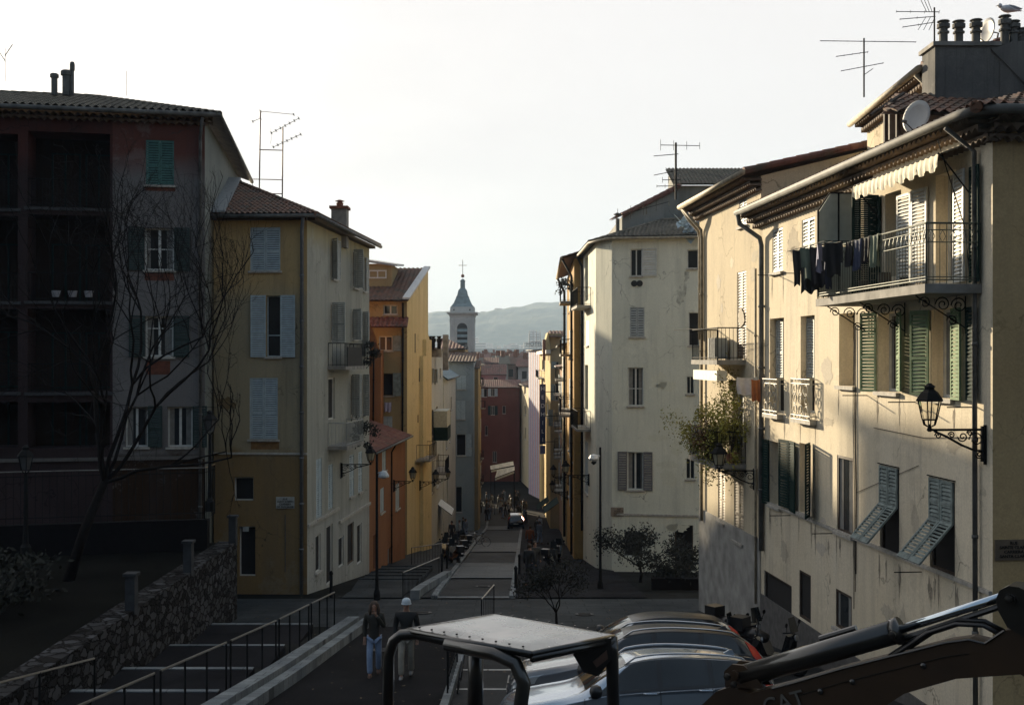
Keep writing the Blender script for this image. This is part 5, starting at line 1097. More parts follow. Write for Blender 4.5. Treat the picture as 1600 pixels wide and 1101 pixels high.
R_ = [(18.5, 480), (17.2, 479), (13.5, 474), (11, 468), (9.7, 465), (9.9, 463.5), (8.6, 463), (7.6, 459), (6.7, 454), (5.2, 452), (3.7, 450.5), (3.5, 449), (3.5, 440), (4.2, 439), (2.2, 437), (.9, 435.5)]
MB().lathe((tx, TY, 0), [(r*ts*q4, tz(y)) for r, y in R_], 4).build('spire', BRF, rt)
MB().lathe((tx, TY, tz(431)), [(.1, -.35), (.3, -.22), (.34, 0), (.3, .22), (.08, .35)], 12).build('ball', TERRA, rt)
mb = MB(); mb.tube([(tx, TY, tz(429)), (tx, TY, tz(406))], .055, 5); mb.tube([(tx-.75, TY, tz(414.5)), (tx+.75, TY, tz(414.5))], .05, 5)
for d in ((-.7, 0), (.7, 0)): mb.lathe((tx+d[0], TY, tz(414.5)-.1), [(.01, 0), (.1, .1), (.01, .2)], 6)
mb.lathe((tx, TY, tz(410.5)-.1), [(.01, 0), (.1, .1), (.01, .2)], 6); mb.build('cross', IRON, rt)
for sx in (-.55, .75):
    b = F4.P(w+sx*aw, tz(541), .35)
    mb = MB(); mb.lathe(b, [(.5, -.5), (.36, -.1), (.3, .25), (.1, .4)], 10); mb.build('bell', ZINC, rt)
# ------------------------------------------------------------------ far right hand side of the street
STK = stucco('yellow_render_lit', (.50, .38, .17), (.55, .43, .22), (.25,.2,.12), .35)  # yellow lightened for the sunlit street face
K1 = at(860, 0, 128); K0 = at(843, 0, 166); KF = Fr(K0.x, 166, K1.x-K0.x, 128-166)
kk = simplehouse('tall_yellow_house', 'tall yellow house right of the vertical shop sign', KF, at(0, 549, 128).z, -14, STK, TILE_BR, [((847, 851), (562, 578), {'shut': 'R', 'lw': 1.3, 'smat': TEAL}), ((846, 849), (592, 606), {}), ((846, 849), (630, 646), {}), ((853, 857), (630, 650), {})], depth=.6, rooft=.3, gable=True)
KF2 = Fr(K1.x, 128, at(880, 0, 128).x-K1.x, 0); Hx = House.__new__(House); Hx.root = kk; Hx.w = MB(); Hx.wm = stucco('yellow_render_shade', (.30,.23,.12), (.34,.27,.15), (.15,.12,.08), .35); Hx.fac = []; Hx.facade(KF2, -14, at(0, 549, 128).z)  # same yellow darkened for the face in shade
for px, py in (((868, 872), (600, 625)), ((869, 873), (565, 575)), ((864, 867), (640, 665))): window(Hx, KF2, px, py, kind='dark', pitch=0, shut='L', smat=TEAL, lw=.5)
Hx.finish()
mb = MB(); z0_, z1_ = at(0, 549, 132).z, at(0, 521, 132).z; mb.box(at(857, 0, 132).x, at(878, 0, 132).x, 132, 145, z0_-1, z1_); mb.build('attic_storey', Hx.wm, kk)
mb = MB(); mb.add([at(847, 549, 131), at(860, 549, 131), at(857, 518, 131)], [(0,1,2)]); mb.prism([at(849, 550, 131.5), at(858, 550, 131.5), at(858, 520, 131.5), at(856, 519, 131.5)], (0, 8, 0)); mb.build('gable_wall', STK, kk)
tiles([at(856, 526, 131.3), at(880, 526, 131.3), at(880, 517, 136), at(857, 517, 136)], period=.4, row=.6).build('attic_roof', TILE_RD, kk, recalc=False)
mb = MB(); mb.box(at(848, 0, 130).x, at(852.5, 0, 130).x, 130, 131, z0_-1, at(0, 530, 130).z); mb.build('chimney', TERRA, kk)
MB().fbox(KF, 2, KF.len+.3, at(0, 551, 128).z-.1, at(0, 548, 128).z+.1, 0, .5).build('cornice', simple('pale_cornice', (.55,.52,.45), .8), kk)
balc(kk, KF, 8, 20, at(0, 592, 140).z, .8, step=.3)
# striped facade
J0 = at(826, 0, 177); J1 = at(843, 0, 168); JF = Fr(J0.x, 177, J1.x-J0.x, -9); JT = at(0, 547, 172).z
SJ = stucco('pale_pink_render', (.52, .37, .38), (.58, .43, .43), (.25,.2,.22), .3)
jj = simplehouse('striped_facade_house', 'tall narrow pink house with vertical blue and white stripes and roof letters', JF, JT, -15, SJ, TILE_GR, [], depth=12, rooft=.2)
for nm, c, ph in (('blue_stripe', (.20, .26, .42), 0), ('white_stripe', (.6, .58, .6), .5), ('red_stripe', (.42, .13, .15), .8)):
    mb = MB(); n = 6
    for k in range(n): u = JF.len*(k+.15+ph*.8)/n; mb.fbox(JF, u, min(u+JF.len/n*(.30 if nm != 'red_stripe' else .09), JF.len), -14, JT-.1, 0, .03+ph*.01)
    mb.build(nm, simple(nm, c, .8), jj)
text('HOTEL', .78, V(*(at(835, 540, 172))), (1, 0, 0), UP, simple('letter_grey', (.09,.10,.11), .6), jj, depth=.08)
mb = MB()
for px in (827, 833, 838, 844): mb.tube([at(px, 547, 172.5), at(px, 516, 172.5)], .05, 4)
for py in (541, 534, 527): mb.tube([at(827, py, 172.5), at(844, py, 172.5)], .05, 4)
mb.build('sign_frame', simple('pale_steel', (.4,.4,.42), .5), jj)
# HEDHILI blade sign
rt = thing('shop_sign', 'tall dark blue vertical sign with white letters spelling HEDHILI', 'sign', at(848, 705, 126)); Y = 126
xa, xb = at(843.8, 0, Y).x, at(852.2, 0, Y).x
MB().box(xa, xb, Y, Y+.25, at(0, 694, Y).z, at(0, 600, Y).z).build('board', simple('night_blue', (.012,.022,.07), .4), rt)
mb = MB(); z0, z1 = at(0, 694, Y).z, at(0, 600, Y).z
for a, b in ((xa-.04, xa), (xb, xb+.04)): mb.box(a, b, Y-.03, Y+.25, z0, z1)
mb.build('frame', ZINC, rt)
for i, ch in enumerate('HEDHILI'): text(ch, .62, V((xa+xb)/2, Y-.04, at(0, 610+i*13.3, Y).z), (1, 0, 0), UP, simple('sign_white', (.65,.67,.7), .5), rt, 'letter', depth=.01)
MB().box(xa, xb, Y, Y+.2, at(0, 709, Y).z, at(0, 696, Y).z).build('small_board', simple('sign_lilac', (.13,.14,.25), .5), rt)
text('CUIR\nMODE', .26, V((xa+xb)/2, Y-.03, at(0, 701.5, Y).z), (1, 0, 0), UP, simple('night_blue', (.012,.022,.07), .4), rt) if False else None
mb = MB()
for py in (612, 650, 690): mb.tube([V(xb, Y+.12, at(0, py, Y).z), V(xb+1.4, Y+.6, at(0, py, Y).z)], .04, 5)
mb.build('sign_bracket', IRON, rt)
# cream block, street end
L0 = at(809, 0, 208); L1 = at(826, 0, 186); LF = Fr(L0.x, 208, L1.x-L0.x, 186-208)
simplehouse('small_cream_house', 'small cream house with a shallow tiled roof, left of the striped one', LF, at(0, 601, 196).z, -16, stucco('bright_cream_render', (.58,.48,.30), (.62,.53,.36), (.3,.25,.18), .3), TILE_BR, [((813, 815), (606, 620), {}), ((819, 822), (604, 616), {}), ((819.5, 822), (634, 648), {}), ((820, 822), (668, 686), {})], depth=6, rooft=1.4)
# red block that closes the view
M0 = at(744, 0, 200); M1 = at(812, 0, 200); MF = Fr(M0.x, 200, M1.x-M0.x, 0)
simplehouse('red_house', 'dark red house closing the end of the street', MF, at(0, 605, 200).z, -16, stucco('red_ochre_render', (.15, .058, .045), (.18, .075, .058), (.09,.06,.05), .35), TILE_RD, [((756, 761), (607, 620), {'shut': 'L', 'lw': .4}), ((767, 773), (607, 619), {'kind': 'casement', 'shut': 'LR', 'lw': .5, 'smat': GREYBLUE}), ((767, 773), (634, 648), {'kind': 'casement', 'shut': 'LR', 'lw': .5, 'smat': DKGREEN}), ((785, 790), (634, 646), {}), ((770, 776), (705, 722), {'kind': 'casement'}), ((758, 762), (665, 680), {})], depth=7, rooft=1.2)
N0 = at(748, 0, 212); NF = Fr(N0.x, 212, at(790, 0, 212).x-N0.x, 0)
simplehouse('pink_house', 'dusty pink house with a wide roof just above the dark red one', NF, at(0, 585, 212).z, -10, stucco('dusty_pink_render', (.30, .17, .18), (.34, .20, .20), (.15,.1,.1), .35), TILE_RD, [((771, 778), (589, 599), {}), ((751, 756), (590, 600), {})], depth=7, rooft=1.8)
N0 = at(756, 0, 225); NF = Fr(N0.x, 225, at(778, 0, 225).x-N0.x, 0)
simplehouse('pink_attic_house', 'small pink house with two little windows peeking above the dusty pink one', NF, at(0, 567, 225).z, -10, MC['dusty_pink_render'], TILE_RD, [((759.5, 762), (568, 575), {}), ((767, 770), (568, 575), {})], depth=6, rooft=1.0)
# far roofscape
rn = random.Random(21); FARM = [stucco('far_render_a', (.42,.36,.26), (.46,.40,.30), sa=.3), stucco('far_render_b', (.36,.26,.22), (.40,.3,.25), sa=.3), stucco('far_render_c', (.44,.43,.40), (.5,.49,.45), sa=.3)]
k = 0
def far_house(px, y, wpx, ztop, wallm, roofm, label, ang=0.0, dep=10, ridge_h=1.6):
    w = wpx*y/FPX; x = (px-800)/FPX*y; r = thing('distant_house', label, 'house', (x, y, G(y)), 'houses in the old town beyond the street')
    c, s_ = math.cos(ang), math.sin(ang); X = Vector((c, s_, 0)); Yd = Vector((-s_, c, 0)); o = Vector((x, y, 0))-X*w/2
    mb = MB(); zb = G(y)-1; mb.obox(o+UP*zb, X*w, Yd*dep, UP*(ztop-zb)); 
    mb.add([o+UP*ztop, o+Yd*dep+UP*ztop, o+Yd*dep/2+UP*(ztop+ridge_h)], [(0,1,2)]); mb.add([o+X*w+UP*ztop, o+X*w+Yd*dep+UP*ztop, o+X*w+Yd*dep/2+UP*(ztop+ridge_h)], [(0,1,2)])
    mb.build('wall', wallm, r)
    mb = MB(); e = .5
    for s2 in (0, 1):
        p0 = o-X*e+Yd*(-e if s2 == 0 else dep+e)+UP*(ztop-.15); p1 = p0+X*(w+2*e); m0 = o-X*e+Yd*dep/2+UP*(ztop+ridge_h); mb.prism([p0, p1, m0+X*(w+2*e), m0], UP*.2)
    mb.build('roof', roofm, r)
    mb = MB(); nf = max(1, int(w/3))
    for i in range(nf):
        for j in range(2): a = o+X*(w*(i+.5)/nf-.5)-Yd*.03+UP*(ztop-2.6-3.1*j); mb.obox(a, X*1.0, Yd*.06, UP*1.6)
    mb.build('window', DARK, r); mb = MB(); a = o+X*w*.3+Yd*dep*.4+UP*(ztop+ridge_h*.5); mb.obox(a, X*.9, Yd*.7, UP*2); mb.build('chimney', TERRA, r); return r
adj = ['wide', 'narrow', 'pale', 'pink', 'cream', 'low', 'tall', 'grey', 'faded', 'small']
LAB = 'tiled house of the old town roofscape beyond the end of the street'
for y, zt, xs in ((245, 570, (752, 768, 786, 800, 818)), (275, 566, (748, 762, 781, 796, 812, 828)), (320, 563, (745, 758, 772, 790, 806, 820, 834)), (380, 560, (742, 752, 766, 780, 795, 811, 826, 838)), (470, 558, (740, 751, 760, 772, 786, 799, 812, 826, 838)), (600, 556, (738, 750, 762, 775, 790, 803, 818, 832))):
    for px in xs:
        far_house(px+rn.uniform(-2, 2), y+rn.uniform(-10, 10), rn.uniform(11, 20)*(1 if y < 400 else .7), CZ-(zt+rn.uniform(-2, 6)-HY)/FPX*y, rn.choice(FARM), rn.choice([TILE_BR, TILE_RD, TILE_RD, TILE_GR]), LAB, rn.uniform(-.35, .35))
# long pale low building with arcades, and apartment slabs under the hill
PALE = simple('far_pale_concrete', (.42,.42,.40), .9, var=.1, scale=.05)
rt = thing('long_flat_building', 'very long pale flat roofed building stretching below the hill', 'building', (0, 1100, -26))
Yb = 1100; mb = MB(); mb.box(-60, 60, Yb, Yb+30, -27, at(0, 546, Yb).z); mb.build('wall', PALE, rt)
mb = MB(); mb.box(-61, 61, Yb-1, Yb+31, at(0, 546, Yb).z, at(0, 544.5, Yb).z); mb.build('roof', simple('far_roof', (.36,.37,.36), .8), rt)
mb = MB()
for i in range(56): mb.box(-58+i*2.1, -57+i*2.1, Yb-.3, Yb, at(0, 553, Yb).z, at(0, 549, Yb).z)
mb.build('window', simple('far_window', (.12,.14,.15), .5), rt)
for i in range(70):
    y = rn.uniform(1350, 2300); px = rn.uniform(672, 888); h = rn.choice([8, 10, 12, 16, 22]); w = rn.uniform(12, 34); x = (px-800)/FPX*y
    r = thing('distant_building', 'tiny pale city block in the haze at the foot of the hill', 'building', (x, y, -26), 'pale city blocks at the foot of the hill')
    mb = MB(); zt = max(-26+h, at(0, rn.uniform(533, 548), y).z if i % 3 else at(0, 545, y).z); mb.box(x-w/2, x+w/2, y, y+15, -27, zt); mb.box(x-w/5, x, y+3, y+7, zt, zt+2.5); mb.build('wall', simple('far_block_%d' % (i % 4), ((.5,.48,.45), (.45,.38,.33), (.52,.5,.5), (.40,.36,.33))[i % 4], .9), r)
    mb = MB(); z = -24
    while z < zt-2: mb.box(x-w/2+1, x+w/2-1, y-.2, y, z, z+1.2); z += 3.2
    mb.build('window', MC['far_window'], r)
for (px, pt, wpx) in ((743, 527, 9), (832, 516, 8), (840, 519, 7), (828, 521, 4)):
    y = 1700; x = (px-800)/FPX*y; w = wpx*y/FPX; r = thing('distant_building', {743: 'pale tower block right of the belfry', 832: 'tallest pale tower block in front of the hill above the roof letters', 840: 'second pale tower block, right of the tallest one', 828: 'narrow pale block left of the tallest tower block'}[px], 'building', (x, y, -26), 'pale city blocks at the foot of the hill')
    zt = at(0, pt, y).z; mb = MB(); mb.box(x-w/2, x+w/2, y, y+14, -27, zt); mb.build('wall', MC['far_block_2'], r); mb = MB(); z = -20
    while z < zt-2: mb.box(x-w/2+.8, x+w/2-.8, y-.3, y, z, z+1.3); z += 3.2
    mb.build('window', MC['far_window'], r)
# ------------------------------------------------------------------ hills
HM = gmat('wooded_hill', (.02,.035,.02), (.085,.095,.06), .035, .95, .0, .08)
def hill(name, pts, y0, y1, m, rough=6, seed=1):
    rnd = random.Random(seed); nx, ny = 220, 26; mb = MB(); xs = [p[0] for p in pts]
    def prof(px):
        if px <= xs[0]: return pts[0][1]
        for (a, b), (c, d) in zip(pts, pts[1:]):
            if px <= c: return b+(d-b)*(px-a)/(c-a)
        return pts[-1][1]
    from mathutils import noise as N_
    for j in range(ny+1):
        t = j/ny; y = y0+(y1-y0)*t
        for i in range(nx+1):
            px = xs[0]+(xs[-1]-xs[0])*i/nx; yr = y0+(y1-y0)*.75; H_ = CZ+(HY-prof(px))/FPX*yr; x = (px-800)/FPX*yr
            s_ = math.sin(min(1, t/.75)*math.pi/2) if t < .75 else math.cos((t-.75)/.25*math.pi/2*.8)
            z = -27+(H_+27)*s_**.8+N_.fractal((x*.006, y*.006, seed), 1, 2, 5)*rough*s_
            mb.v.append(V(x, y, z))
    for j in range(ny):
        for i in range(nx): a = j*(nx+1)+i; mb.f.append((a, a+1, a+nx+2, a+nx+1))
    return mb.build(name, m, kind='structure', smooth=False, recalc=False)
hill('hills', [(200, 520), (560, 500), (660, 494), (685, 488), (720, 488), (745, 489), (768, 487), (780, 484), (800, 482), (820, 481), (850, 478), (890, 475), (960, 472), (1200, 480), (1400, 520)], 2350, 3400, HM, 13)
for i in range(26):
    px = rn.choice([rn.uniform(740, 780), rn.uniform(800, 886)]); y = 2350+rn.uniform(650, 780); x = (px-800)/FPX*y; z = CZ+(HY-(488 if px < 775 else 482-(px-800)*.05)-rn.uniform(0, 7))/FPX*y*1.0
    r = thing('hilltop_villa', 'tiny white villa half hidden along the wooded hill crest', 'house', (x, y, z-8), 'villas on the hill crest'); w = rn.uniform(8, 20)
    mb = MB(); mb.box(x-w/2, x+w/2, y, y+10, z-12, z); mb.build('wall', MC['far_block_2'], r); mb = MB(); mb.prism([V(x-w/2-1, y-1, z), V(x+w/2+1, y-1, z), V(x+w/2-2, y+5, z+3), V(x-w/2+2, y+5, z+3)], UP*.5); mb.build('roof', TILE_RD, r)
# ------------------------------------------------------------------ market awnings at the end of the street
CAN = simple('white_canvas', (.7,.66,.55), .7); CAN2 = simple('grey_white_canvas', (.55,.58,.58), .75)
for lab, P_ in (('upper long white awning panel over the end of the street', [(766, 727), (802, 720), (803, 727), (767, 734)]), ('lower white awning panel below the long one', [(777, 733), (804, 728), (804, 735), (773, 747)])):
    a = [at(px, py, 148+(2.2 if i < 2 else 0)+(-3 if lab[0] == 'l' else 0)) for i, (px, py) in enumerate(P_)]
    rt = thing('awning', lab, 'awning', a[2]-UP*2.5, 'white awnings at the end of the street')
    mb = MB(); n = 14
    for i in range(n+1):
        t = i/n; p = a[0]+(a[1]-a[0])*t; q_ = a[3]+(a[2]-a[3])*t; s_ = .05*math.sin(t*20)
        mb.v += [p, (p+q_)/2-UP*(.08+s_), q_, q_-UP*.3]
    for i in range(n):
        for j in range(3): b = i*4+j; mb.f.append((b, b+4, b+5, b+1))
    mb.build('canopy', CAN2, rt, recalc=False); mb = MB(); mb.tube([a[0], a[1]], .05, 5); mb.tube([a[3], a[2]], .05, 5)
    for p in (a[2], a[3]): mb.tube([p, V(p.x, p.y, G(p.y))], .05, 5)
    mb.build('frame', IRON, rt)
# lit bulbs / small lamps
# closing walls on both sides of the street between named houses
def row(F, T, zb, wall, name, label, n, seed, roofm=TILE_BR, per=3.2, shm=GREYBLUE, depth=8):
    rnd = random.Random(seed); w = []
    z = T-2.6
    H = House(name, label, 'house', F.P(F.len/2, G(F.y), -1), wall); H.facade(F, zb, T)
    while z > zb+4:
        for i in range(n):
            u = F.len*(i+.5)/n-.5; window(H, F, None, None, kind=rnd.choice(['dark', 'closed', 'casement']), uz=(u, u+1.0, z, z+1.7), shut=rnd.choice(['LR', 'closed', 'R', None]), smat=rnd.choice([shm, DKGREEN, GREYW]), lw=.5, pitch=0)
            if rnd.random() < .35: balc(H.root, F, u-.4, u+1.5, z-.05, .7, step=.25)
        z -= per
    for u in (0, F.len): H.w.quad(F.P(u, zb), F.P(u, T), F.P(u, T, -depth), F.P(u, zb, -depth))
    r = H.finish(); tiles([F.P(-.2, T, .45), F.P(F.len+.2, T, .45), F.P(F.len+.2, T+1.6, -depth), F.P(-.2, T+1.6, -depth)], period=.34, row=.6).build('roof', roofm, r, recalc=False); gutter(r, [F.P(-.2, T, .5), F.P(F.len+.2, T, .5)], .07, ZINC); return r
row(Fr(at(884, 0, 85).x, 85, at(878, 0, 104).x-at(884, 0, 85).x, 19), at(0, 540, 90).z, -9, stucco('beige_render', (.40,.31,.18), (.44,.36,.22), (.2,.16,.1), .4), 'beige_street_house', 'beige house with balconies on the right side of the street, beyond the ochre one', 5, 3)
row(Fr(at(879, 0, 105).x, 105, at(874, 0, 127).x-at(879, 0, 105).x, 22), at(0, 574, 110).z, -12, stucco('rose_render', (.33,.20,.14), (.37,.24,.17), (.18,.12,.1), .4), 'rose_street_house', 'lower rose house with many balconies on the right side of the street', 5, 4, TILE_RD)
row(Fr(at(713, 0, 119).x+.3, 124, 1.2, 34), at(0, 572, 130).z, -15, STY2, 'low_left_street_house', 'low shadowed house on the left side near the end of the street', 8, 6)  # roofline raised so this house shades the far street
row(Fr(at(848, 0, 167).x, 178, -1.2, 20), at(0, 640, 170).z, -15, STY2, 'low_right_street_house', 'low shadowed house on the right side near the end of the street', 6, 7)
q9 = Fr(-20, 196, 13.7, 0)  # unseen house added to keep sun off the end of the street
row(q9, 6.2, -16, MC['dusty_pink_render'], 'sun_blocker_house', 'pink house added out of sight behind the light blue house to block the sun', 5, 9)
# slanted awnings over the shops, left and right
for i, (x, y, z, sd, lab) in enumerate(((-6.0, 92, -4.6, 1, 'striped shop awning jutting from the left side of the street'), (3.9, 96, -5.0, -1, 'small dark shop awning on the right side of the street'), (3.8, 118, -7.6, -1, 'last shop awning on the right before the sign'))):
    rt = thing('shop_awning', lab, 'awning', (x, y, z)); mb = MB(); n = 16
    for k in range(n+1): yy = y+4*k/n; mb.v += [V(x, yy, z+.9), V(x+sd*1.2, yy, z+.02*(k % 2)), V(x+sd*1.2, yy, z-.25-.04*(k % 2))]
    for k in range(n):
        for j in range(2): b = k*3+j; mb.f.append((b, b+3, b+4, b+1))
    mb.build('canopy', (CAN2 if i == 0 else DKGREEN), rt, recalc=False); MB().tube([(x, y, z+.9), (x+sd*1.2, y, z), (x+sd*1.2, y+4, z), (x, y+4, z+.9)], .025, 4).build('frame', IRON, rt)
# ------------------------------------------------------------------ more lanterns and lamps
def nrm(F): return Vector((F.nx, F.ny, 0))
wall_lantern(BSd.P(BSd.U(531), BSd.Z(727, 5), .03), nrm(BSd)+Vector((BSd.dx, BSd.dy, 0))*.2, 'black wall lantern on the grey flank of the ochre house, under the plant balcony', 1.3)
wall_lantern(OF.P(7.2, OF.Z(752, 7), .03), nrm(OF), 'wall lantern on the low orange house', 1.1)
wall_lantern(Fside.P(3, Fside.Z(752, 3), .28), nrm(Fside), 'wall lantern on the flank of the yellow house', 1.1)
wall_lantern(G1.P(3, G1.Z(748, 3), .03), nrm(G1), 'small wall lantern on the whitewashed house', 1.1)
wall_lantern(CF3.P(4.5, CF3.Z(742, 4.5), .03), nrm(CF3), 'black wall lantern on the street side of the pale corner house', 1.3)
wall_lantern(EG.P(9, EG.Z(745, 9), .03), nrm(EG), 'wall lantern on the ochre house', 1.1)
wall_lantern(EG.P(4, EG.Z(768, 4), .03), nrm(EG), 'second, lower wall lantern on the ochre house', 1.1)
wall_lantern(DF.P(.35, DF.Z(735, .35), .03), nrm(DF), 'dark wall lantern beside the planted balcony', 1.1)
def pole_lamp(name, label, base, top, head='dome', cat='street lamp', r=.055):
    rt = thing(name, label, cat, base); b = Vector(base); mb = MB(); mb.tube([b, b+UP*1.0, b+UP*top], [r*1.5, r, r*.8], 8); mb.lathe(b, [(r*2.2, 0), (r*2.2, .25), (r*1.5, .4)], 10); mb.build('pole', IRON, rt)
    return rt, b
rt, b = pole_lamp('street_lamp', 'slim lamp post with a pale dome lamp in front of the low orange house', V(-4.95, 42.2, G(42.2)), 5.35)
mb = MB(); mb.tube([b+UP*4.65, b+V(.2, 0, 4.7)], .03); mb.lathe(b+V(.25, 0, 4.45), [(.02, 0), (.2, .06), (.2, .12), (.12, .25), (.03, .3)], 12); mb.build('lamp_head', simple('lamp_grey', (.35,.38,.4), .4), rt)
rt, b = pole_lamp('camera_post', 'dark post with a white dome security camera by the pale corner house', V(at(938, 0, 46).x, 46, G(46)), 5.7+.0, cat='security camera')
mb = MB(); mb.tube([b+UP*5.35, b+V(-.2, 0, 5.35)], .04); mb.lathe(b+V(-.26, 0, 5.12), [(.05, 0), (.2, .1), (.21, .14), (.13, .27), (.04, .3)], 12); mb.build('camera_housing', simple('camera_white', (.5,.52,.53), .4), rt); MB().lathe(b+V(-.26, 0, 5.0), [(.02, 0), (.1, .06), (.12, .14)], 10).build('camera_dome', GLASS, rt)
# lantern posts on the left
def post_lantern(label, b, h):
    rt = thing('lamp_post', label, 'street lamp', b); b = Vector(b); mb = MB(); mb.lathe(b, [(.14, 0), (.14, .3), (.08, .4), (.06, .9), (.045, h)], 10); mb.build('post', IRON, rt); c = b+UP*h; mb = MB()
    for k in range(6): a = 2*math.pi*k/6; d = Vector((math.cos(a), math.sin(a), 0)); mb.tube([c+d*.03, c+d*.12+UP*.1, c+d*.2+UP*.48], .012, 4)
    mb.lathe(c+UP*.47, [(.24, 0), (.23, .03), (.14, .14), (.09, .18), (.09, .23), (.11, .24), (.04, .3)], 6); mb.build('lantern_frame', IRON, rt); MB().lathe(c, [(.115, .12), (.19, .47)], 6).build('lantern_glass', simple('dusk_glass', (.10,.10,.10), .2), rt)
c = at(328, 679, 36); post_lantern('lamp post with a hexagonal lantern before the far edge of the loggia house', V(c.x, 36, 3.2), c.z-3.2)
c = at(40, 740, 31); post_lantern('nearly black lamp post at the far left edge', V(c.x, 31, 2.6), c.z-2.6)
# ------------------------------------------------------------------ railings, bollards
def fence(label, pts, h, step=.14, name='railing', cat='railing', rail=.025, mid=(), m=IRON):
    rt = thing(name, label, cat, pts[0]); mb = MB(); mr = MB(); pts = [Vector(p) for p in pts]
    for a, b in zip(pts, pts[1:]):
        n = max(1, int((b-a).length/step)); mr.tube([a+UP*h, b+UP*h], rail, 6)
        for q in mid: mb.tube([a+UP*q, b+UP*q], .014, 5)
        for i in range(n+1): p = a+(b-a)*i/n; MB().tube([p, p+UP*h], .02 if i in (0, n) else .009, 5).build('baluster', m, rt)
    mb.build('rail', m, rt); mr.build('handrail', simple('handrail_metal', (.20,.19,.17), .32, .8), rt); return rt
def gp(x, y, dz=0): return V(x, y, G(y)+dz)
def kx(y): return -6.15+(y-14)*(1.05/21.2)
segs = [(15.2, 19.0), (19.3, 23.0), (23.3, 26.9), (27.2, 30.3), (30.6, 33.6)]
rt = thing('stair_railing', 'thin iron railing beside the broad steps along the stone coping', 'railing', gp(kx(15), 15)); mb = MB(); mr = MB()
for a, b in segs:
    A0, B0 = gp(kx(a), a, .3), gp(kx(b), b, .3); mr.tube([A0+UP*.95, B0+UP*.95], .022, 6)
    for i in range(4): p = A0+(B0-A0)*i/3; MB().tube([p-UP*.3, p+UP*.95], .022, 5).build('baluster', IRON, rt)
mr.build('handrail', simple('handrail_metal', (.20,.19,.17), .32, .8), rt)
rt = thing('stair_railing', 'shorter dark railing at the bottom left edge of the steps', 'railing', gp(-10.2, 19)); mb = MB(); mr = MB(); mr.tube([gp(-9.6, 15, 1.0), gp(-8.3, 22.9, .95)], .022)
for y in (15, 17, 19, 21, 22.9): x = -9.6+(y-15)*.165; MB().tube([gp(x, y, 0), gp(x, y, .97)], .022).build('baluster', IRON, rt)
mr.build('handrail', MC['handrail_metal'], rt)
fence('black railing along the left kerb at the start of the road', [gp(-4.05, 42.8), gp(-3.3, 52.2)], .95, .3, mid=(.12,))
fence('railing between the ramp and the parking bays, with a bicycle leaning on it', [gp(-1.32, 23.6), gp(-1.32, 27.8)], 1.05, .45, mid=(.5,))
fence('short handrail in front of the square', [gp(-.9, 34), gp(-.6, 38.2)], 1.0, .7)
fence('distant railing on the left pavement', [gp(-5.4, 62), gp(-3.4, 70)], .95, .5)
for i, (x, y, lab) in enumerate(((-6.75, 43.0, 'dark bollard at the corner of the ochre house'), (-3.35, 55, 'slim bollard beyond the kerb railing'), (-3.3, 58.5, 'second slim bollard beyond the kerb railing'), (.15, 45.5, 'bollard on the right edge of the first road patch'), (.35, 54.5, 'bollard on the right edge of the raised crossing'))):
    p = gp(x, y); MB().lathe(p, [(.06, 0), (.06, .85), (.075, .87), (.075, .93), (.03, 1.0)], 10).build('bollard', IRON, None, loc=p, label=lab, cat='bollard', group='bollards')
# ------------------------------------------------------------------ stone wall and terrace on the left
STW = None
m, t, b_ = _base('rubble_stone'); N = t.nodes.new; K = t.links.new
g = N('ShaderNodeNewGeometry'); mp_ = N('ShaderNodeMapping'); mp_.inputs['Scale'].default_value = (3.0, 3.0, 5.2); K(g.outputs['Position'], mp_.inputs[0])
nd_ = N('ShaderNodeTexNoise'); nd_.inputs['Scale'].default_value = 2.2; nd_.inputs['Detail'].default_value = 5; K(mp_.outputs[0], nd_.inputs['Vector']); vd_ = N('ShaderNodeVectorMath'); vd_.operation = 'MULTIPLY_ADD'; K(nd_.outputs['Color'], vd_.inputs[0]); vd_.inputs[1].default_value = (.9, .9, .6); K(mp_.outputs[0], vd_.inputs[2]); mp_ = vd_
vo = N('ShaderNodeTexVoronoi'); vo.feature = 'DISTANCE_TO_EDGE'; vo.inputs['Scale'].default_value = 1; K(mp_.outputs[0], vo.inputs['Vector']); vc = N('ShaderNodeTexVoronoi'); vc.inputs['Scale'].default_value = 1; K(mp_.outputs[0], vc.inputs['Vector'])
r1_ = N('ShaderNodeMapRange'); r1_.inputs['From Min'].default_value = .02; r1_.inputs['From Max'].default_value = .12; K(vo.outputs['Distance'], r1_.inputs['Value'])
sp_ = N('ShaderNodeSeparateXYZ'); K(vc.outputs['Color'], sp_.inputs[0]); cr = N('ShaderNodeValToRGB'); cr.color_ramp.elements[0].color = (.010,.009,.008,1); cr.color_ramp.elements[1].color = (.075,.075,.078,1); K(sp_.outputs[0], cr.inputs[0])
mx_ = N('ShaderNodeMix'); mx_.data_type = 'RGBA'; mx_.inputs['A'].default_value = (.008,.007,.006,1); K(r1_.outputs[0], mx_.inputs['Factor']); K(cr.outputs[0], mx_.inputs['B']); K(mx_.outputs['Result'], b_.inputs['Base Color']); b_.inputs['Roughness'].default_value = .9; b_.inputs['Specular IOR Level'].default_value = .1
bu = N('ShaderNodeBump'); bu.inputs['Distance'].default_value = .06; bu.inputs['Strength'].default_value = 1; K(r1_.outputs[0], bu.inputs['Height']); K(bu.outputs[0], b_.inputs['Normal']); RUB = m
rt = thing('stone_retaining_wall', 'rough stone retaining wall with pillars beside the steps at the lower left', 'wall', gp(-9.2, 28))
def wx(y): return -8.6+(y-22)*(-.0)  
x0, x1_ = -8.95, -8.9
mb = MB(); n = 40
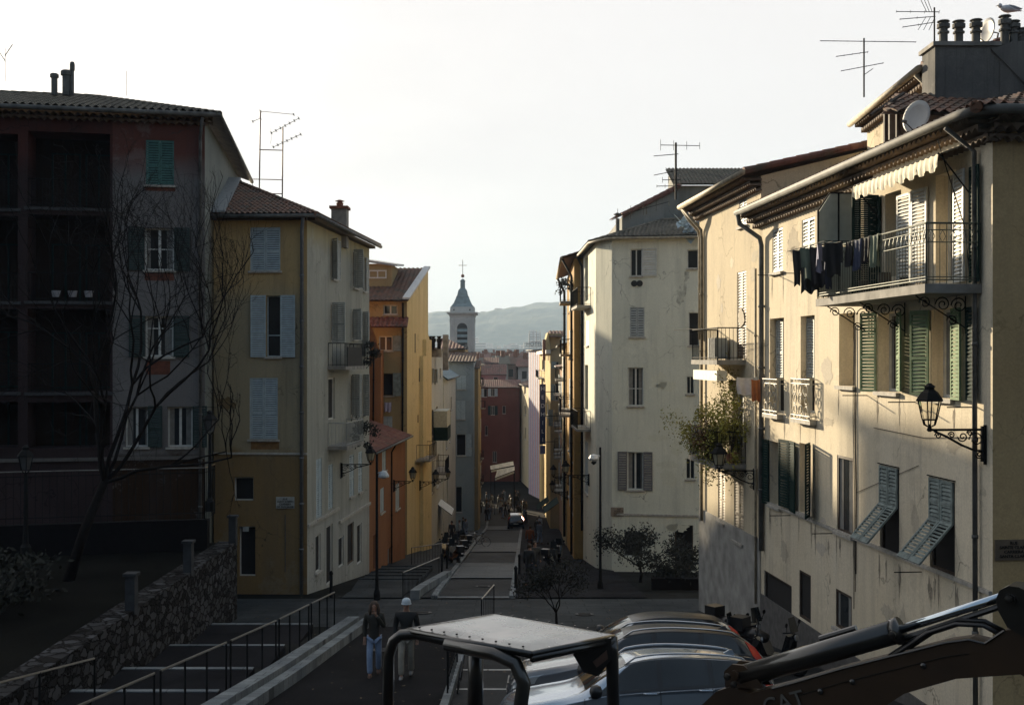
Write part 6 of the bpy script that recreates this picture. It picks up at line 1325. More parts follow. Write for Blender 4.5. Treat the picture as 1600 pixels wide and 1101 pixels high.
for i in range(n):
    a = 12+(37.3-12)*i/n; b = 12+(37.3-12)*(i+1)/n
    for (zz) in (0,):
        mb.add([(-8.9, a, G(a)-1), (-8.9, b, G(b)-1), (-8.9, b, 2.05), (-8.9, a, 2.05), (-9.5, a, 2.05), (-9.5, b, 2.05), (-9.5, b, G(b)-1)], [(0,1,2,3),(3,2,5,4)])
mb.quad(V(-8.9, 37.3, -2), V(-9.5, 37.3, -2), V(-9.5, 37.3, 2.05), V(-8.9, 37.3, 2.05)); mb.build('wall', RUB, rt, recalc=False)
for y in (27.2, 32, 37.1): mb = MB(); mb.box(-9.1, -8.87, y-.13, y+.13, 1.95, 2.85); mb.box(-9.14, -8.83, y-.17, y+.17, 2.85, 2.92); mb.build('pillar', simple('pillar_stone', (.05,.052,.055), .9, spec=.1), rt)
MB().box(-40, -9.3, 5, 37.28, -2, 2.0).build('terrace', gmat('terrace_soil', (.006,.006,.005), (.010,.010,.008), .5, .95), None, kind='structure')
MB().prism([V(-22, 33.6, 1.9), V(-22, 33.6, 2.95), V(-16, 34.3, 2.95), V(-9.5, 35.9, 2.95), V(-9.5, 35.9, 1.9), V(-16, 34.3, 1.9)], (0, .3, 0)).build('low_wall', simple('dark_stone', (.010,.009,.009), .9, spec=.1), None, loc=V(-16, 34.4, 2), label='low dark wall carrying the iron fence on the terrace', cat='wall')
fence('tall black iron fence on the terrace in front of the loggia house', [V(-22, 33.7, 2.95), V(-16, 34.4, 2.95), V(-9.6, 36.0, 2.95), V(-9.6, 37.2, 2.95)], 1.6, .2, name='iron_fence', cat='fence', mid=(.2, 1.45), rail=.018)
rb = random.Random(8)
for i, (x, y, z, rx, rz, n, lab) in enumerate(((-12.5, 27, 2.6, 1.8, .7, 1800, 'low black shrub at the foot of the bare tree'),)):
    r = thing('shrub', lab, 'shrub', (x, y, 2.0), 'shrubs on the left terrace'); mb = MB()
    for k in range(7): a = rb.uniform(0, 6.28); mb.tube([(x, y, 2.0), (x+rx*.5*math.cos(a), y+rx*.5*math.sin(a), z+rz*.3)], [.04, .01], 4)
    mb.build('stem', WOODD, r); mb = MB(); leaves(mb, (x, y, z), (rx, rx, rz), n, .15, rb, 18); mb.build('foliage', LEAFD, r, recalc=False)
# ------------------------------------------------------------------ trees
BARK = simple('bark', (.013,.011,.010), .95, var=.3, scale=9, spec=.1)
def bare(name, label, base, h, trunk, lean, seed, levels=6, spread=.55, r0=.2, nb=3, leafm=None, nleaf=0, lsize=.08, up=.25, minr=.006, start=None, shrink=.76, crown='crown', xm=None):
    rnd = random.Random(seed); r = thing(name, label, 'tree', base); b = Vector(base); tips = []
    tm = MB(); d = Vector(lean).normalized(); top = b+d*trunk; tm.tube([b-UP*.1, b+d*trunk*.5+V(rnd.uniform(-.1, .1), 0, 0), top], [r0*1.25, r0, r0*.85], 9); tm.build('trunk', BARK, r, smooth=True)
    cm = MB()
    def grow(p, d, l, rad, lev):
        if xm and p.x > xm and lev > 2: l *= .45
        if xm and p.x > xm-.9 and d.x > 0: d = Vector((.05, d.y, d.z+.15)).normalized()
        if xm and p.z > 12.3: l *= .5
        pts = [p]; q = p; dd = d
        k = 4 if lev < 3 else 3
        for i in range(k):
            dd = (dd+Vector((rnd.gauss(0, .13), rnd.gauss(0, .13), rnd.gauss(0, .1)+(up*.1 if lev < 4 else -.03)))).normalized(); q = q+dd*l/k; pts.append(q)
        r1 = rad*.68; cm.tube(pts, [rad+(r1-rad)*i/k for i in range(k+1)], 6 if lev < 3 else 4 if lev < 5 else 3, cap=False)
        if lev >= levels or r1 < minr: tips.append(q); return
        n = nb if lev < 2 else rnd.choice([2, 3])
        for i in range(n):
            ang = rnd.uniform(.6, 1.15)*spread*(1.1 if i else .45); ax = dd.orthogonal().normalized(); ax.rotate(Matrix.Rotation(rnd.uniform(0, 6.28), 3, dd)); nd = dd.copy(); nd.rotate(Matrix.Rotation(ang, 3, ax)); grow(q, nd, l*rnd.uniform(shrink-.1, shrink+.08), r1*(1 if i == 0 else .78), lev+1)
        for i in range(1, k):
            if lev > 1 and rnd.random() < .7:
                ax = dd.orthogonal().normalized(); ax.rotate(Matrix.Rotation(rnd.uniform(0, 6.28), 3, dd)); nd = dd.copy(); nd.rotate(Matrix.Rotation(.9, 3, ax)); grow(pts[i], nd, l*.5, max(minr*1.2, r1*.45), max(lev+2, levels-1))
    for dv, l, rad in (start or [((rnd.uniform(-.6, .6), rnd.uniform(-.6, .6), 1), h*.3, r0*.7) for _ in range(4)]): grow(top-d*trunk*.05, Vector(dv).normalized(), l, rad, 0)
    cm.build(crown, BARK, r, smooth=True)
    if leafm:
        lm = MB()
        for p in tips:
            for _ in range(nleaf): 
                q = p+Vector([rnd.gauss(0, .12) for _ in range(3)]); a = Vector([rnd.uniform(-1, 1) for _ in range(3)]).normalized(); c_ = a.orthogonal().normalized(); s_ = lsize*rnd.uniform(.6, 1.3); lm.add([q, q+a*s_*.5+c_*s_*.3, q+a*s_, q+a*s_*.5-c_*s_*.3], [(0,1,2,3)])
        lm.build('foliage', leafm, r, recalc=False)
    return r
c = at(105, 770, 31)
bare('bare_tree', 'large leafless tree whose fine branches cross the front of the loggia house', V(c.x, 31, 2.0), 9, 2.95, (.38, 0, 1), 13, xm=-7.7, levels=7, spread=.62, r0=.13, nb=3, shrink=.79, minr=.0030,
     start=[((.0, .1, 1), 2.9, .07), ((.3, -.2, 1), 2.8, .07), ((.7, .25, .85), 2.5, .06), ((1.0, -.2, .4), 2.1, .05), ((.15, -.45, 1), 2.5, .055), ((.5, .5, 1), 2.5, .055), ((-.35, .2, 1), 1.9, .04)])
c = at(868, 975, 33.5)
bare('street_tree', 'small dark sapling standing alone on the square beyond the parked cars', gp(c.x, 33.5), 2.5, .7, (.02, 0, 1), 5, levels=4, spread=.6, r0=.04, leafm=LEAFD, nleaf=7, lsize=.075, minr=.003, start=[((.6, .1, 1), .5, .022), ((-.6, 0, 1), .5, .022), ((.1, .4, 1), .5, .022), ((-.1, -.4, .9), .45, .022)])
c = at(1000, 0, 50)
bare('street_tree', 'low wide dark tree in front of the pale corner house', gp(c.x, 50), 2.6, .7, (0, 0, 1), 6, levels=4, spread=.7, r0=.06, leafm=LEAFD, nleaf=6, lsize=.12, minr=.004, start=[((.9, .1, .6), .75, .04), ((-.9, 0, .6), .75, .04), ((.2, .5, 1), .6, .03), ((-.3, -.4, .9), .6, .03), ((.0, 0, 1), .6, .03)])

# ------------------------------------------------------------------ cars
CHR = simple('chrome', (.5,.5,.5), .12, 1, var=.05)
TYRE = simple('tyre_rubber', (.012,.012,.012), .8)
RIM = simple('alloy', (.35,.36,.37), .25, .9, var=.1)
BLKP = simple('black_trim', (.012,.012,.013), .35)
LAMPC = simple('headlight_glass', (.32,.34,.36), .05, .4)
TAIL = simple('tail_light_red', (.42,.02,.01), .25)
def paint(name, c, metal=.6, rough=.22):
    if name in MC: return MC[name]
    m, t, b = _base(name); b.inputs['Base Color'].default_value = (*c, 1); b.inputs['Metallic'].default_value = metal; b.inputs['Roughness'].default_value = rough; b.inputs['Coat Weight'].default_value = .8; b.inputs['Coat Roughness'].default_value = .04
    N = t.nodes.new; g = N('ShaderNodeNewGeometry'); n = N('ShaderNodeTexNoise'); n.inputs['Scale'].default_value = 5; n.inputs['Detail'].default_value = 6; t.links.new(g.outputs['Position'], n.inputs['Vector'])
    r = N('ShaderNodeMapRange'); r.inputs['To Min'].default_value = rough; r.inputs['To Max'].default_value = rough+.06; t.links.new(n.outputs['Fac'], r.inputs['Value']); t.links.new(r.outputs[0], b.inputs['Roughness']); MC[name] = m; return m
def cr(P, t):
    n = len(P)-1; i = min(int(t*n), n-1); f = t*n-i; a, b, c, d = P[max(i-1, 0)], P[i], P[i+1], P[min(i+2, n)]
    return tuple(.5*((2*q)+(-p+r)*f+(2*p-5*q+4*r-s)*f*f+(-p+3*q-3*r+s)*f**3) for p, q, r, s in zip(a, b, c, d))
SUV = [(0, .42, .60, .66, .62, .60, .52), (.10, .28, .76, .84, .80, .78, .66), (.30, .24, .86, .95, .90, .87, .76), (.75, .22, .94, 1.03, .92, .89, .78), (1.25, .22, 1.04, 1.13, .92, .90, .74), (1.62, .22, 1.11, 1.36, .92, .90, .68), (2.05, .22, 1.15, 1.57, .92, .90, .62), (2.6, .22, 1.18, 1.64, .92, .90, .62), (3.3, .22, 1.21, 1.62, .92, .90, .60), (3.85, .24, 1.25, 1.55, .92, .88, .58), (4.15, .28, 1.18, 1.36, .90, .86, .60), (4.36, .30, 1.02, 1.10, .86, .82, .66), (4.45, .42, .74, .80, .78, .74, .62)]
def car(name, label, nose, rotz, P, stations=SUV, rails=True, L=4.45, hs=1.0, group='parked cars', lit=False, ant=False, dark_roof=False):
    rt = thing(name, label, 'car', (0, 0, 0), group); o = V(0, 0, 0); xs = [s[0] for s in stations]
    def st(x):
        x = max(0, min(xs[-1], x))
        for i in range(len(xs)-1):
            if x <= xs[i+1]: t = (i+(x-xs[i])/(xs[i+1]-xs[i]))/(len(xs)-1); break
        return cr(stations, t)
    def ring(x):
        _, zb, ze, zt, wl, wb, wt = st(x); zs = ze+(zt-ze)*.86
        return [(0, zb), (wl*.8, zb), (wl, zb+.12), (wl*1.01, zb+(ze-zb)*.55), (wb*1.005, ze-.05), (wb*.985, ze), (wb+(wt-wb)*.82, zs), (wt*.9, zt-.015), (wt*.5, zt+.015), (0, zt+.02)]
    def sf(x, v):
        y, z = cr(ring(x), v); return y, z*hs
    NX, NV = 60, 30; mb = MB(); Lx = xs[-1]
    for i in range(NX+1):
        x = Lx*i/NX
        for j in range(2*NV+1):
            v = j/NV if j <= NV else 2-j/NV; s = 1 if j <= NV else -1; y, z = sf(x, v); mb.v.append(V(x, s*y, z))
    w_ = 2*NV+1
    for i in range(NX):
        for j in range(2*NV): a = i*w_+j; mb.f.append((a, a+1, a+w_+1, a+w_))
    mb.f.append(tuple(range(w_))); mb.f.append(tuple(NX*w_+j for j in range(w_)))
    mb.build('body', P, rt, smooth=True)
    def patch(x0, x1, v0, v1, s, off=.008, nx=10, nv=6, xt=None):
        m_ = MB()
        for i in range(nx+1):
            for j in range(nv+1):
                v = v0+(v1-v0)*j/nv; f = i/nx; a0 = x0+(xt[0]-x0)*(j/nv) if xt else x0; a1 = x1+(xt[1]-x1)*(j/nv) if xt else x1; x = a0+(a1-a0)*f; y, z = sf(x, v)
                y2, z2 = sf(x, min(1, v+.01)); y1, z1 = sf(x, v-.01); n = Vector((0, z2-z1, -(y2-y1))); n = n.normalized() if n.length else UP
                m_.v.append(V(x, s*(y+n.y*off), z+n.z*off))
        for i in range(nx):
            for j in range(nv): a = i*(nv+1)+j; m_.f.append((a, a+1, a+nv+2, a+nv+1))
        return m_
    vb, vt = 5.1/9, 6.15/9
    for s in (1, -1):
        bb = patch(1.40, 4.0, vb, vt, s, .004, 30, 6, xt=(2.04, 3.76)); bb.build('pillar_trim', BLKP, rt, smooth=True, recalc=False)
        g_ = MB()
        for a, b, xt in ((1.42, 2.42, (2.08, 2.42)), (2.50, 3.22, (2.5, 3.2)), (3.30, 3.98, (3.28, 3.72))):
            q = patch(a, b, vb, vt, s, xt=xt); g_.add(q.v, q.f)
        g_.build('side_window', GLASS, rt, smooth=True, recalc=False)
        m_ = MB(); q = patch(1.36, 4.08, vb-.012, vb+.004, s, .012, 20, 2); m_.add(q.v, q.f); q = patch(1.95, 3.85, vt+.004, vt+.02, s, .01, 20, 2); m_.add(q.v, q.f); m_.build('window_trim', BLKP, rt, smooth=True, recalc=False)
        ln = MB()
        for x in (1.30, 2.46, 3.26): q = patch(x-.006, x+.006, 2.4/9, vb, s, .004, 1, 8); ln.add(q.v, q.f)
        ln.build('door_gap', BLKP, rt, recalc=False)
        h = MB()
        for x in (2.2, 3.05): y, z = sf(x, .50); h.tube([V(x, s*(y+.01), z), V(x+.03, s*(y+.045), z), V(x+.19, s*(y+.045), z), V(x+.22, s*(y+.01), z)], .013, 6)
        h.build('door_handle', P, rt)
        y, z = sf(1.5, vb); m_ = MB(); m_.tube([V(1.48, s*y, z), V(1.46, s*(y+.14), z+.04)], .03, 6); m_.lathe(V(1.36, s*(y+.2), z+.09), [(.03, 0), (.1, .03), (.11, .1), (.08, .17), (.02, .19)], 10, axis=(1, 0, 0)); m_.build('mirror', BLKP, rt, smooth=True)
        for x in (.82, 3.62):
            m_ = MB(); m_.lathe(V(x, s*.74, .34*hs), [(.40, .155), (.40, .19), (.34, .192)], 28, axis=(0, s, 0)); m_.build('wheel_arch', BLKP, rt)
            wh = MB().lathe(V(x, s*.72, .34), [(.2, 0), (.32, .01), (.34, .05), (.34, .18), (.31, .22), (.22, .22)], 26, axis=(0, s, 0)).build('wheel', TYRE, rt, smooth=True)
            r_ = MB(); r_.lathe(V(x, s*.93, .34), [(.225, -.02), (.225, .012), (.2, .015), (.195, -.03)], 24, axis=(0, s, 0))
            for k in range(5): a = 2*math.pi*k/5; r_.obox(V(x+.02*math.sin(a), s*.925, .34-.02*math.cos(a)), (math.cos(a)*.2, 0, math.sin(a)*.2), (0, s*.015, 0), (-math.sin(a)*.045, 0, math.cos(a)*.045))
            r_.build('rim', RIM, wh)
        q = patch(.06, .46, 3.6/9, 4.8/9, s, .01, xt=(.12, .62)); q.build('headlight', LAMPC, rt, smooth=True, recalc=False); 
        q = patch(4.18, 4.40, 4.2/9, 6.2/9, s, .012, xt=(3.98, 4.16)); q.build('tail_light', TAIL, rt, smooth=True, recalc=False)
        if rails:
            m_ = MB(); pts = []
            for k in range(13): x = 1.95+2.0*k/12; y, z = sf(x, 6.7/9); pts.append(V(x, s*(y-.02), z+(.055 if 0 < k < 12 else 0)))
            m_.tube(pts, .018, 6); m_.build('roof_rail', CHR, rt, smooth=True)
    ws = MB(); rw = MB()
    for s in (1, -1):
        q = patch(1.33, 1.98, 6.35/9, 1, s, .006, 8, 6, xt=None); ws.add(q.v, q.f)
        q = patch(3.93, 4.24, 6.4/9, 1, s, .006, 6, 6); rw.add(q.v, q.f)
    ws.build('windscreen', GLASS, rt, smooth=True, recalc=False); rw.build('rear_window', GLASS, rt, smooth=True, recalc=False)
    m_ = MB(); 
    for z in (.5, .58, .66): m_.box(-.012 if z < .6 else .0, .05, -.45, .45, z*hs, z*hs+.04)
    m_.build('grille', BLKP, rt); m_ = MB(); m_.box(4.42, 4.47, -.26, .26, .62, .73); m_.build('number_plate', simple('plate_white', (.5,.5,.48), .5), rt)
    if ant: m_ = MB(); m_.prism([(3.6, -.015, 1.6*hs), (3.8, -.015, 1.58*hs), (3.76, -.015, 1.66*hs), (3.72, -.015, 1.66*hs)], (0, .03, 0)); m_.build('roof_antenna', P, rt)
    if dark_roof:
        m_ = MB()
        for s in (1, -1): q = patch(1.97, 3.95, 6.3/9, 1, s, .007, 20, 6); m_.add(q.v, q.f)
        m_.build('glass_roof', simple('black_glass_roof', (.012,.012,.014), .3, spec=.25), rt, smooth=True, recalc=False)
    rt.location = nose; rt.rotation_euler = rotz if isinstance(rotz, tuple) else (0, 0, rotz); return rt
SILV = paint('silver_blue_paint', (.34,.41,.49), .7); DGREY = paint('dark_grey_paint', (.13,.135,.145)); WHT = paint('pale_silver_paint', (.5,.53,.55), .4)
car('parked_car', 'nearest silver blue car with roof rails and dark side windows', V(-.22, 18.2, G(18.4)+.05), (-.119, 0, .03), SILV, rails=True, L=4.45, ant=True)
car('parked_car', 'middle grey car with silver roof rails and a slanted red tail light', V(-.08, 21.2, G(21.2)+.08), (-.119, 0, -.02), DGREY, hs=1.02, ant=True, dark_roof=True).scale = (1.07, 1.0, 1.0)
car('parked_car', 'farthest pale car with a bright windscreen and a shark fin shaped pillar', V(.55, 24.6, G(24.8)), (-.119, 0, .02), WHT, rails=False, dark_roof=True)
dk = paint('black_blue_paint', (.015,.017,.022), .3)
rt = car('parked_car', 'dark car driving down the far end of the street', V(.35, 131, G(127)), (0, 0, -math.pi/2), dk, rails=False, group='cars on the street'); rt.rotation_euler = (0, 0, -math.pi/2+.02)
em = bpy.data.materials.new('lit_tail_light'); em.use_nodes = True; e_ = em.node_tree.nodes['Principled BSDF']; e_.inputs['Emission Color'].default_value = (1, .45, .3, 1); e_.inputs['Emission Strength'].default_value = 6
for c in rt.children:
    if c.name.startswith('tail_light'): c.data.materials[0] = em; break
# ------------------------------------------------------------------ scooters and bicycles
def scooter(label, p, rz, P, group='parked scooters'):
    rt = thing('scooter', label, 'scooter', (0, 0, 0), group)
    for x in (0, 1.25):
        w = MB().lathe(V(x, -.05, .26), [(.15, 0), (.24, .005), (.26, .05), (.24, .095), (.15, .1)], 20, axis=(0, 1, 0)).build('wheel', TYRE, rt, smooth=True); MB().lathe(V(x, -.045, .26), [(.14, 0), (.04, .02), (.04, .07), (.14, .09)], 12, axis=(0, 1, 0)).build('rim', RIM, w)
    mb = MB(); mb.prism([V(.12, -.16, .45), V(.28, -.2, .3), V(.8, -.2, .28), V(1.0, -.2, .42), V(1.45, -.17, .55), V(1.55, -.12, .72), V(.85, -.17, .72), V(.7, -.18, .42), V(.38, -.2, .40), V(.22, -.2, .95), V(.08, -.12, .92)], (0, .36, 0)); mb.build('fairing', P, rt)
    MB().tube([(.1, 0, .8), (.0, 0, .28)], .035).build('fork', IRON, rt); mb = MB(); mb.tube([V(.8, 0, .74), V(1.1, 0, .8), V(1.5, 0, .8)], [.12, .16, .1], 8); mb.build('seat', BLKP, rt, smooth=True)
    mb = MB(); mb.tube([(.2, -.32, 1.02), (.14, 0, .98), (.2, .32, 1.02)], .018); 
    for s in (-1, 1): mb.tube([(.16, s*.22, 1.0), (.12, s*.3, 1.18)], .008, 4); mb.lathe((.12, s*.3, 1.2), [(.02, -.01), (.055, 0), (.05, .02)], 8, axis=(1, 0, 0))
    mb.build('handlebar', IRON, rt); MB().lathe((.05, 0, .88), [(.03, -.03), (.075, 0), (.07, .03)], 12, axis=(-1, 0, .1)).build('headlight', LAMPC, rt)
    mb = MB(); mb.add([(.08, -.18, 1.0), (.08, .18, 1.0), (.16, .14, 1.32), (.16, -.14, 1.32)], [(0,1,2,3)]); mb.prism([V(.08, -.18, 1.0), V(.08, .18, 1.0), V(.17, .14, 1.34), V(.17, -.14, 1.34)], (.006, 0, 0)); mb.build('windshield', GLASS, rt)
    mb = MB(); mb.box(1.35, 1.7, -.19, .19, .85, 1.16); mb.build('top_box', BLKP, rt)
    rt.location = p; rt.rotation_euler = (0, 0, rz); return rt
BP = paint('glossy_black', (.012,.012,.014), .2, .15)
s0 = scooter('first black scooter leaning by the garage door of the cream corner house', V(5.35, 27.6, G(27.6)), 2.6, BP)
for i, (x, y, rz, lab) in enumerate(((6.15, 28.6, 2.2, 'second black scooter nearer the wall by the garage door'), (5.75, 26.3, 2.9, 'third black scooter, the one nearest the parked cars'), (6.6, 26.6, 2.4, 'black scooter closest to the wall, just past the garage opening'), (-3.35, 63.5, -1.2, 'scooter parked on the left pavement by the distant railing'), (-3.9, 66.5, -1.3, 'second scooter on the left pavement, behind the first'), (-3.6, 71, -1.1, 'third scooter on the left pavement'), (-4.3, 75, -1.3, 'fourth scooter on the left pavement, farthest down'), (-3.5, 80, -1.2, 'fifth scooter on the left pavement near the bicycle'), (2.2, 60, -1.9, 'scooter on the right pavement behind the trees'), (2.6, 64, -1.7, 'second scooter on the right pavement'))): dup(s0, V(x, y, G(y)+(.06 if y > 42 else 0)), lab, rz)
def bicycle(label, p, rz, lean=0.0):
    rt = thing('bicycle', label, 'bicycle', (0, 0, 0)); 
    for x in (0, 1.02):
        mb = MB(); mb.tube([V(x+.33*math.cos(a), 0, .34+.33*math.sin(a)) for a in [2*math.pi*k/24 for k in range(25)]], .017, 5); w = mb.build('wheel', TYRE, rt); mb = MB()
        for k in range(10): a = 2*math.pi*k/10; mb.tube([V(x, 0, .34), V(x+.32*math.cos(a), 0, .34+.32*math.sin(a))], .003, 3)
        mb.build('spokes', RIM, w)
    mb = MB()
    for a, b in (((0, .34), (.22, .82)), ((.22, .82), (.72, .85)), ((.25, .72), (.5, .32)), ((.5, .32), (.74, .88)), ((.5, .32), (1.02, .34)), ((.72, .82), (1.02, .34))): mb.tube([V(a[0], 0, a[1]), V(b[0], 0, b[1])], .016, 6)
    mb.build('frame', simple('worn_silver', (.3,.3,.3), .35, .7), rt); mb = MB(); mb.tube([(.1, -.28, .98), (.2, -.1, .96), (.2, .1, .96), (.1, .28, .98)], .013); mb.tube([(.22, 0, .82), (.2, 0, .96)], .014); mb.build('handlebar', CHR, rt); mb = MB(); mb.tube([(.62, 0, .93), (.85, 0, .94)], [.03, .07], 6); mb.build('saddle', BLKP, rt)
    rt.location = p; rt.rotation_euler = (lean, 0, rz); return rt
bicycle('silver bicycle leaning on the railing beside the ramp', gp(-1.15, 24.4), 1.55, .12); bicycle('bicycle standing at the left kerb before the dark car', gp(-2.9, 84, .06), -.15, 0); bicycle('second bicycle partly behind the scooters at the left kerb', gp(-3.4, 86, .06), .3)
# ------------------------------------------------------------------ excavator with canopy
EB = paint('excavator_black', (.012,.011,.009), .1, .35); EY = simple('dusty_ochre_paint', (.030,.015,.005), .55, .1, var=.3, scale=2)
eo = V(.2, 13.8, G(13.8)); rt = thing('mini_excavator', 'mini excavator with a pale canopy roof, its dark boom stretching right across the foreground', 'excavator', eo)
T = 4.70; cl, ct, crr, cn = V(-1.27, 14.04, T), V(-.238, 14.82, T), V(1.213, 13.73, T), V(.223, 12.94, T)
mb = MB(); n = 24
for i in range(n+1):
    for j in range(n+1):
        a, b = i/n, j/n; p = cl.lerp(cn, a).lerp(ct.lerp(crr, a), b)
        edge = min(a, 1-a, b, 1-b); z = .035*min(1, edge*9)+.012*math.sin(a*7+b*3)*math.sin(b*5+1)*min(1, edge*6)-(.05 if a < .02 else 0); mb.v.append(p+UP*z)
for i in range(n):
    for j in range(n): a = i*(n+1)+j; mb.f.append((a, a+1, a+n+2, a+n+1))
nn_ = len(mb.v)
cm_, t_, b_ = _base('canopy_paint'); N = t_.nodes.new; K = t_.links.new; g = N('ShaderNodeNewGeometry'); n1 = N('ShaderNodeTexNoise'); n1.inputs['Scale'].default_value = 2.2; n1.inputs['Detail'].default_value = 8; K(g.outputs['Position'], n1.inputs['Vector'])
r_ = N('ShaderNodeValToRGB'); r_.color_ramp.elements[0].position = .35; r_.color_ramp.elements[0].color = (.26,.27,.26,1); r_.color_ramp.elements[1].position = .65; r_.color_ramp.elements[1].color = (.45,.43,.41,1); K(n1.outputs['Fac'], r_.inputs[0]); K(r_.outputs[0], b_.inputs['Base Color'])
r2 = N('ShaderNodeMapRange'); r2.inputs['To Min'].default_value = .15; r2.inputs['To Max'].default_value = .42; b_.inputs['Metallic'].default_value = .5; K(n1.outputs['Fac'], r2.inputs['Value']); K(r2.outputs[0], b_.inputs['Roughness']); b_.inputs['Specular IOR Level'].default_value = .8
mb.build('canopy_roof', cm_, rt, smooth=True, recalc=False)
mb = MB(); q = [cl, cn, crr, ct]; mb.prism([p-UP*.03 for p in q], -UP*.05)
for a, b in zip(q, q[1:]+q[:1]): mb.tube([a-UP*.03, b-UP*.03], .035, 8)
# frame: bent tubes
lp = V(-1.53, 14.12, 0)
mb.tube([cn-UP*.08+V(-.5, .38, 0), cl+V(.1, -.02, -.06), cl+V(-.08, .0, -.08), V(-1.45, 14.1, T-.16), V(-1.51, 14.12, T-.36), V(-1.53, 14.12, 3.0)], .07, 8)
mb.tube([cl+V(.5, -.38, -.1), cn+V(-.42, .3, -.10), cn+V(-.18, .13, -.17), cn+V(-.09, .07, -.38), V(.10, 13.0, 4.1), V(.125, 12.97, 3.0)], .085, 8)
mb.tube([V(-.46, 14.66, T-.05), V(-.47, 14.66, 3.0)], .10, 8); mb.tube([crr+V(-.03, .02, -.03), crr+V(-.02, .0, -.2), V(1.2, 13.74, 4.2), V(1.23, 13.76, 3.0)], .075, 8)
mb.tube([cn-UP*.08, crr-UP*.08], .045, 8); mb.build('canopy_frame', EB, rt, smooth=True)
# work lamp / mirror under the roof corner
mb = MB(); mb.prism([at(893, 1018, 13.6), at(932, 1002, 13.6), at(955, 996, 13.6), at(955, 1030, 13.6), at(935, 1056, 13.6), at(912, 1050, 13.6), at(900, 1030, 13.6)], (0, .25, 0)); mb.build('work_lamp_housing', EB, rt); mb = MB(); mb.prism([at(926, 1033, 13.57), at(948, 1015, 13.57), at(950, 1028, 13.57), at(932, 1042, 13.57)], (0, -.015, 0)); mb.build('work_lamp_lens', simple('amber_dark_glass', (.10,.06,.045), .3), rt)
mb = MB(); mb.box(-1.5, 1.2, 12.9, 14.9, 2.75, 3.0); mb.box(-1.55, -.7, 13.2, 14.7, 3.0, 3.55); mb.box(.1, .5, 13.5, 14.0, 3.0, 3.3); mb.build('body', EY, rt); mb = MB(); mb.box(-.55, .05, 13.5, 14.1, 3.0, 3.35); mb.box(-.6, -.45, 13.5, 14.1, 3.3, 3.7); mb.build('seat', BLKP, rt)
for s in (-.9, .55): m_ = MB(); c0 = V(-.1, 13.85, 2.4)+V(.6, .8, 0)*s*.9; m_.tube([c0+V(-.85*.8, .85*.6, -.02), c0+V(.85*.8, -.85*.6, -.02)], .27, 12); m_.build('track', TYRE, rt, smooth=True)
ef = V(.8, -.6, 0); es = V(.6, .8, 0)
def EX(px, py, l=0):
    k = (px-800)/FPX; s = (13.3*k-.7)/(.8+.6*k); y = 13.3-.6*s; return V(.7+.8*s, y, CZ-(py-HY)/FPX*y)+es*l
bp_ = [(1050, 1200), (1090, 1110), (1128, 1075), (1150, 1068), (1180, 1078), (1215, 1070), (1249, 1061), (1320, 1040), (1395, 1021), (1428, 1013), (1482, 999), (1520, 994), (1545, 1000), (1575, 980), (1640, 975), (1700, 1010), (1700, 1110), (1600, 1048), (1500, 1055), (1420, 1078), (1370, 1110), (1260, 1180), (1150, 1230)]
mb = MB(); mb.prism([EX(a, b, -.13) for a, b in bp_], es*.26); mb.build('boom', EY, rt)
mb = MB(); mb.prism([EX(a, b, -.10) for a, b in ((1140, 1070), (1138, 1045), (1150, 1034), (1168, 1036), (1185, 1050), (1200, 1072))], es*.04); mb.prism([EX(a, b, .08) for a, b in ((1140, 1070), (1138, 1045), (1150, 1034), (1168, 1036), (1185, 1050), (1200, 1072))], es*.04); mb.tube([EX(1156, 1050, -.14), EX(1156, 1050, .16)], .05, 12); mb.build('bracket', EY, rt)
mb = MB(); mb.tube([EX(1160, 1056), EX(1403, 985)], .115, 18); mb.tube([EX(1398, 986.5), EX(1408, 983.5)], .13, 18); mb.build('cylinder_barrel', EB, rt, smooth=True)
MB().tube([EX(1400, 985), EX(1572, 930)], .042, 14).build('cylinder_rod', simple('rod_chrome', (.55,.62,.68), .1, 1, var=.02), rt, smooth=True)
mb = MB(); mb.tube([EX(1395, 1003, .02), EX(1560, 948, .02)], .03, 8); mb.tube([EX(1275, 1000, .1), EX(1332, 983, .1)], .03, 8); mb.build('steel_pipe', EB, rt)
mb = MB()
for l, dy in ((-.08, 0), (0, -4), (.08, 4)): mb.tube([EX(1390, 1028+dy, l), EX(1417, 1010+dy, l), EX(1453, 986+dy, l), EX(1497, 972+dy, l), EX(1540, 974+dy, l), EX(1570, 990+dy, l)], .022, 7)
mb.build('hydraulic_hose', BLKP, rt, smooth=True)
mb = MB(); mb.prism([EX(a, b, -.14) for a, b in ((1562, 932), (1568, 918), (1582, 911), (1598, 913), (1640, 935), (1760, 1030), (1800, 1200), (1720, 1200), (1640, 1010), (1580, 975), (1566, 950))], es*.28); mb.tube([EX(1585, 932, -.17), EX(1585, 932, .17)], .05, 12); mb.build('stick', EB, rt)
mb = MB()
for i in range(9):
    for a, b in ((cl, cn), (ct, crr)): p = a.lerp(b, .06+.11*i); p = p.lerp((cl+cn+ct+crr)/4, .05); mb.lathe(p+UP*.02, [(.014, 0), (.014, .018), (.005, .02)], 6)
for a, b in ((1160, 1062), (1150, 1050), (1585, 930), (1405, 985)): mb.lathe(EX(a, b, -.19), [(.035, 0), (.035, .03), (.01, .035)], 8, axis=-es)
mb.build('bolt_row', EB, rt, kind='stuff')
mb2 = MB(); mb2.tube([EX(a, b, -.135) for a, b in bp_[5:14]], .012, 5); mb2.tube([EX(a, b+22, -.132) for a, b in bp_[6:12]], .006, 4); mb2.build('weld_seam', EB, rt)
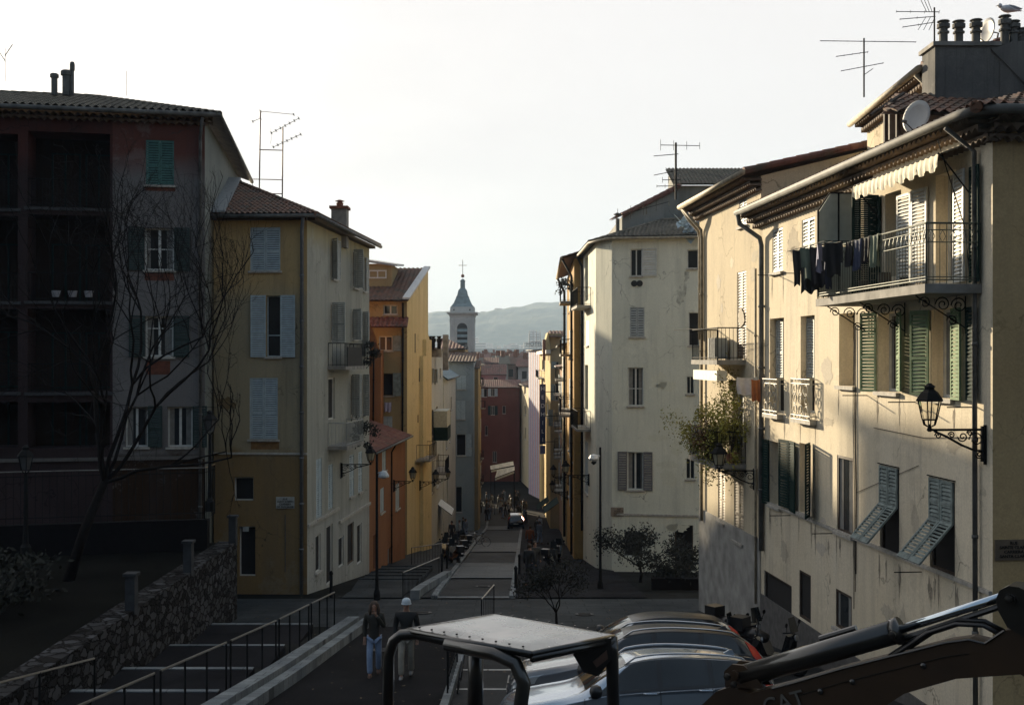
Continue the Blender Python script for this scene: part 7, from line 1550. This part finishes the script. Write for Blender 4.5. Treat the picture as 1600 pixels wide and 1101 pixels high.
for k, (a, b) in enumerate(((1290, 1075), (1340, 1060), (1450, 1035))): MB().lathe(EX(a, b, -.13), [(.025, 0), (.03, .012), (.012, .02)], 8, axis=-es).build('bolt', EB, rt)
d_ = (EX(1300, 1078, -.14)-EX(1210, 1100, -.14)).normalized()
text('CAT', .24, EX(1206, 1112, -.142), d_, UP-d_*UP.dot(d_), simple('worn_white', (.09,.088,.08), .8), rt, 'lettering', align='LEFT')
# ------------------------------------------------------------------ people
def skin(name, pts, edges, m, parent, root=0, sub=2, smooth=True):
    me = bpy.data.meshes.new('s'); me.from_pydata([p[:3] for p in pts], edges, []); ob = bpy.data.objects.new('s', me); COL.objects.link(ob)
    md = ob.modifiers.new('k', 'SKIN'); md.use_smooth_shade = True
    for i, v in enumerate(me.skin_vertices[0].data):
        r = pts[i][3]; v.radius = r if isinstance(r, tuple) else (r, r); v.use_root = (i == root)
    ob.modifiers.new('s', 'SUBSURF').levels = sub
    bpy.context.view_layer.update(); m2 = bpy.data.meshes.new_from_object(ob.evaluated_get(bpy.context.evaluated_depsgraph_get())); bpy.data.objects.remove(ob); bpy.data.meshes.remove(me)
    m2.name = name; m2.materials.clear(); m2.materials.append(m); m2.polygons.foreach_set('use_smooth', [True]*len(m2.polygons)); o = bpy.data.objects.new(name, m2); COL.objects.link(o); o.parent = parent; ORG[o.name] = ORG[parent.name]; return o
SKIN = simple('skin', (.28,.16,.11), .6, var=.08); HAIR = simple('brown_hair', (.05,.03,.018), .7, var=.3, scale=30)
def person(label, loc, rz, top, legs, shoes, hair=None, cap=None, stride=.14, arm=None, coat=.0, h=1.0, group=None, detail=True, long_hair=False, female=False):
    """faces -Y locally"""
    rt = thing('person', label, 'person', (0, 0, 0), group); sw = .175 if female else .20; hw = .09
    LA = [(-sw, 0, 1.42), (-sw-.05, .04, 1.14), (-sw-.05, -.04, .90)]; RA = [(sw, 0, 1.42), (sw+.05, .04, 1.14), (sw+.05, -.04, .90)]
    if arm == 'mouth': RA = [(sw, 0, 1.42), (sw+.06, -.06, 1.15), (.05, -.17, 1.46)]
    legL = [(-hw, 0, .92), (-hw-.01, -stride*.6-.03, .50), (-hw, -stride, .08)]; legR = [(hw, 0, .92), (hw+.01, stride*.3-.05, .50), (hw, stride, .10)]
    P_ = [(0, 0, .95, .10), (0, 0, 1.15, .09), (0, 0, 1.38, .10), (0, .0, 1.49, .055), (0, -.015, 1.555, .06), (0, -.02, 1.61, (.078, .09)), (0, -.01, 1.68, (.074, .088)), (0, 0, 1.735, .045)]
    E_ = [(0,1),(1,2),(2,3),(3,4),(4,5),(5,6),(6,7)]
    for A in (LA, RA):
        b = len(P_); P_ += [(*A[0], .055), (*A[1], .042), (*A[2], .030)]; E_ += [(2, b), (b, b+1), (b+1, b+2)]
        d = (Vector(A[2])-Vector(A[1])).normalized(); w = Vector(A[2]); sd = Vector((1, 0, 0)) if abs(d.x) < .6 else Vector((0, 0, 1))
        pm = w+d*.07; P_.append((*pm, .034)); E_.append((b+2, b+3))
        if detail:
            for k, o in enumerate((-.027, -.009, .009, .027)):
                f1 = pm+d*.03+sd*o; f2 = f1+d*(.03+.008*(k in (1, 2)))+Vector((0, -.008, 0)); f3 = f2+d*.022+Vector((0, -.014, 0)); i = len(P_); P_ += [(*f1, .009), (*f2, .008), (*f3, .007)]; E_ += [(b+3, i), (i, i+1), (i+1, i+2)]
            th = w+d*.03+sd*.03+Vector((0, -.02, 0)); i = len(P_); P_ += [(*th, .010), (*(th+d*.035+sd*.006), .008)]; E_ += [(b+2, i), (i, i+1)]
    for Lg in (legL, legR):
        b = len(P_); P_ += [(*Lg[0], .085), (*Lg[1], .055), (*Lg[2], .038), (Lg[2][0], Lg[2][1]-.11, .04, .035)]; E_ += [(0, b), (b, b+1), (b+1, b+2), (b+2, b+3)]
    skin('body', P_, E_, SKIN, rt, sub=1)
    # jacket over torso and arms
    J = [(0, 0, .86-coat, .165 if coat else .15), (0, 0, 1.0, .15), (0, 0, 1.18, .15), (0, 0, 1.38, .155), (0, 0, 1.48, .075)]; JE = [(0,1),(1,2),(2,3),(3,4)]
    for A in (LA, RA): b = len(J); J += [(*A[0], .085), (*A[1], .064), (*(Vector(A[1]).lerp(Vector(A[2]), .95)), .05)]; JE += [(3, b), (b, b+1), (b+1, b+2)]
    J = [(*p[:3], (p[3]*.95, p[3]*.95) if abs(p[0]) < .01 and i < 5 else p[3]) for i, p in enumerate(J)]
    skin('jacket', J, JE, top, rt, root=1, sub=2)
    Tn = [(0, 0, .94, (.14, .115))]; TE = []
    for Lg in (legL, legR): b = len(Tn); Tn += [(*Lg[0][:2], .86, .10), (*Lg[1], .076), (*Lg[2], .072)]; TE += [(0, b), (b, b+1), (b+1, b+2)]
    skin('trousers', Tn, TE, legs, rt, sub=2)
    for Lg in (legL, legR): mb = MB(); x, y, z = Lg[2]; z = max(z, .08); mb.tube([V(x, y+.06, z-.03), V(x, y, z-.025), V(x, y-.10, z-.045), V(x, y-.19, z-.055)], [.035, .05, .045, .025], 8); mb.build('shoe', shoes, rt, smooth=True)
    if hair:
        mb = MB(); mb.lathe((0, .015, 1.655), [(.093, -.06), (.10, 0), (.092, .05), (.06, .09), (.01, .107)], 12); 
        ho = mb.build('hair', hair, rt, smooth=True)
        if long_hair: mb = MB(); mb.tube([(0, .05, 1.68), (0, .075, 1.55), (0, .08, 1.38)], [.09, .105, .07], 10); mb.tube([(-.085, -.01, 1.69), (-.10, -.02, 1.55), (-.10, -.06, 1.38)], [.03, .04, .03], 8); mb.tube([(.085, -.01, 1.69), (.10, -.02, 1.55), (.10, -.06, 1.38)], [.03, .04, .03], 8); mb.build('hair', hair, rt, smooth=True)
    if cap: mb = MB(); mb.lathe((0, -.005, 1.66), [(.098, -.02), (.104, .0), (.103, .04), (.09, .085), (.055, .115), (.01, .125)], 14); mb.tube([(-.103*math.cos(a), -.103*math.sin(a)*1.0, 1.65) for a in [math.pi*2*k/14 for k in range(15)]], .014, 6); mb.build('beanie', cap, rt, smooth=True)
    if detail:
        mb = MB()
        for s in (-1, 1): mb.lathe((s*.03, -.098, 1.625), [(.002, 0), (.011, .004), (.002, .008)], 8, axis=(0, -1, 0))
        mb.build('eye', BLKP, rt); mb = MB(); mb.tube([(0, -.10, 1.625), (0, -.125, 1.59), (0, -.10, 1.585)], [.008, .014, .008], 6); 
        for s in (-1, 1): mb.lathe((s*.083, -.0, 1.60), [(.004, 0), (.025, .006), (.02, .015)], 8, axis=(s, 0, 0))
        mb.build('nose_and_ears', SKIN, rt, smooth=True); mb = MB(); mb.tube([(-.025, -.098, 1.558), (0, -.105, 1.556), (.025, -.098, 1.558)], .006, 5); mb.build('mouth', simple('lip', (.2,.07,.06), .6), rt)
    rt.location = loc; rt.rotation_euler = (0, 0, rz); rt.scale = (h, h, h); return rt
JEAN = simple('light_jeans', (.20,.27,.40), .85, var=.15, scale=9); BEIGE = simple('beige_trousers', (.26,.24,.20), .85, var=.15, scale=9); BLKJ = simple('black_jacket', (.012,.012,.011), .7, var=.3); OLIVE = simple('dark_olive_jacket', (.022,.020,.014), .7, var=.3); DJ = simple('dark_trousers', (.018,.02,.03), .85)
GSH = simple('grey_shoes', (.18,.18,.18), .7); BSH = simple('brown_shoes', (.08,.04,.025), .7)
person('woman with long brown hair, dark jacket and light jeans, one hand at her mouth', V(-3.18, 26.6, G(26.6)+.02), .05, OLIVE, JEAN, BSH, hair=HAIR, long_hair=True, arm='mouth', coat=.05, h=.98, female=True, stride=.19, group=None)
person('man in a pale knitted cap, black jacket and beige trousers walking up the ramp', V(-2.42, 26.4, G(26.4)+.02), -.03, BLKJ, BEIGE, GSH, cap=simple('pale_blue_knit', (.5,.57,.62), .9, var=.1, scale=40), h=1.02, stride=.21)
ORJ = simple('rust_coat', (.16,.05,.015), .8)
person('standing person in a dark coat at the right kerb, behind the small tree', V(.72, 47.2, G(47.2)+.06), 2.6, BLKJ, DJ, BSH, hair=HAIR, coat=.2, detail=False)
person('second dark figure at the right kerb, slightly farther', V(.98, 49.5, G(49.5)+.06), .4, OLIVE, DJ, BSH, hair=HAIR, coat=.1, detail=False)
person('person in a rust coloured coat on the right pavement beyond the first crossing', V(1.15, 74, G(74)+.06), 3.0, ORJ, DJ, BSH, hair=HAIR, coat=.25, detail=False)
rp = random.Random(17); protos = []
WJ = simple('pale_coat', (.3,.33,.36), .85); BLJ = simple('blue_grey_jacket', (.10,.13,.18), .85)
for k, (a, b) in enumerate(((BLKJ, DJ), (WJ, DJ), (BLJ, JEAN), (OLIVE, DJ))):
    protos.append(person(('pedestrian in black in the crowd at the far end of the street', 'pedestrian in a pale coat in the crowd at the far end of the street', 'pedestrian in a blue grey jacket in the crowd at the far end of the street', 'pedestrian in dark olive in the crowd at the far end of the street')[k], V(-4+k*1.3, 146+k*2, G(146+k*2)+.06), rp.uniform(0, 6), a, b, BSH, hair=HAIR, detail=False, group='distant pedestrians'))
for k in range(44):
    y = rp.uniform(128, 164); x = rp.uniform(-5.2, 1.8); i = rp.choice([0, 0, 0, 1, 2, 3]); dup(protos[i], V(x, y, G(y)+.06), None, rp.uniform(0, 6.28), rp.uniform(.94, 1.04))
for i, (x, y) in enumerate(((-4.6, 88), (-4.2, 92), (-3.9, 97), (-4.4, 104), (2.2, 100), (2.6, 110), (2.1, 88))):
    d = dup(protos[i % 4], V(x, y, G(y)+.06), None, rp.uniform(0, 6)); d['label'] = ('pedestrian on the left pavement beside the bicycles', 'second pedestrian on the left pavement', 'third pedestrian on the left pavement', 'pedestrian on the left pavement farthest down', 'pedestrian on the right pavement level with the dark car', 'pedestrian on the right pavement beyond the dark car', 'pedestrian on the right pavement before the dark car')[i]; del d['group']
# bins and planter in front of the pale corner house
def bin_(label, p): 
    rt = thing('wheelie_bin', label, 'bin', p, 'wheelie bins'); p = Vector(p); mb = MB(); mb.lathe(p, [(.30, .08), (.40, .95)], 4); mb.build('bin_body', DKGREEN, rt); mb = MB(); mb.lathe(p+UP*.95, [(.43, 0), (.43, .05), (.25, .12)], 4); mb.build('lid', BLKP, rt)
rt = thing('planter_wall', 'low dark wall with an overgrown hedge in front of the pale corner house', 'wall', gp(7, 46)); MB().box(5.6, 9.0, 46, 46.4, -3, G(46)+.45).build('wall', MC['dark_stone'], rt); mb = MB(); leaves(mb, (7.2, 46.6, G(46)+.9), (2.0, .8, .7), 3000, .13, rb, 20); mb.build('hedge', LEAFD, rt, recalc=False)
# ------------------------------------------------------------------ haze
hm = bpy.data.materials.new('haze'); hm.use_nodes = True; t = hm.node_tree; t.nodes.remove(t.nodes['Principled BSDF']); pv = t.nodes.new('ShaderNodeVolumePrincipled')
pv.inputs['Color'].default_value = (.62, .80, 1, 1); pv.inputs['Density'].default_value = .00026; pv.inputs['Anisotropy'].default_value = 0; t.links.new(pv.outputs[0], t.nodes['Material Output'].inputs['Volume'])
MB().box(-2700, 2700, -70, 5300, -34, 320).build('haze', hm, kind='stuff')
bpy.context.view_layer.update()
